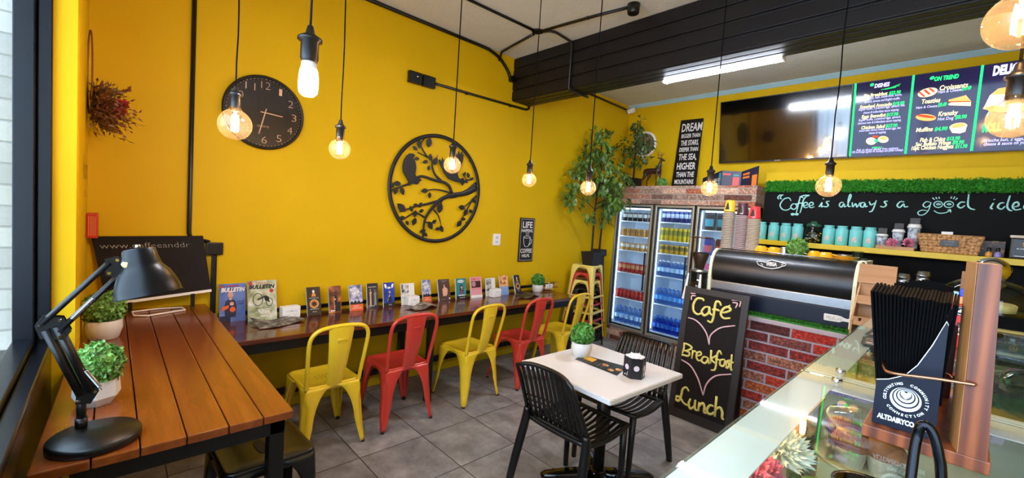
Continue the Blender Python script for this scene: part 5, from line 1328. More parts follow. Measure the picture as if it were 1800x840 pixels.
for s, a, b in (('$9.49', (842, 276), (908, 268)), ('$9.49', (675, 390), (735, 383)), ('$8.90', (795, 478), (876, 468)), ('$4.90', (650, 560), (740, 553)), ('$13.90', (735, 628), (828, 622)), ('$9.90', (775, 655), (858, 648)), ('$11.90', (795, 682), (880, 677))): mtxt(GRN, s, c5(*a), c5(*b), .03, .03)
mtxt(GRN, 'ROLL', c5(985, 580), c5(1120, 545), .065, .05, 0); mtxt(GRN, 'MENU', c5(212, 684), c5(280, 680), .014, .01)
for a, b in (((330, 262), (412, 230)), ((275, 272), (405, 243)), ((300, 270), (380, 255))):
    p, q = S(*c5(*a)), S(*c5(*b)); m = MB(); m.poly([p, p+WT*.003, q+WT*.003, q]); m.build('flourish', GRN, t, recalc=False)
mtxt(LAV, 'DISHES', c5(228, 258), c5(335, 244), .035, .04); mtxt(LAV, 'DELICIOUS', c5(1058, 175), c5(1400, 120), .07, .06, .05)
for s, a, b in (('Egg, bacon, hash, mushroom, onion,', (145, 335), (420, 318)), ('spinach, tomato and English muffin.', (158, 360), (408, 342)), ('English muffin, 2 poached eggs, spinach, feta', (118, 412), (440, 393)), ('cheese & hollandaise sauce topping.', (150, 437), (400, 420)),
                ('English muffin, 2 poached eggs, spinach,', (118, 488), (412, 472)), ('shortcut ham & hollandaise sauce topping.', (112, 510), (415, 495)), ('mixed salad, chicken breast, boiled eggs, feta', (120, 562), (412, 550)), ('cheese & topping.', (188, 582), (310, 575)),
                ('Ham & Cheese', (675, 295), (840, 280)), ('Ham & Cheese', (520, 405), (670, 392)), ('Hot Dog', (672, 488), (785, 478)), ('Ask us about gluten free options', (100, 700), (395, 690)), ('15% surcharge applies on Sundays and public holidays', (70, 716), (430, 702)),
                ('Brioche bun, 2 eggs, 2 bacon,', (995, 645), (1420, 610)), ('cheese & sauce on your choice', (995, 668), (1420, 640))):
    mtxt(LAV, s, c5(*a), c5(*b), .021 if a[0] < 660 or a[1] > 690 else .026, .008)
for s, a, b, h in (('Big Breakfast', (153, 326), (320, 306), .03), ('Smashed Avocado', (125, 402), (350, 383), .03), ('Eggs Benedict', (138, 472), (308, 458), .03), ('Chicken Salad', (135, 548), (302, 538), .03), ('Croissants', (685, 275), (885, 252), .04), ('Toasties', (560, 368), (690, 358), .038), ('Kransky', (676, 458), (815, 443), .038), ('Muffins', (520, 568), (638, 560), .036),
                   ('Fish & Chips', (548, 638), (725, 630), .036), ('5pc Buffalo Wings', (515, 668), (765, 655), .034), ('10pc Chicken Nuggets', (488, 695), (783, 682), .034)): mtxt(CRM, s, c5(*a), c5(*b), h, .02)
def pic(nm, mt, pols, k=0):
    for q in pols:
        m = MB(); m.poly([S(*c5(*p))-Vector((0, .0006*k, 0)) for p in q]); m.build(nm, mt, t, recalc=False)
def el5(cx, cy, rx, ry, rot=0, n=22):
    return [(cx+rx*math.cos(a)*math.cos(rot)-ry*math.sin(a)*math.sin(rot), cy+rx*math.cos(a)*math.sin(rot)+ry*math.sin(a)*math.cos(rot)) for a in [2*PI*i/n for i in range(n)]]
pic('food_picture', BRN_, [el5(603, 290, 72, 30, -.25), [(745, 372), (870, 308), (908, 352), (905, 385), (752, 380)], [(1005, 380), (1040, 310), (1100, 262), (1200, 245), (1320, 300), (1300, 420), (1100, 430), (990, 405)], el5(818, 530, 64, 26, -.15), [(755, 540), (880, 515), (868, 565), (830, 578), (775, 574)], el5(205, 632, 36, 26), el5(290, 620, 38, 24)])
pic('food_picture', OR_, [[(748, 342), (868, 310), (905, 350), (750, 352)], el5(590, 466, 72, 24, .05), [(1050, 305), (1100, 262), (1200, 245), (1320, 300), (1200, 300)], el5(818, 524, 48, 17, -.15), el5(292, 612, 26, 12), [(1000, 400), (1060, 380), (1160, 410), (1040, 425)]], 1)
pic('food_picture', RD_, [el5(590, 458, 66, 9, .12), [(750, 352), (905, 350), (906, 357), (750, 360)], el5(235, 600, 24, 8), [(535, 290), (548, 282), (590, 318), (575, 322)], [(570, 275), (588, 266), (625, 300), (610, 308)], [(605, 262), (625, 258), (655, 282), (642, 290)]], 2)
pic('food_picture', LAV, [[(1020, 345), (1040, 318), (1110, 322), (1180, 300), (1190, 350), (1140, 390), (1060, 380)], el5(195, 622, 22, 12), [(770, 545), (870, 530), (862, 562), (830, 575), (782, 570)]], 2)
pic('food_picture', GRN, [el5(212, 236, 15, 10, -.5), el5(634, 188, 18, 10, -.5), el5(240, 630, 14, 12)], 2)
# ------------------------------------------------------------------ moss strip and the chalk quotation
zb_, zt_ = at(1342, 336, 'y', YL-.05).z, at(1342, 318, 'y', YL-.05).z
r = random.Random(9); m = MB(); m.box(-1.56, YL-.03, zb_+.01, XR-.01, YL-.001, zt_-.01)
for i in range(5200):
    x = r.uniform(-1.575, .75) if i < 4700 else r.uniform(.75, XR-.02); z = r.uniform(zb_, zt_); c = Vector((x, YL-.022-r.uniform(0, .03), z))
    if c.y > YL-.004: c.y = YL-.004
    for k in range(2): leaf(m, c, Vector((r.uniform(-1, 1), -r.uniform(.15, 1), r.uniform(-1, 1))), rdir(r), r.uniform(.014, .026), .005, .4)
o = m.build('moss_strip', MOSSM, None); o['kind'] = 'stuff'; tag(o, 'green preserved moss strip along the top of the black chalk wall', 'moss')
CW = YL-.0165
def strokes(m, mapf, ss, rad, n, k=5):
    for s in ss:
        P = [mapf(*q) for q in s]
        if len(P) > 2: P = spline(P, k)
        N_ = len(P); m.tube(P, [rad*(.75+.35*math.sin(PI*min(1, (i+.6)/N_))) for i in range(N_)], 6, flat=n)
f1 = lambda x, y: at(1220+x/4, 290+y/4, 'y', CW)
f2 = lambda x, y: at(1500+x/4, 290+y/4, 'y', CW)
qt = thing('chalk_quotation', 'aqua chalk handwriting about coffee on the black wall below the moss', 'chalk writing', (-.6, CW, 1.95))
F1 = [[(612, 208), (600, 214), (588, 230), (598, 240)], [(628, 208), (616, 214), (606, 230), (616, 240)],
    [(682, 252), (668, 232), (632, 240), (605, 280), (622, 312), (656, 316), (686, 298)], [(716, 274), (694, 274), (680, 296), (700, 312), (722, 296), (716, 274), (728, 276)],
    [(768, 232), (750, 224), (738, 256), (728, 300), (718, 338)], [(812, 214), (786, 224), (768, 250), (756, 300), (745, 338)], [(740, 226), (775, 214), (812, 212)], [(718, 274), (748, 268), (775, 274)],
    [(772, 286), (796, 280), (794, 264), (776, 266), (768, 286), (782, 300), (802, 296)], [(812, 286), (836, 280), (834, 264), (816, 266), (808, 286), (822, 300), (846, 294)],
    [(900, 262), (884, 288), (876, 294)], [(900, 262), (896, 292), (908, 290)], [(908, 236), (912, 240)], [(952, 254), (930, 260), (944, 282), (930, 294), (908, 290)],
    [(1052, 264), (1032, 264), (1022, 284), (1038, 296), (1054, 272), (1058, 294), (1072, 288)], [(1076, 288), (1104, 222), (1096, 208), (1084, 250), (1086, 290), (1104, 290)], [(1112, 262), (1116, 294), (1136, 272), (1146, 296), (1168, 262)],
    [(1200, 264), (1178, 266), (1170, 288), (1190, 296), (1202, 268), (1206, 294), (1220, 288)]]
F2 = [[(112, 256), (124, 280), (152, 266)], [(162, 248), (144, 300), (128, 326), (110, 328)], [(242, 254), (218, 258), (232, 280), (214, 296), (188, 290)],
    [(358, 260), (330, 258), (308, 284), (328, 298), (354, 274), (360, 294), (386, 292)],
    [(786, 262), (756, 262), (734, 286), (756, 302), (786, 284)], [(812, 204), (806, 280), (824, 306), (856, 314)],
    [(986, 266), (966, 300), (980, 310)], [(990, 240), (994, 244)], [(1062, 265), (1032, 270), (1016, 296), (1042, 310), (1068, 290)], [(1102, 214), (1082, 286), (1096, 316), (1118, 322)], [(1126, 296), (1162, 286), (1156, 262), (1132, 268), (1120, 296), (1142, 316), (1182, 308)],
    [(1246, 270), (1216, 272), (1200, 298), (1222, 314), (1248, 280), (1252, 308), (1270, 304)]]
F3 = [[(540, 262), (512, 258), (490, 282), (512, 298), (540, 280), (546, 262)], [(546, 262), (530, 315), (500, 346), (466, 352), (454, 334), (480, 318), (520, 320)],
    [(597+30*math.cos(a), 277+22*math.sin(a)) for a in [2*PI*i/12 for i in range(13)]], [(672+33*math.cos(a), 277+22*math.sin(a)) for a in [2*PI*i/12 for i in range(13)]],
    [(582, 276), (597, 270), (612, 276), (597, 281), (582, 276)], [(657, 276), (672, 270), (687, 276), (672, 281), (657, 276)],
    [(556, 230), (572, 244)], [(580, 226), (589, 240)], [(602, 224), (605, 238)], [(692, 222), (685, 236)], [(714, 222), (703, 240)], [(732, 232), (718, 246)],
    [(565, 320), (600, 338), (650, 335), (682, 318)], [(662, 318), (682, 314), (684, 334)]]
NY = (0, 1, 0)
for k, sets in enumerate(([(f1, F1[:10], .0064)], [(f1, F1[10:14], .0064)], [(f1, F1[14:], .0064), (f2, F2[:3], .0064)], [(f2, F2[3:4], .0064)], [(f2, F2[4:6], .0064), (f2, F3, .0045)], [(f2, F2[6:], .0064)])):
    m = MB()
    for fn, ss, rad in sets: strokes(m, fn, ss, rad, NY)
    if k == 0:
        for c in ((694, 346), (722, 346)): m.poly([f1(c[0]+15*math.cos(a), c[1]+9*math.sin(a))-Vector((0, .001, 0)) for a in [2*PI*i/14 for i in range(14)]])
    m.build('chalk_word', CHALKA, qt, recalc=False)

# ------------------------------------------------------------------ yellow shelf and what stands on it
SHZ, SFY = 1.524, 5.10
m_a = at(1330, 422, 'y', SFY).z; m_b = at(1540, 433.7, 'y', SFY).z; SHZ = (m_a+m_b)/2
t = thing('wall_shelf', 'long yellow shelf along the black wall carrying canisters and a basket', 'shelf', (.3, YL, SHZ))
m = MB(); m.box(-1.575, SFY, SHZ-.05, XR-.01, YL-.016, SHZ, .003); m.build('shelf_board', YEL_T, t)
CY = 5.20
TIF = mat('tiffany_enamel', '#76cdc9', .35, var=.03)
src = None; CANL = ['leftmost turquoise canister on the yellow shelf, next to the paper cups', 'second turquoise canister from the left on the yellow shelf', 'third turquoise canister from the left on the yellow shelf', 'turquoise canister just left of the glass jar on the yellow shelf', 'turquoise canister just right of the glass jar on the yellow shelf', 'second turquoise canister to the right of the glass jar', 'third turquoise canister to the right of the glass jar', 'turquoise canister beside the pale flower cups on the shelf']
for (px, py), lb in zip([(1334, 422), (1356, 421), (1377, 422), (1398, 424), (1453, 428), (1476, 431), (1501, 432), (1526, 434)], CANL):
    p = at(px, py, 'y', CY-.05)
    if src is None:
        src = thing('tea_canister', lb, 'canister', (p.x, CY, SHZ), 0, 'turquoise canisters on the shelf')
        m = MB(); m.lathe([(.048, 0), (.051, .004), (.051, .15), (.048, .158)], (0, 0, 0), 28); m.build('canister_body', TIF, src, world=False)
        m = MB(); m.lathe([(.048, .1575), (.040, .168), (.0395, .172), (.042, .174), (.042, .186), (.039, .189), (0, .189)], (0, 0, 0), 28); m.build('lid', TIF, src, world=False)
        m = MB()
        rows_ = []
        for a in range(7):
            th = -PI/2-.35+.7*a/6-.12; rows_.append([(.0516*math.cos(th), .0516*math.sin(th), z) for z in (.04, .085)])
        for a, b in zip(rows_, rows_[1:]): m.poly([a[0], b[0], b[1], a[1]])
        m.build('paper_label', mat('label_pinkish', '#c9bcb2', .6, var=.3, scale=60), src, world=False, recalc=False)
    else: copy_tree(src, (p.x, CY, SHZ), 0, lb)
p = at(1425, 428, 'y', CY-.07)
t = thing('glass_jar', 'wide glass jar with a green lid full of wrapped sweets on the yellow shelf', 'jar', (p.x, CY, SHZ))
m = MB(); m.lathe([(.07, 0), (.078, .01), (.08, .05), (.08, .10), (.068, .145), (.058, .155), (.058, .165)], (p.x, CY, SHZ), 32, cap=False); m.build('jar_glass', JARG, t)
m = MB(); m.lathe([(.062, .165), (.066, .17), (.066, .185), (.058, .195), (.035, .205), (.03, .22), (.0, .225)], (p.x, CY, SHZ), 32); m.build('lid', mat('green_glass_lid', '#24513a', .12, var=.2, coat=.5), t)
r = random.Random(4); grp = []
m = MB(); 
for i in range(70):
    a, q = r.uniform(0, 2*PI), math.sqrt(r.random())*.06; z = .012+.085*r.random(); m.mi = r.choice((0, 0, 1, 2)); m.box(-.012, -.007, -.006, .012, .007, .006, .003, Matrix.Translation((p.x+q*math.cos(a), CY+q*math.sin(a), SHZ+z+.006)) @ Matrix.Rotation(r.uniform(0, PI), 4, 'Z') @ Matrix.Rotation(r.uniform(0, 1.5), 4, 'X'))
o = m.build('wrapped_sweets', [mat('foil_black', '#1d1a18', .3), mat('foil_gold', '#c9962e', .3, metal=.7), mat('foil_silver', '#b9b9b9', .3, metal=.8)], t); o['kind'] = 'stuff'
# takeaway cup display with pink flowers on a timber tray
tx0, tx1 = at(1541, 432, 'y', CY).x, at(1608, 436, 'y', CY).x
t = thing('cup_tray', 'small pale timber tray under the flower cups on the shelf', 'tray', ((tx0+tx1)/2, CY, SHZ))
m = MB(); m.box(tx0, CY-.07, SHZ, tx1, CY+.05, SHZ+.018, .003); m.build('tray_board', WOODC, t)
m = MB(); m.box(tx0, CY-.075, SHZ, tx1, CY-.07, SHZ+.03, .002); m.build('tray_lip', WOODC, t)
def takeaway(lb, px, py0, py1, w, dy=0):
    a, b = at(px, py0, 'y', CY+dy), at(px, py1, 'y', CY+dy); h = b.z-(SHZ+.018); c = (a.x, CY+dy, SHZ+.018)
    t = thing('lidded_cup', lb, 'paper cup', c, 0, 'lidded cups on the shelf')
    m = MB(); m.lathe([(w*.72, 0), (w*.95, h*.86)], c, 24); m.build('cup_body', flame_mat('cup_floral', [(.38, '#5f6a78'), (.5, '#a9b1b8'), (.65, '#d9d9d6')], 30), t)
    m = MB(); m.lathe([(w*1.08, h*.85), (w*1.1, h*.88), (w*1.0, h*.92), (w*.9, h), (w*.84, h), (w*.82, h*.97), (0, h*.97)], c, 24); m.build('lid', WHT, t)
    m = MB(); m.box(c[0]-w*.75, c[1]-.004, c[2]+h*1.0, c[0]+w*.75, c[1]+.004, c[2]+h+.055, .002); m.build('name_card', mat('card_black', '#2c2a28', .5, var=.3, scale=40), t)
takeaway('short lidded cup beside the last turquoise canister', 1549, 429, 411, .042, -.03); takeaway('middle lidded cup behind the pink flowers', 1577, 428, 403, .043, .012); takeaway('tallest lidded cup left of the woven basket', 1604, 428, 394, .045, .012)
r = random.Random(6)
for lb, px, py, n in (('pink paper flower lying before the middle lidded cup', 1568, 425, 40), ('pink paper flower lying before the tallest lidded cup', 1598, 425, 55)):
    p = at(px, py, 'y', CY-.055); p.z = max(p.z, SHZ+.05); m = MB()
    for i in range(n): leaf(m, p-Vector((0, 0, .01)), Vector((r.uniform(-1, 1), r.uniform(-1, .3), r.uniform(-.4, 1))), rdir(r), .05, .02, .4)
    tag(m.build('pink_flower', mat('flower_pink', '#f08aa2', .6, var=.35, scale=30)), lb, 'flower', 'pink flowers on the shelf')
# woven basket
b0, b1, t0_, t1_ = at(1620, 443, 'y', 5.12), at(1718, 447, 'y', 5.12), at(1613, 409, 'y', 5.11), at(1731, 413, 'y', 5.11)
t = thing('woven_basket', 'wide woven straw basket with a black plaque on the yellow shelf', 'basket', ((b0.x+b1.x)/2, CY, SHZ))
WV = weave_mat(); m = MB(); H_ = .155; NR, NC = 6, 13
def side(P00, P10, P01, P11, nc):
    """interlaced ribbons over one trapezoid side"""
    P00, P10, P01, P11 = map(Vector, (P00, P10, P01, P11)); nrm = (P10-P00).cross(P01-P00).normalized()
    f = lambda a, b: (P00.lerp(P10, a)).lerp(P01.lerp(P11, a), b)
    for i in range(NR):
        for j in range(nc):
            up = (i+j) % 2; a0, a1, c0, c1 = j/nc, (j+1)/nc, i/NR, (i+1)/NR; h = .007 if up else .002
            g_ = [(a0, c0, 0), (a1, c0, 0), (a1, c1, 0), (a0, c1, 0)]
            am, cm = (a0+a1)/2, (c0+c1)/2
            cen = [f(a0+.12*(a1-a0), c0+.12*(c1-c0))+nrm*h*.8, f(a1-.12*(a1-a0), c0+.12*(c1-c0))+nrm*h*.8, f(a1-.12*(a1-a0), c1-.12*(c1-c0))+nrm*h*.8, f(a0+.12*(a1-a0), c1-.12*(c1-c0))+nrm*h*.8]
            O4 = [f(a, c) for a, c, _ in g_]; mid = f(am, cm)+nrm*h*1.3
            vs = [m.v(q) for q in O4]; vc = [m.v(q) for q in cen]; vm = m.v(mid)
            for k in range(4):
                m.face([vs[k], vs[(k+1) % 4], vc[(k+1) % 4], vc[k]], True); m.face([vc[k], vc[(k+1) % 4], vm], True)
x0, x1, X0, X1 = b0.x, b1.x, t0_.x, t1_.x; ya, yb_, YA, YB = 5.125, 5.29, 5.108, 5.315; z0, z1 = SHZ+.002, SHZ+H_
side((x0, ya, z0), (x1, ya, z0), (X0, YA, z1), (X1, YA, z1), NC); side((x0, yb_, z0), (x0, ya, z0), (X0, YB, z1), (X0, YA, z1), 6); side((x1, ya, z0), (x1, yb_, z0), (X1, YA, z1), (X1, YB, z1), 6); side((x1, yb_, z0), (x0, yb_, z0), (X1, YB, z1), (X0, YB, z1), NC)
m.poly([(x0, ya, z0), (x1, ya, z0), (x1, yb_, z0), (x0, yb_, z0)])
m.build('woven_side', WV, t, recalc=False)
m = MB(); m.tube([(X0, YA, z1), (X1, YA, z1), (X1, YB, z1), (X0, YB, z1)], .006, 6, closed=True); m.build('rim', WV, t)
pa, pb = at(1653, 421, 'y', 5.10), at(1684, 434, 'y', 5.10)
m = MB(); m.box(pa.x, 5.100, pb.z, pb.x, 5.108, pa.z, .001); pl = m.build('plaque', KCOV, t)
m = MB(); m.text('COFFEE', ((pa.x+pb.x)/2, 5.0992, (pa.z+pb.z)/2+.005), X_, Z_, .012, .06, align='C'); m.text('BEANS', ((pa.x+pb.x)/2, 5.0992, (pa.z+pb.z)/2-.016), X_, Z_, .010, .045, align='C'); m.build('lettering', GRYP, pl, recalc=False)
m = MB(); m.box(-.02, 5.19, SHZ+.03, .05, 5.20, SHZ+.185, .002, Matrix.Translation((-.13, 0, 0))); tag(m.build('paper_packet', WHT), 'white paper packet sticking up out of the woven basket', 'packet')
# small bottles, dark gift bag, coffee bag
for px, col, lb in ((1738, '#d9963c', 'tiny amber bottle with a black cap right of the basket'), (1754, '#8f86c9', 'tiny violet bottle with a black cap right of the basket')):
    p = at(px, 446, 'y', 5.14); c = (p.x, 5.14, SHZ)
    t = thing('small_bottle', lb, 'bottle', c, 0, 'tiny bottles on the shelf')
    m = MB(); m.lathe([(.018, 0), (.021, .006), (.021, .028), (.009, .04), (.008, .048)], c, 16); m.build('bottle_glass', mat('tiny_'+col, col, .15, coat=.4), t)
    m = MB(); m.lathe([(.011, .046), (.012, .05), (.011, .075), (0, .076)], c, 14); m.build('cap', BLK, t)
p = at(1745, 440, 'y', 5.24)
m = MB(); m.box(p.x-.075, 5.22, SHZ, p.x+.065, 5.28, SHZ+.13, .004); tag(m.build('gift_bag', flame_mat('dark_floral', [(.4, '#17110f'), (.55, '#4a2a1c'), (.68, '#8a6a3c')], 30)), 'dark patterned packet behind the tiny bottles on the shelf', 'packet')
p = at(1773, 450, 'y', 5.16)
t = thing('coffee_bag', 'black coffee bag with a folded cream top beside the tiny bottles', 'coffee bag', (p.x+.08, 5.2, SHZ))
m = MB(); m.box(p.x, 5.155, SHZ, p.x+.17, 5.25, SHZ+.165, .012); m.build('bag_body', KCOV, t)
m = MB(); m.box(p.x-.004, 5.165, SHZ+.163, p.x+.174, 5.235, SHZ+.185, .005); m.build('folded_top', mat('cream_fold', '#d6c5ae', .6), t)
m = MB(); c = Vector((p.x+.085, 5.1535, SHZ+.115)); m.tube([c+Vector((.02*math.cos(a), 0, .02*math.sin(a))) for a in [2*PI*i/18 for i in range(18)]], .004, 5, closed=True); m.poly([c+Vector((.008*math.cos(a), 0, .008*math.sin(a))) for a in [2*PI*i/10 for i in range(10)]]); m.build('emblem', mat('gold_print', '#c79a4a', .4), t)
m = MB(); m.text('coffee', c+Vector((0, 0, -.04)), X_, Z_, .014, .10, align='C'); m.box(c.x-.06, 5.153, SHZ+.02, c.x+.06, 5.1545, SHZ+.024); m.build('lettering', INKW, t, recalc=False)
# black back bench under the shelf
t = thing('bench_cupboard', 'black cupboard bench under the yellow shelf', 'cabinet', (.35, 5.05, 0))
m = MB(); m.box(-1.53, 4.78, .02, XR-.02, YL-.016, .93); m.build('carcass', BLK, t)
m = MB(); m.box(-1.56, 4.74, .931, XR-.02, YL-.016, .96, .004); m.build('worktop', BLKM, t)
for k in range(5):
    m = MB(); x = -1.50+.74*k; m.box(x, 4.762, .08, x+.72, 4.779, .90, .003); d_ = m.build('door', BLK, t)
    m = MB(); m.tube([(x+.66, 4.76, .7), (x+.66, 4.735, .71), (x+.66, 4.735, .83), (x+.66, 4.76, .84)], .006, 8); m.build('handle', STEEL, d_)
for px, pt, lb in ((1590, 481, 'shorter steel tumbler stack on the bench under the shelf'), (1624, 477, 'taller steel tumbler stack on the bench under the shelf')):
    p = at(px, pt, 'y', 5.0); h = p.z-.96; c = (p.x, 5.0, .96)
    m = MB(); pr = [(.042, 0)]
    for k in range(6): pr += [(.046, h*(.40+.1*k)), (.049, h*(.405+.1*k)), (.049, h*(.425+.1*k)), (.045, h*(.43+.1*k))]
    pr += [(.040, h), (0, h)]
    o = m; o.lathe([(r_, z) for r_, z in pr], c, 28); tag(o.build('tumbler_stack', STEEL), lb, 'steel tumblers', 'steel tumblers under the shelf')
# ------------------------------------------------------------------ espresso counter, brick fronted
CYF = 3.82
CXL = -1.675
t = thing('espresso_counter', 'brick-patterned coffee counter carrying the black espresso machine', 'counter', (-.95, 4.2, 0))
m = MB(); m.box(CXL, CYF, 0, -.30, CYF+.02, .895); m.build('brick_front', BRICKR, t)
m = MB(); m.box(CXL, CYF+.02, 0, -.30, 4.55, .895); m.build('carcass', BLK, t)
m = MB(); m.box(CXL, CYF-.004, .895, -.30, 4.56, .93, .004); m.build('worktop', mat('counter_top_pale', '#b9aab0', .4, var=.05), t)
r = random.Random(12); m = MB(); m.box(-1.24, CYF+.005, .931, -.33, CYF+.09, .945)
for i in range(2600):
    x, y = r.uniform(-1.24, -.33), CYF+.005+abs(r.gauss(0, .04)); c = Vector((x, min(y, CYF+.10), .943)); leaf(m, c, Vector((r.uniform(-.6, .6), r.uniform(-.9, .2), 1)), rdir(r), r.uniform(.02, .035), .003, .3)
o = m.build('grass_strip', mat('grass_green', '#2f7a1c', .7, var=.5, scale=50)); o['kind'] = 'stuff'; tag(o, 'strip of artificial grass on the counter edge under the espresso machine', 'artificial grass')
# espresso machine
MX0, MX1 = -1.525, -.50; MY = 3.86
t = thing('espresso_machine', 'large black espresso machine with a curved back panel facing us', 'espresso machine', (-1.0, 4.1, .931))
m = MB(); m.box(MX0+.03, MY+.05, .99, MX1-.03, 4.48, 1.40); m.build('body', BLK, t)
pr = [(3.885, 1.17), (3.865, 1.20), (3.86, 1.26), (3.868, 1.32), (3.89, 1.375), (3.925, 1.415), (3.965, 1.435), (4.0, 1.44)]
m = MB(); A_ = [[m.v((x, y, z)) for y, z in pr] for x in (MX0+.022, MX1-.022)]
for i in range(len(pr)-1): m.face([A_[0][i], A_[1][i], A_[1][i+1], A_[0][i+1]], True)
m.build('curved_panel', mat('satin_black_panel', '#0b0b0d', .34, var=.05), t)
m = MB(); m.box(MX0+.022, 3.872, 1.10, MX1-.022, 3.90, 1.172, .004); m.build('steel_band', STEEL, t)
m = MB(); m.box(MX0+.022, 3.868, .965, MX1-.022, 3.90, 1.098, .004); m.build('lower_panel', mat('navy_panel', '#141a2c', .3, var=.08), t)
pro = [(3.85, .96), (3.85, 1.10), (3.845, 1.2), (3.845, 1.28), (3.86, 1.36), (3.9, 1.42), (3.96, 1.448), (4.5, 1.448), (4.5, .96)]
for x, nm in ((MX0, 'left'), (MX1-.022, 'right')):
    m = MB(); m.prism([(x, y, z) for y, z in pro], (.022, 0, 0)); m.build('side_panel', mat('cream_panel', '#f4f2cc', .4, var=.03), t)
m = MB(); m.box(MX0+.03, 4.0, 1.425, MX1-.03, 4.46, 1.44, .003)
m.build('cup_tray', STEEL, t)
m = MB(); m.tube([(MX0+.03, 3.99, 1.452), (MX1-.03, 3.99, 1.452), (MX1-.03, 4.46, 1.452), (MX0+.03, 4.46, 1.452)], .006, 6, closed=True)
m.build('cup_rail', CHROME, t)
for x in (MX0+.08, MX1-.08):
    for y in (3.96, 4.42):
        m = MB(); m.lathe([(.022, .0), (.022, .02), (.015, .035), (.015, .06)], (x, y, .931), 14); m.build('foot', STEEL, t)
def W4(x, y, yy=3.853): return at(1220+x/4, 290+y/4, 'y', yy)
# maker's badge, white outline and letters
m = MB(); o_ = [(440, 678), (470, 676), (505, 684), (545, 668), (590, 678), (625, 690), (650, 696), (640, 708), (618, 712), (600, 722), (550, 730), (500, 722), (470, 708), (452, 700)]
P = [W4(*q, 3.850) for q in o_]; m.tube(P, .004, 5, closed=True)
m.tube([W4(470, 690, 3.85), W4(485, 706, 3.85)], .003, 5); m.tube([W4(612, 704, 3.85), W4(628, 697, 3.85)], .003, 5)
a, b = W4(505, 706, 3.848), W4(582, 711, 3.848); m.text('WEGA', a, b-a, Z_, .028, (b-a).length, bold=.06)
bd = m.build('badge_outline', INKW, t, recalc=False)
m = MB(); m.prism([q+Vector((0, .006, 0)) for q in P], (0, .004, 0)); m.build('badge_plate', KCOV, t)
def W6(x, y): return at(1400+x/6, 540+y/6, 'y', 3.864)
P = [W6(*q) for q in ((290, 68), (300, 62), (430, 85), (470, 95), (500, 112), (535, 125), (558, 122), (556, 160), (530, 155), (490, 148), (450, 158), (300, 134), (287, 128))]
m = MB(); m.prism(P, (0, -.002, 0)); sk = m.build('milk_sticker', WHT, t)
m = MB(); a, b = W6(315, 122)-Vector((0, .004, 0)), W6(405, 135)-Vector((0, .004, 0)); m.text('MILK', a, b-a, Z_, .026, (b-a).length, bold=-.01); a2, b2 = W6(410, 137)-Vector((0, .004, 0)), W6(480, 145)-Vector((0, .004, 0)); m.text('LAB', a2, b2-a2, Z_, .022, (b2-a2).length, bold=-.02); m.build('lettering', GRYP, sk, recalc=False)
# paper cup towers on the machine
TOPZ = 1.441
CUPA = mat('cup_kraft_shaded', '#7d6a50', .6, var=.2, scale=25); CUPB = mat('cup_mauve_shaded', '#6f565c', .6, var=.2, scale=25); CUPC = mat('cup_sand_shaded', '#8a7460', .6, var=.2, scale=25)  # bodies darkened to paint the shade between the pale cup rims
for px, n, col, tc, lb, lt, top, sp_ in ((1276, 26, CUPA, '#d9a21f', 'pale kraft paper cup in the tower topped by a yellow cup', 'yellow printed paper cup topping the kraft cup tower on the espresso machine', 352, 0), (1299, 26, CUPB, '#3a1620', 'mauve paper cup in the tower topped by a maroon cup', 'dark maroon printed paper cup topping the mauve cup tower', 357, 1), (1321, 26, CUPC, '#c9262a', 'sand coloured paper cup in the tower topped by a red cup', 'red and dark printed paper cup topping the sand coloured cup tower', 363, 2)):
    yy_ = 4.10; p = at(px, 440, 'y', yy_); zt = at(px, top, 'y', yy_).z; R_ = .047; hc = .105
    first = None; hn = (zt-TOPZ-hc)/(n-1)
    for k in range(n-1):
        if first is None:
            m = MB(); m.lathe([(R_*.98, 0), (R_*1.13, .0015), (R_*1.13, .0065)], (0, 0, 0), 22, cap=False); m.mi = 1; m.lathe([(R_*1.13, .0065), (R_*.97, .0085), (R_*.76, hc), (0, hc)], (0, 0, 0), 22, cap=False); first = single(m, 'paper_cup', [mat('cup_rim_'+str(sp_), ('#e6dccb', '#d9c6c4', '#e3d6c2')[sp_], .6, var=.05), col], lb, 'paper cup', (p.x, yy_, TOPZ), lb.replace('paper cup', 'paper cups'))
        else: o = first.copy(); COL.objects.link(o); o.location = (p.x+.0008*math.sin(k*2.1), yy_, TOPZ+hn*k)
    t2 = thing('paper_cup', lt, 'paper cup', (p.x, yy_, TOPZ+hn*(n-1)))
    m = MB(); m.lathe([(R_*.98, 0), (R_*1.05, .002), (R_*1.05, .006), (R_*.985, .008), (R_*.76, hc), (R_*.72, hc), (R_*.70, hc-.008), (0, hc-.008)], (0, 0, 0), 24, cap=False); m.build('cup_body', mat('cup_top_'+tc, tc, .4, var=.1), t2, world=False)
    m = MB(); n_ = 8
    for a0 in ((-2.1, -1.3),):
        for i in range(n_):
            th = [a0[0]+(a0[1]-a0[0])*(i+j)/n_ for j in (0, 1)]; ry = lambda z: R_*(.985-(.985-.76)*(z-.008)/(hc-.008))+.0008
            zz = (.02, .02+.055*math.sin(PI*(i+.5)/n_)+.01); m.poly([(ry(zz[0])*math.cos(th[0]), ry(zz[0])*math.sin(th[0]), zz[0]), (ry(zz[0])*math.cos(th[1]), ry(zz[0])*math.sin(th[1]), zz[0]), (ry(zz[1])*math.cos(th[1]), ry(zz[1])*math.sin(th[1]), zz[1]), (ry(zz[1])*math.cos(th[0]), ry(zz[1])*math.sin(th[0]), zz[1])])
    m.build('print_patch', mat('cup_print_dark', '#2a1c16', .5), t2, world=False, recalc=False)
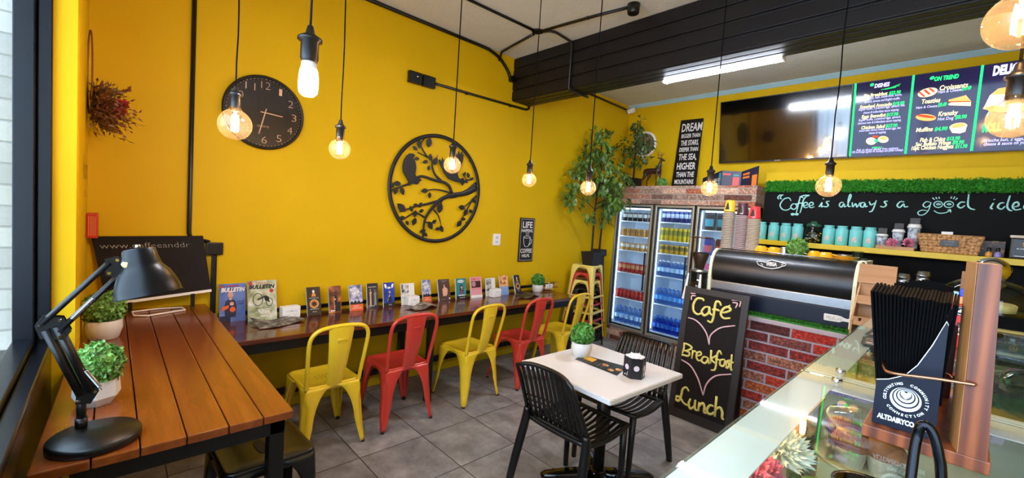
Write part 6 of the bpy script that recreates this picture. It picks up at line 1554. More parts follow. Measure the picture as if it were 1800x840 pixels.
# yellow crockery, glass, topiary ball on the machine
CROC = mat('yellow_crockery', '#dea51c', .22, var=.03, coat=.5)
def ycup(lb, px, yy_, r0, h):
    p = at(px, 448, 'y', yy_)
    t = thing('yellow_cup', lb, 'cup', (p.x, yy_, TOPZ), 0, 'yellow cups on the espresso machine')
    m = MB(); m.lathe([(r0, 0), (r0*.98, .006), (r0*.82, h*.6), (r0*.62, h*.93), (r0*.55, h), (r0*.5, h-.003), (0, h-.003)], (p.x, yy_, TOPZ), 28); m.build('cup_body', CROC, t)
    m = MB(); m.tube([(p.x+r0*.80, yy_, TOPZ+.02), (p.x+r0*1.2, yy_, TOPZ+.022), (p.x+r0*1.15, yy_, TOPZ+h*.7), (p.x+r0*.68, yy_, TOPZ+h*.75)], .005, 6); m.build('handle', CROC, t)
ycup('upturned yellow cup just right of the paper cup towers', 1337, 4.04, .055, .062); ycup('upturned yellow cup second from the paper cup towers', 1360, 4.04, .055, .060); ycup('yellow cup lying tilted right of the round topiary', 1431, 4.05, .055, .058); ycup('yellow cup left of the yellow saucer pile', 1452, 4.06, .058, .055)
topiary('round leafy topiary on top of the espresso machine', (at(1400, 447, 'y', 4.03).x, 4.03, TOPZ), .072, .035, .032, .025, LEAFL, 300, .022)
p = at(1378, 447, 'y', 4.06); t = thing('steel_jug', 'small steel milk jug left of the topiary on the espresso machine', 'milk jug', (p.x, 4.06, TOPZ))
m = MB(); m.lathe([(.032, 0), (.034, .02), (.028, .05), (.03, .065), (.027, .064), (.025, .05), (0, .01)], (p.x, 4.06, TOPZ), 24); m.build('jug_body', STEEL, t)
m = MB(); m.tube([(p.x-.03, 4.06, TOPZ+.055), (p.x-.055, 4.055, TOPZ+.05), (p.x-.05, 4.055, TOPZ+.015), (p.x-.032, 4.06, TOPZ+.015)], .004, 6); m.build('handle', STEEL, t)
p = at(1388, 440, 'y', 4.14); m = MB(); m.box(p.x-.02, 4.12, TOPZ, p.x+.03, 4.15, TOPZ+.105, .004); tag(m.build('white_box', WHT), 'small white box behind the topiary on the espresso machine', 'box')
p = at(1485, 455, 'y', 4.06)
for k, lb in enumerate(('bottom yellow saucer of the pile on the espresso machine', 'middle yellow saucer of the pile on the espresso machine', 'top yellow saucer of the pile on the espresso machine')):
    m = MB(); m.lathe([(.05, 0), (.052, .003), (.082, .012), (.084, .015), (.078, .015), (.05, .007), (0, .006)], (0, 0, 0), 32); single(m, 'yellow_saucer', CROC, lb, 'saucer', (p.x, 4.06, TOPZ+.011*k), 'yellow saucers on the espresso machine')
m = MB(); m.lathe([(.045, 0), (.048, .006), (.044, .012), (.04, .008), (0, .006)], (p.x, 4.06, TOPZ+.038), 24); tag(m.build('glass_dish', STEEL), 'small steel dish on the yellow saucer pile', 'dish')
p = at(1509, 452, 'y', 4.06)
m = MB(); m.lathe([(.026, 0), (.034, .07), (.037, .082), (.035, .083), (.032, .07), (.024, .004), (0, .004)], (min(p.x, MX1-.045), 4.06, TOPZ), 24, Matrix.Identity(4)); tag(m.build('drinking_glass', JARG), 'clear glass tumbler at the right end of the espresso machine', 'glass')
m = MB(); m.tube(spline([(MX1-.03, 4.0, 1.448), (MX1+.01, 3.99, 1.455), (MX1+.03, 3.985, 1.42), (MX1+.035, 3.98, 1.36)], 5), .005, 6); tag(m.build('white_cable', WHT), 'white cable arching off the right side of the espresso machine', 'cable')
# coffee grinder
p = at(1226, 470, 'y', 3.98); gx = -1.72; gy = 3.98
gx = p.x+.02; t = thing('coffee_grinder', 'coffee grinder with a clear hopper of dark beans left of the espresso machine', 'coffee grinder', (gx, gy, .931))
def gz(py): return at(1226, py, 'y', gy).z
m = MB(); m.box(gx-.06, gy-.10, .931, gx+.06, gy+.12, .96, .01); m.lathe([(.075, .96), (.075, 1.22), (.06, gz(474)-.03)], (gx, gy, 0), 28); m.build('grinder_body', BLKG, t)
m = MB(); m.lathe([(.055, gz(474)-.03), (.075, gz(474)-.02), (.075, gz(474)), (.05, gz(474)+.01)], (gx, gy, 0), 28); m.build('collar', STEEL, t)
zt, zb = gz(418), gz(474)+.01
m = MB(); m.lathe([(.04, zb), (.05, zb+.05), (.088, zb+(zt-zb)*.62), (.092, zt)], (gx, gy, 0), 32, cap=False); m.build('hopper', ACRYL, t)
m = MB(); m.lathe([(.036, zb+.003), (.045, zb+.05), (.074, zb+(zt-zb)*.5), (.06, zb+(zt-zb)*.54), (0, zb+(zt-zb)*.52)], (gx, gy, 0), 28); m.build('coffee_beans', mat('coffee_beans', '#2a140c', .5, var=.6, scale=120, bump=1, bscale=120), t)
m = MB(); m.lathe([(.096, zt), (.097, zt+.006), (.09, zt+.012), (0, zt+.016)], (gx, gy, 0), 32); m.build('lid', mat('brown_lid', '#3a1f1a', .25), t)
for s in (-1, 1):
    m = MB(); m.prism([(gx+s*.05, gy-.13, .96), (gx+s*.085, gy-.13, .96), (gx+s*.06, gy-.10, 1.2), (gx+s*.05, gy-.10, 1.2)], (0, .012, 0)); m.build('front_fin', WHT, t)
# timber snack stand
t = thing('snack_stand', 'tiered kraft timber snack stand at the right end of the espresso counter', 'snack stand', (-.36, 3.55, .0))
nx0, nx1 = -.462, -.285; ny = 3.56
m = MB(); m.box(nx0-.01, ny-.12, 0, nx1+.01, ny+.13, .96, .004); m.build('pedestal', BLK, t)
m = MB(); m.prism([(nx0, ny-.11, .96), (nx0, ny+.1, .96), (nx0, ny+.1, 1.34), (nx0, ny-.02, 1.22), (nx0, ny-.11, 1.10)], (.010, 0, 0)); m.prism([(nx1-.01, ny-.11, .96), (nx1-.01, ny+.1, .96), (nx1-.01, ny+.1, 1.34), (nx1-.01, ny-.02, 1.22), (nx1-.01, ny-.11, 1.10)], (.010, 0, 0)); m.build('side_cheek', WOODC, t)
m = MB(); m.box(nx0-.006, ny+.06, 1.33, nx1+.006, ny+.075, 1.455, .002); m.build('header_board', WOODC, t)
for z, y in ((1.20, ny-.02), (1.07, ny-.10)):
    m = MB(); m.box(nx0+.01, y, z, nx1-.01, y+.01, z+.055, .002); m.box(nx0+.01, y+.01, z, nx1-.01, ny+.09, z+.006); m.build('tier', WOODC, t)
m = MB(); m.box(nx0+.01, ny+.085, .96, nx1-.01, ny+.098, 1.34); m.build('back_board', WOODC, t)
r = random.Random(8)
for i, (x, z, lb, col) in enumerate(((nx0+.05, 1.208, 'pale wrapped snack on the upper tier of the timber stand, left', '#d8cfc0'), (nx0+.10, 1.208, 'pale wrapped snack on the upper tier of the timber stand, right', '#c9b9a0'), (nx0+.085, 1.078, 'dark snack bar with orange print on the lower tier, back', '#2a2020'), (nx0+.08, 1.10, 'dark snack bar with orange print on the lower tier, front', '#2a2020'))):
    t2 = thing('snack_bar', lb, 'snack', (x, ny+.02 if i < 2 else ny-.05-.015*(i-2), z), .2*i, 'snacks on the timber stand')
    m = MB(); m.box(-.055 if i > 1 else -.025, -.012, 0, .055 if i > 1 else .025, .012, .02 if i > 1 else .04, .004, Matrix.Rotation(.15, 4, 'X')); m.build('wrapper', mat('wrap'+col, col, .35), t2, world=False)
    if i > 1:
        m = MB(); m.box(-.03, -.0135, .004, .05, -.0125, .018, 0, Matrix.Rotation(.15, 4, 'X')); m.build('print', ORNG, t2, world=False)

# ------------------------------------------------------------------ A-frame chalkboard
BN = Vector((0, -1, .13)).normalized(); B0 = (0, 3.53, 0)
def BP(px, py): return atp(px, py, B0, BN)
tl, tr, br2, bl = BP(1200, 502), BP(1319, 520), BP(1282, 772), BP(1178, 729)
bl.z = br2.z = .004; 
x0 = (bl.x+tl.x)/2; x1 = (tr.x+br2.x)/2
t = thing('menu_chalkboard', 'standing black chalkboard with yellow chalk words cafe breakfast lunch', 'chalkboard', ((x0+x1)/2, 3.56, 0))
zT = (tl.z+tr.z)/2
def yb(z): return 3.53+.13*z
u_ = Vector((1, 0, 0)); w_ = Vector((0, .13, 1)).normalized(); LT = zT/w_.z; 
def bb(m, a0, a1, b0, b1, d0, d1):
    o = Vector((0, 3.53, 0)); nrm = Vector((0, 1, -.13)).normalized()
    m.prism([o+u_*a+w_*b+nrm*d0 for a, b in ((a0, b0), (a1, b0), (a1, b1), (a0, b1))], nrm*(d1-d0))
m = MB(); bb(m, x0+.03, x1-.03, .05, LT-.04, .006, .014); m.build('board', BOARD, t)
m = MB(); fw = .05
bb(m, x0, x0+fw, 0, LT, 0, .03); bb(m, x1-fw, x1, 0, LT, 0, .03); bb(m, x0+fw, x1-fw, LT-fw, LT, 0, .03); bb(m, x0+fw, x1-fw, 0, .075, 0, .03); m.build('frame', mat('chalk_frame', '#2a2523', .5, var=.2), t)
m = MB()
for a in (x0+.02, x1-.06):
    m.prism([Vector((a, yb(zT)+.02, zT-.06)), Vector((a+.035, yb(zT)+.02, zT-.06)), Vector((a+.035, 3.785, .0)), Vector((a, 3.785, 0))], (0, .015, 0))
m.build('rear_leg', mat('chalk_frame', '#2a2523'), t)
NB = Vector((0, 1, -.13)).normalized(); OFF = -NB*-.004
f4 = lambda x, y: BP(1000+x/4.2, 480+y/4.2)+NB*.004
f5 = lambda x, y: BP(1150+x/3.8175, 620+y/3.8175)+NB*.004
f6 = lambda x, y: BP(1060+x/4.667, 660+y/4.667)+NB*.004
m = MB()
strokes(m, f4, [[(995, 206), (985, 190), (945, 188), (918, 230), (920, 280), (950, 304), (988, 290)], [(1036, 250), (1002, 252), (978, 285), (998, 312), (1030, 292), (1036, 252), (1040, 296), (1062, 312)],
    [(1122, 240), (1110, 214), (1086, 212), (1074, 260), (1066, 320), (1050, 362), (1020, 350)], [(1056, 268), (1082, 268), (1112, 278)], [(1126, 292), (1160, 288), (1192, 272), (1174, 250), (1140, 262), (1120, 300), (1140, 332), (1190, 332)]], .010, NB)
strokes(m, f4, [[(1164, 250), (1190, 236)]], .005, NB)
m.build('chalk_word', CHALKY, t, recalc=False)
m = MB()
strokes(m, f4, [[(850, 520), (846, 560), (828, 606)], [(830, 514), (876, 526), (906, 552), (870, 572), (848, 570)], [(848, 570), (888, 588), (878, 612), (840, 604), (810, 608)],
    [(914, 568), (906, 632)], [(908, 592), (924, 576), (940, 584)], [(942, 612), (974, 602), (968, 582), (944, 592), (940, 624), (956, 646), (980, 640)], [(1022, 622), (990, 620), (978, 650), (1004, 666), (1024, 640), (1024, 626), (1032, 672)],
    [(1050, 568), (1042, 668)], [(1086, 610), (1050, 636), (1086, 672)], [(1126, 602), (1110, 574), (1094, 602), (1084, 680), (1074, 714), (1046, 716)], [(1078, 634), (1112, 642)], [(1150, 638), (1120, 642), (1114, 676), (1140, 686), (1154, 648), (1162, 692)],
    [(1188, 642), (1166, 652), (1182, 676), (1170, 700), (1154, 694)], [(1202, 600), (1194, 704), (1210, 716)], [(1176, 655), (1220, 662)]], .0085, NB)
m.build('chalk_word', CHALKY, t, recalc=False)
m = MB()
strokes(m, f6, [[(702, 130), (680, 98), (652, 112), (640, 160), (620, 206), (594, 194), (602, 170), (632, 182), (656, 222), (690, 246)], [(716, 190), (700, 232), (716, 272), (750, 250)], [(756, 200), (750, 268), (770, 290)],
    [(790, 220), (778, 292)], [(786, 252), (816, 226), (830, 262), (826, 300), (848, 310)], [(906, 252), (874, 246), (850, 282), (862, 312), (890, 316), (906, 300)], [(930, 170), (914, 338)], [(920, 282), (956, 262), (976, 302), (974, 346), (990, 362)]], .0105, NB)
m.build('chalk_word', CHALKY, t, recalc=False)
for fn, ss, rad in ((f4, [[(880, 196), (880, 150), (934, 152)], [(902, 198), (906, 168), (936, 168)]], .0062), (f4, [[(1200, 200), (1264, 204), (1258, 250)], [(1206, 216), (1242, 224), (1228, 258)]], .0062),
                  (f4, [[(878, 328), (930, 345), (976, 386), (1016, 450), (1034, 530)], [(1034, 530), (1040, 468), (1076, 428), (1130, 400), (1226, 388)]], .0062), (f5, [[(180, 46), (240, 86), (290, 170), (326, 286)], [(326, 286), (350, 210), (410, 156), (516, 144)]], .0066)):
    m = MB(); strokes(m, fn, ss, rad, NB, 4); m.build('pink_arrow', CHALKP, t, recalc=False)
# ------------------------------------------------------------------ glass display cabinets on the right
GZ, GX = 1.25, -.279
XRR = .36
WFR = mat('white_frame_enamel', '#f2f1ee', .35, var=.02)
LEDC = glow('cabinet_led', '#ffe2a6', 5*EM)
def cabinet(y0, y1, label, b0, b1):
    t = thing('display_cabinet', label, 'display cabinet', (0, (y0+y1)/2, 0), 0, None)
    m = MB(); m.box(-.50, y0+.01, 0, XRR, y1-.01, .84, .004); m.build('base', mat('cabinet_steel', '#b7b4ac', .35, metal=.4, var=.04), t)
    m = MB(); m.box(-.49, y0+.012, .841, XRR-.01, y1-.012, .852); m.build('deck', mat('cabinet_deck', '#a9a596', .4, var=.05), t)
    m = MB(); m.box(GX, y0, GZ-.006, XRR, y1, GZ, .001); m.build('glass_top', COUNTERG, t)
    m = MB(); z0, z1 = GZ-.0085, GZ-.0062
    m.box(GX+.002, y0+.004, z0, GX+.082, y1-.004, z1); m.box(GX+.0825, y0+.004, z0, XRR-.004, y0+b0, z1); m.box(GX+.0825, y1-b1, z0, XRR-.004, y1-.004, z1); m.build('white_border', WFR, t)
    m = MB(); m.prism([(GX, y0, GZ-.01), (GX, y1, GZ-.01), (-.50, y1, .85), (-.50, y0, .85)], (-.005, 0, 0)); m.build('front_glass', CLEAR, t)
    for y in (y0+.002, y1-.008):
        m = MB(); m.prism([(GX, y, GZ-.01), (XRR-.02, y, GZ-.01), (XRR-.02, y, .853), (-.498, y, .853)], (0, .006, 0)); m.build('end_glass', CLEAR, t)
    m = MB(); m.box(XRR-.02, y0+.01, .853, XRR-.012, y1-.01, GZ-.01); m.build('rear_door', mat('mirror_door', '#8d8a80', .1, metal=.8, var=.03), t)
    m = MB(); m.box(GX+.01, y0+.03, GZ-.026, GX+.035, y1-.03, GZ-.012); m.build('light_strip', LEDC, t)
    return t
cabinet(.30, 1.405, 'glass-topped display cabinet with flowers and muffins inside', .02, .105)
cabinet(1.415, 2.98, 'glass-topped display cabinet under the menus and red confectionery box', .04, .03)
for px, py, lb in ((1478, 652, 'chrome glass clamp on the far side of the cabinet joint'), (1472, 668, 'chrome glass clamp on the near side of the cabinet joint')):
    p = at(px, py, 'z', GZ+.006); m = MB(); m.cyl((p.x-.011, p.y, GZ+.006), (p.x+.011, p.y, GZ+.006), .0055, seg=14); m.lathe([(.007, 0), (.007, .004)], (p.x, p.y, GZ+.0003), 12); tag(m.build('glass_clamp', CHROME), lb, 'clamp', 'glass clamps at the cabinet joint')
# inside the near cabinet
DZ = .853
r = random.Random(15)
p = at(1372, 796, 'z', 1.165)
t = thing('white_flower', 'big white chrysanthemum inside the near display cabinet', 'flower', (p.x, p.y, DZ))
m = MB()
for i in range(460):
    d = rdir(r); d.z = abs(d.z)*1.0-.2; leaf(m, p+d*.014, d, rdir(r), r.uniform(.038, .054), .0085, .5)
m.build('petals', mat('petal_white', '#f0eee0', .6, var=.06), t)
m = MB(); m.tube([p, (p.x, p.y, DZ)], .005, 6)
for i in range(80):
    a = r.uniform(0, 6.3); c = p+Vector((.05*math.cos(a), .05*math.sin(a), -.05-r.uniform(0, .08))); leaf(m, c, Vector((math.cos(a), math.sin(a), r.uniform(-.3, .5))), Vector((0, 0, 1)), .05, .010)
m.build('stem_leaves', LEAFD, t)
for px, py, n, lb in ((1325, 838, 50, 'pink flower beside the white chrysanthemum, on its far left'), (1347, 834, 40, 'pink flower beside the white chrysanthemum, right one')):
    p = at(px, py, 'z', 1.15); t = thing('pink_cabinet_flower', lb, 'flower', (p.x, p.y, DZ), 0, 'pink flowers in the near cabinet')
    m = MB()
    for i in range(n): leaf(m, p, Vector((r.uniform(-1, 1), r.uniform(-1, 1), r.uniform(-.1, 1))), rdir(r), .038, .016, .4)
    m.build('petals', mat('petal_pink', '#d9647a', .6, var=.3, scale=25), t)
    m = MB(); m.tube([p, (p.x, p.y, DZ)], .004, 6)
    for i in range(24):
        a = r.uniform(0, 6.3); leaf(m, p-Vector((0, 0, .02+r.uniform(0, .1))), Vector((math.cos(a), math.sin(a), .3)), Vector((0, 0, 1)), .06, .012)
    m.build('stem_leaves', LEAFD, t)
p = at(1364, 760, 'z', 1.17)
t = thing('bread_roll', 'brown bread roll behind the white chrysanthemum in the near cabinet', 'bread', (p.x, p.y, DZ))
m = MB(); m.box(p.x-.035, p.y-.035, DZ, p.x+.035, p.y+.035, 1.147, .004); m.build('riser', WOODC, t)
m = MB(); m.sph((p.x, p.y, 1.165), .032, 20, 12, (1, 1.25, .62)); 
for k in (-1, 0, 1): m.tube([(p.x-.02, p.y+.016*k-.005, 1.181), (p.x, p.y+.016*k, 1.186), (p.x+.02, p.y+.016*k+.005, 1.181)], .004, 6)
m.build('crust', mat('bread_crust', '#a8703a', .6, var=.3, scale=14, bump=.3), t)
# timber-framed salad box
a, b = at(1438, 694, 'z', 1.205), at(1392, 738, 'z', 1.205)
t = thing('timber_display_box', 'orange timber display box with clear front inside the near cabinet', 'display box', ((a.x+b.x)/2, (a.y+b.y)/2, DZ))
ux = (a-b); ux.z = 0; Lb = ux.length; ux.normalize(); px_ = Vector((ux.y, -ux.x, 0))
m = MB(); o = Vector((b.x, b.y, 0))
def obx(m, u0, u1, v0, v1, z0, z1): m.prism([o+ux*u+px_*v+Vector((0, 0, z0)) for u, v in ((u0, v0), (u1, v0), (u1, v1), (u0, v1))], (0, 0, z1-z0))
OT = wood('orange_pine', '#c9803a', '#a8622a', '#dd9a52', 0, 8, coat=.2)
obx(m, 0, Lb, -.020, .016, 1.195, 1.205); obx(m, 0, .012, -.012, .014, DZ, 1.195); obx(m, Lb-.012, Lb, -.012, .014, DZ, 1.195); obx(m, .012, Lb-.012, -.012, -.008, DZ, 1.195); m.build('timber_shell', OT, t)
m = MB(); obx(m, .012, Lb-.012, .010, .013, DZ, 1.195); m.build('clear_front', ACRYL, t)
m = MB()
for i in range(420):
    c = o+ux*r.uniform(.02, Lb-.03)+px_*r.uniform(-.006, .006)+Vector((0, 0, DZ+.02+.28*r.random())); m.mi = r.choice((0, 0, 1)); leaf(m, c, rdir(r), rdir(r), .02, .009, .4)
sd_ = m.build('salad_leaves', [LEAFD, mat('radicchio', '#7a1f35', .5, var=.3)], t); sd_['kind'] = 'stuff'
# muffins on a plate under a clear cover
p = at(1512, 806, 'z', 1.115); c = Vector((p.x, p.y, 0))
t = thing('cake_stand', 'white pedestal plate carrying muffins in the near cabinet', 'cake stand', (c.x, c.y, DZ))
m = MB(); m.lathe([(.06, DZ), (.062, DZ+.006), (.018, DZ+.03), (.016, 1.085), (.04, 1.097), (.088, 1.107), (.092, 1.113), (.086, 1.112), (0, 1.105)], c, 36); m.build('plate', mat('cream_china', '#e6dcb8', .25, coat=.4), t)
m = MB(); m.lathe([(.083, 1.113), (.082, 1.17), (.076, 1.205), (.065, 1.215), (.02, 1.222), (.0, 1.223)], c, 40, cap=False); m.lathe([(.006, 1.222), (.008, 1.228), (.0, 1.232)], c, 16); m.build('clear_cover', ACRYL, t)
for (mx, my), lb in zip(((-.038, .024), (.030, .034), (-.014, -.040), (.042, -.030)), ('muffin at the back left under the clear cover', 'muffin at the back right under the clear cover', 'muffin at the front left under the clear cover', 'muffin at the front right under the clear cover')):
    q = (c.x+mx, c.y+my, 1.1075)
    t = thing('muffin', lb, 'muffin', q, 0, 'muffins under the clear cover')
    m = MB(); m.lathe([(.023, 0), (.031, .042)], q, 24, cap=True, smooth=False); m.build('paper_case', mat('muffin_paper', '#c9bfb0', .7, stretch=(30, 30, 1)), t)
    m = MB(); m.lathe([(.031, .042), (.037, .048), (.037, .060), (.028, .074), (.012, .082), (0, .083)], q, 24, cap=False); m.build('muffin_top', mat('muffin_crust', '#a86a35', .7, var=.45, scale=22, bump=.8, bscale=45), t)
# inside the far cabinet: boxed sandwiches on a green mat
for i, (px, py, cl, lb) in enumerate(((1488, 622, '#7f8a35', 'sandwich pack with green filling in the far cabinet, left'), (1512, 610, '#b98a3c', 'sandwich pack with amber filling in the far cabinet, middle'), (1530, 628, '#8a6a2e', 'sandwich pack with brown filling in the far cabinet, right'))):
    p = at(px, py, 'z', 1.05); t = thing('sandwich_pack', lb, 'sandwich pack', (p.x, max(p.y, 1.50), DZ), 0, 'sandwich packs in the far cabinet')
    m = MB(); m.prism([(-.055, -.06, 0), (.055, -.06, 0), (.055, .06, 0), (-.055, .06, 0)], (0, 0, .03)); m.build('tray', KCOV, t, world=False)
    m = MB(); m.prism([(-.05, -.05, .031), (.05, -.05, .031), (.05, .05, .031), (-.05, .05, .031)], (0, 0, .14)); m.build('sandwich', flame_mat('filling'+cl, [(.35, '#d9c489'), (.5, cl), (.65, '#e6d6a6')], 18), t, world=False)
    m = MB(); m.box(-.055, -.06, .031, .055, .06, .20, .004); m.build('clear_lid', ACRYL, t, world=False)

# ------------------------------------------------------------------ bag stand on the glass top
SZ = GZ+.001
t = thing('bag_stand', 'redgum timber stand with an upright post and copper wire loop on the glass top', 'stand', (-.02, 1.2, SZ))
m = MB(); m.box(-.104, 1.036, SZ, .058, 1.40, SZ+.022, .002); m.build('base_board', WOODR, t)
zp = at(1741, 464.5, 'y', 1.036).z
m = MB(); m.prism([(.021, 1.037, SZ+.022), (.054, 1.037, SZ+.022), (.050, 1.11, SZ+.022), (.010, 1.10, SZ+.022)], (.0, 0, zp-SZ-.022))
for v in m.bm.verts:
    if v.co.z > 1.4: v.co.x -= .004 if v.co.x < .03 else .011
m.build('post', WOODR, t)
m = MB(); m.prism([(.0098, 1.099, SZ+.022), (.0083, 1.098, SZ+.022), (.0198, 1.037, SZ+.022), (.0208, 1.0375, SZ+.022)], (-.0045, 0, zp-SZ-.022)); m.build('sapwood_face', WOODP, t)
m = MB(); m.box(.012, 1.115, SZ+.022, .026, 1.38, 1.47, .002); m.box(-.09, 1.385, SZ+.022, .005, 1.397, 1.44, .002); m.build('back_board', WOODR, t)
def cu(px, py, y): return at(px, py, 'y', y)
wl = [(.01, 1.16, 1.37), (-.05, 1.185, 1.375), (-.10, 1.17, 1.375)]+[tuple(cu(*q)) for q in ((1553, 630, 1.10), (1556, 648, 1.055), (1572, 656, 1.038), (1640, 665, 1.030), (1700, 674, 1.028), (1713, 676, 1.030))]+[(.030, 1.045, cu(1713, 676, 1.03).z)]
m = MB(); m.tube(spline(wl, 5), .0030, 8); m.build('copper_loop', COPPER, t)
# printed card box holding the bags
NVB = mat('navy_card', '#0c0f20', .45, spec=.25, var=.08)
def bag_box(label, loc):
    t = thing('bag_box', label, 'card box', loc, 0, 'printed card boxes on the timber stand')
    W, D_, tl_ = .086, .062, .10    # lean of the front
    def F(x, z): return Vector((x, tl_*z*.25, z))
    prof = [(0, 0), (W, 0), (W, .205), (W*.97, .212), (W*.80, .165), (W*.62, .125), (W*.45, .102), (W*.2, .088), (0, .082)]
    m = MB(); m.prism([F(x, z) for x, z in prof], (0, .002, 0)); m.build('front_panel', NVB, t, world=False)
    m = MB(); m.box(0, .0245, 0, .002, D_, .085); m.prism([(W-.002, .004, 0), (W, .004, 0), (W, .008, .205), (W-.002, .008, .205)], (0, D_-.008, 0)); m.box(.002, D_-.002, 0, W-.002, D_, .20); m.box(.002, .004, 0, W-.002, D_-.002, .003); m.build('side_panels', NVB, t, world=False)
    c = F(W*.5, .058)-Vector((0, .0005, 0)); e = 0
    def disc(cx, cz, r_, k, n=36): return [Vector((c.x+cx+r_*math.cos(a), c.y-.0003*k+tl_*.25*(cz+r_*math.sin(a)), c.z+cz+r_*math.sin(a))) for a in [2*PI*i/n for i in range(n)]]
    wm, dm_ = MB(), MB(); R_ = .0215
    for k, (rr, up) in enumerate(((1, 0), (.86, .13), (.76, .16), (.62, .27), (.53, .30), (.40, .40), (.33, .42))): (wm if k % 2 == 0 else dm_).poly(disc(0, R_*up, R_*rr, k+1))
    heart = [Vector((c.x+.0085*x, c.y-.003+tl_*.25*(R_*.42+.0085*z), c.z+R_*.42+.0085*z)) for x, z in ((0, -.95), (.55, -.35), (.85, .15), (.75, .6), (.4, .72), (0, .35), (-.4, .72), (-.75, .6), (-.85, .15), (-.55, -.35))]
    dm_.poly(disc(0, R_*.42, R_*.31, 8)); wm.poly(heart)
    def ringtext(s, a0, a1, rr, inward=False):
        for i, ch in enumerate(s):
            a = a0+(a1-a0)*i/(len(s)-1); d = Vector((math.cos(a), 0, math.sin(a))); tg = Vector((math.sin(a), 0, -math.cos(a)))
            if inward: tg = -tg; up = -d
            else: up = d
            q = Vector((c.x+rr*math.cos(a), c.y-.0008+tl_*.25*rr*math.sin(a), c.z+rr*math.sin(a)))
            wm.text(ch, q, tg, up, .0042, bold=.04, align='C')
    ringtext('CULTIVATING', 3.35, 1.85, .0265); ringtext('COMMUNITY', 1.35, -.25, .0265); ringtext('CONNECTION', 3.85, 5.65, .031, True)
    wm.text('ALTDAIRYCO.COM', F(W*.5, .012)-Vector((0, .0006, 0)), (1, 0, 0), Vector((0, .025, 1)), .0085, .072, bold=.05, align='C')
    cx_ = [F(x, z)-Vector((0, .0006, 0)) for x, z in prof[2:]]; wm.tube(cx_, .0009, 4)
    wm.build('white_print', INKW, t, world=False, recalc=False); dm_.build('dark_print', NVB, t, world=False, recalc=False)
    return t
bx0 = bag_box('navy card box of black paper bags at the front of the timber stand', (-.094, 1.062, SZ+.0225))
copy_tree(bx0, (-.092, 1.30, SZ+.0225), 0, 'navy card box behind, half hidden at the back of the timber stand')
PAPB = mat('black_kraft_paper', '#050404', .85, var=.2, spec=.08)
first = None; nb = 24
for i in range(nb):
    q = i/(nb-1); xb = -.088+.074*q; lean = -.030*(1-q)**1.6+.012*q
    if first is None or True:
        m = MB(); zt = 1.520+.0012*math.sin(i*1.3)-.004*q; z0 = SZ+.028
        m.prism([(xb, 1.088, z0), (xb, 1.118, z0), (xb+lean, 1.150+.02*q, zt+.012), (xb+lean*1.0, 1.072+.001*math.sin(i*2.2), zt)], (.0034, 0, 0))
        tag(m.build('paper_bag', PAPB), 'black paper bag standing edge-on in the fanned front pack of the timber stand', 'paper bag', 'black paper bags in the front pack')
for i in range(10):
    y = 1.155+.010*i
    m = MB(); m.prism([(-.085, y, SZ+.024), (-.042, y, SZ+.024), (-.008, y+.004, 1.515+.002*i), (-.092+.0045*i, y+.004, 1.535+.001*i)], (0, .0022, 0)) if y < 1.28 else None
    tag(m.build('paper_bag', PAPB), 'black paper bag in the rear pack of the timber stand', 'paper bag', 'black paper bags in the rear pack')

# ------------------------------------------------------------------ other things on the glass tops
t = thing('black_jug', 'glossy black jug with a tall looped handle cut by the bottom edge', 'jug', (-.055, .70, SZ))
m = MB(); m.lathe([(.034, 0), (.040, .01), (.041, .035), (.036, .052), (.038, .056), (.033, .055), (.031, .03), (0, .006)], (-.058, .70, SZ), 36); m.build('jug_body', BLKG, t)
hp = [(-.024, .70, 1.275), (-.022, .722, 1.31), (-.022, .74, 1.36)]+[tuple(at(x, y, 'y', .745)) for x, y in ((1612, 768), (1617, 752), (1626, 746), (1637, 756), (1645, 775), (1650, 800), (1654, 826))]+[(.008, .742, 1.29), (.004, .735, SZ+.004)]
m = MB(); m.tube(spline(hp, 4), .0056, 12); m.build('handle', mat('black_chrome', '#26262a', .12, metal=.9, var=.03), t)
m = MB(); m.box(-.028, .692, 1.285, -.016, .708, 1.305, .003); m.build('hinge', CHROME, t)
for i, (y, rz, lb) in enumerate(((2.40, .05, 'dark printed menu farthest along the glass top beside the bag stand'), (2.20, -.03, 'dark printed menu in the middle of the three on the glass top'), (2.00, .08, 'dark printed menu nearest us of the three on the glass top'))):
    t = thing('takeaway_menu', lb, 'menu', (-.185+.006*i, y, SZ+.0005), rz, 'menus lying on the glass top')
    m = MB(); m.box(-.055, -.075, 0, .055, .075, .0025); m.build('sheet', KCOV, t, world=False)
    m = MB()
    for k in range(4): m.box(-.045, -.06+.034*k, .0026, .048, -.048+.034*k, .0030)
    m.build('print_band', mat('menu_taupe', '#8d7a6a', .6, var=.4, scale=70), t, world=False)
    m = MB(); m.text(('EATS', 'LUNCH', 'BURGERS')[i], (-.04, -.045, .0032), (1, 0, 0), (0, 1, 0), .014, .08, bold=.02); m.build('lettering', INKW, t, world=False, recalc=False)
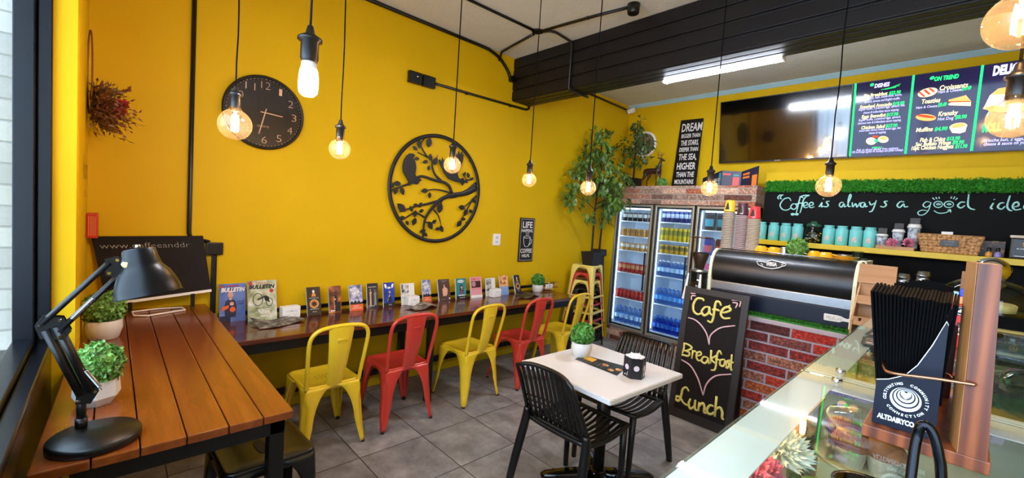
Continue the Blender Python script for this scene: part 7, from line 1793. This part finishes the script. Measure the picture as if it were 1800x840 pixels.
# red confectionery box
ry = 2.24
rb = [at(1664, 609, 'y', ry).x, 0]; zt = at(1667, 533, 'y', ry).z
t = thing('confectionery_box', 'red printed confectionery box standing behind the timber post', 'confectionery box', (.04, 2.3, SZ))
x0, x1 = -.022, .075
m = MB(); m.box(x0, ry, SZ, x1, ry+.10, zt, .002); m.build('box_body', mat('confectionery_red', '#c9261c', .35, var=.06), t)
m = MB(); m.text('AUSSIE', (x0+.006, ry-.001, SZ+.072), X_, Z_, .017, .048, bold=.05, shear=.1); m.text('MADE', (x0+.010, ry-.001, SZ+.052), X_, Z_, .017, .042, bold=.05, shear=.1); m.build('lettering', INKK, t, recalc=False)
m = MB(); cc = Vector((x0+.030, ry-.0008, zt-.022)); m.poly([cc+Vector((.017*math.cos(a), 0, .017*math.sin(a))) for a in [2*PI*i/24 for i in range(24)]]); m.build('round_badge', KCOV, t, recalc=False)
m = MB(); cc = cc-Vector((0, .0008, 0)); m.tube([cc+Vector((.013*math.cos(a), 0, .013*math.sin(a))) for a in [2*PI*i/24 for i in range(24)]], .001, 4, closed=True); m.poly([cc+Vector((x, 0, z)) for x, z in ((-.009, -.005), (.009, -.005), (.001, .007))]); m.build('badge_print', INKW, t, recalc=False)
m = MB()
for k in range(4): m.box(x0+.004, ry-.0012, SZ+.008+.010*k, x1-.004, ry-.0004, SZ+.011+.010*k)
m.build('print_line', mat('dark_red', '#8a1712', .4), t)
m = MB(); cc = Vector((x0+.045, ry-.0006, SZ+.062)); m.poly([cc+Vector((.024*math.cos(a), 0, .022*math.sin(a))) for a in [2*PI*i/20 for i in range(20)]]); m.build('pale_patch', mat('pale_rose', '#e0b9ae', .5), t, recalc=False)
t = thing('wrapped_sweet_tray', 'blue and orange wrapped sweets standing on top of the red box', 'sweets', (.0, 2.29, zt))
m = MB(); m.box(.0, ry+.04, zt+.001, .06, ry+.09, zt+.055, .006); m.build('blue_wrapper', mat('blue_foil', '#1f3fc4', .3), t)
m = MB(); m.box(-.02, ry+.01, zt+.001, .02, ry+.036, zt+.028, .005); m.build('orange_wrapper', mat('orange_foil', '#e0824a', .35, var=.3, scale=60), t)
m = MB(); m.box(-.021, ry+.04, zt+.001, -.001, ry+.085, zt+.042, .004); m.build('aqua_wrapper', mat('aqua_foil', '#8fc4c9', .35), t)
py_ = 2.5; m = MB(); m.box(.0, py_, SZ, .034, py_+.018, at(1695, 477, 'y', py_).z, .002); tag(m.build('timber_block', WOODP), 'thin pale timber upright behind the red box', 'timber upright')
# domed cake stand, chrome bowl, clear tubs
dc = Vector((.082, 2.72, 0)); zb = 1.352; rd = .150
t = thing('domed_cake_stand', 'black-footed cake stand with a clear dome and a pale cake on the far glass top', 'cake stand', (dc.x, dc.y, SZ))
m = MB(); m.lathe([(.06, SZ), (.06, SZ+.006), (.014, SZ+.02), (.012, zb-.014), (.05, zb-.006), (rd, zb-.004), (rd+.004, zb), (0, zb)], dc, 40); m.build('plate', BLKG, t)
m = MB(); m.lathe([(rd-.008, zb), (rd-.010, zb+.05), (rd*.85, zb+.09), (rd*.6, zb+.118), (rd*.3, zb+.130), (.012, zb+.134)], dc, 44, cap=False); m.lathe([(.010, zb+.134), (.016, zb+.148), (0, zb+.156)], dc, 16); m.build('clear_dome', JARG, t)
m = MB(); m.lathe([(.0, zb+.001), (.085, zb+.001), (.088, zb+.03), (.08, zb+.036), (0, zb+.038)], dc, 32); ck = m.build('cake', mat('sponge_cake', '#d9b878', .7, var=.2, scale=20), t)
cc = Vector((.098, 3.15, 0)); zc_ = at(1778, 480, 'y', 3.15).z
t = thing('chrome_urn', 'shiny chrome ball-lidded urn at the right edge behind the domed cake stand', 'urn', (cc.x, cc.y, 0))
m = MB(); m.box(-.05, 3.02, 0, .30, 3.30, 1.06, .004); m.build('cabinet', BLK, t)
m = MB(); m.lathe([(.06, 1.06), (.06, 1.075), (.02, 1.10), (.02, zc_-.10), (.05, zc_-.075), (.055, zc_-.06)], cc, 32); m.build('urn_foot', STEEL, t)
m = MB(); m.sph((cc.x, cc.y, zc_), .068, 28, 18); m.build('urn_ball', CHROME, t)
for i, (x, y, R_, h, lb) in enumerate(((.125, 2.05, .075, .075, 'clear round tub with a domed lid behind the timber post'), (.17, 1.72, .08, .06, 'clear shallow domed tub right of the timber post'))):
    t = thing('clear_tub', lb, 'clear tub', (x, y, SZ), 0, 'clear tubs on the far glass top')
    m = MB(); m.lathe([(R_*.85, 0), (R_, .003), (R_, h*.5)], (x, y, SZ), 32, cap=False); m.lathe([(0, .002), (R_*.85, .002)], (x, y, SZ), 32, cap=False); m.build('tub_body', JARG, t)
    m = MB(); m.lathe([(R_*1.04, h*.5), (R_*1.0, h*.62), (R_*.8, h*.9), (.014, h), (.012, h+.006), (.016, h+.022), (0, h+.026)], (x, y, SZ), 32, cap=False); m.build('domed_lid', JARG, t)
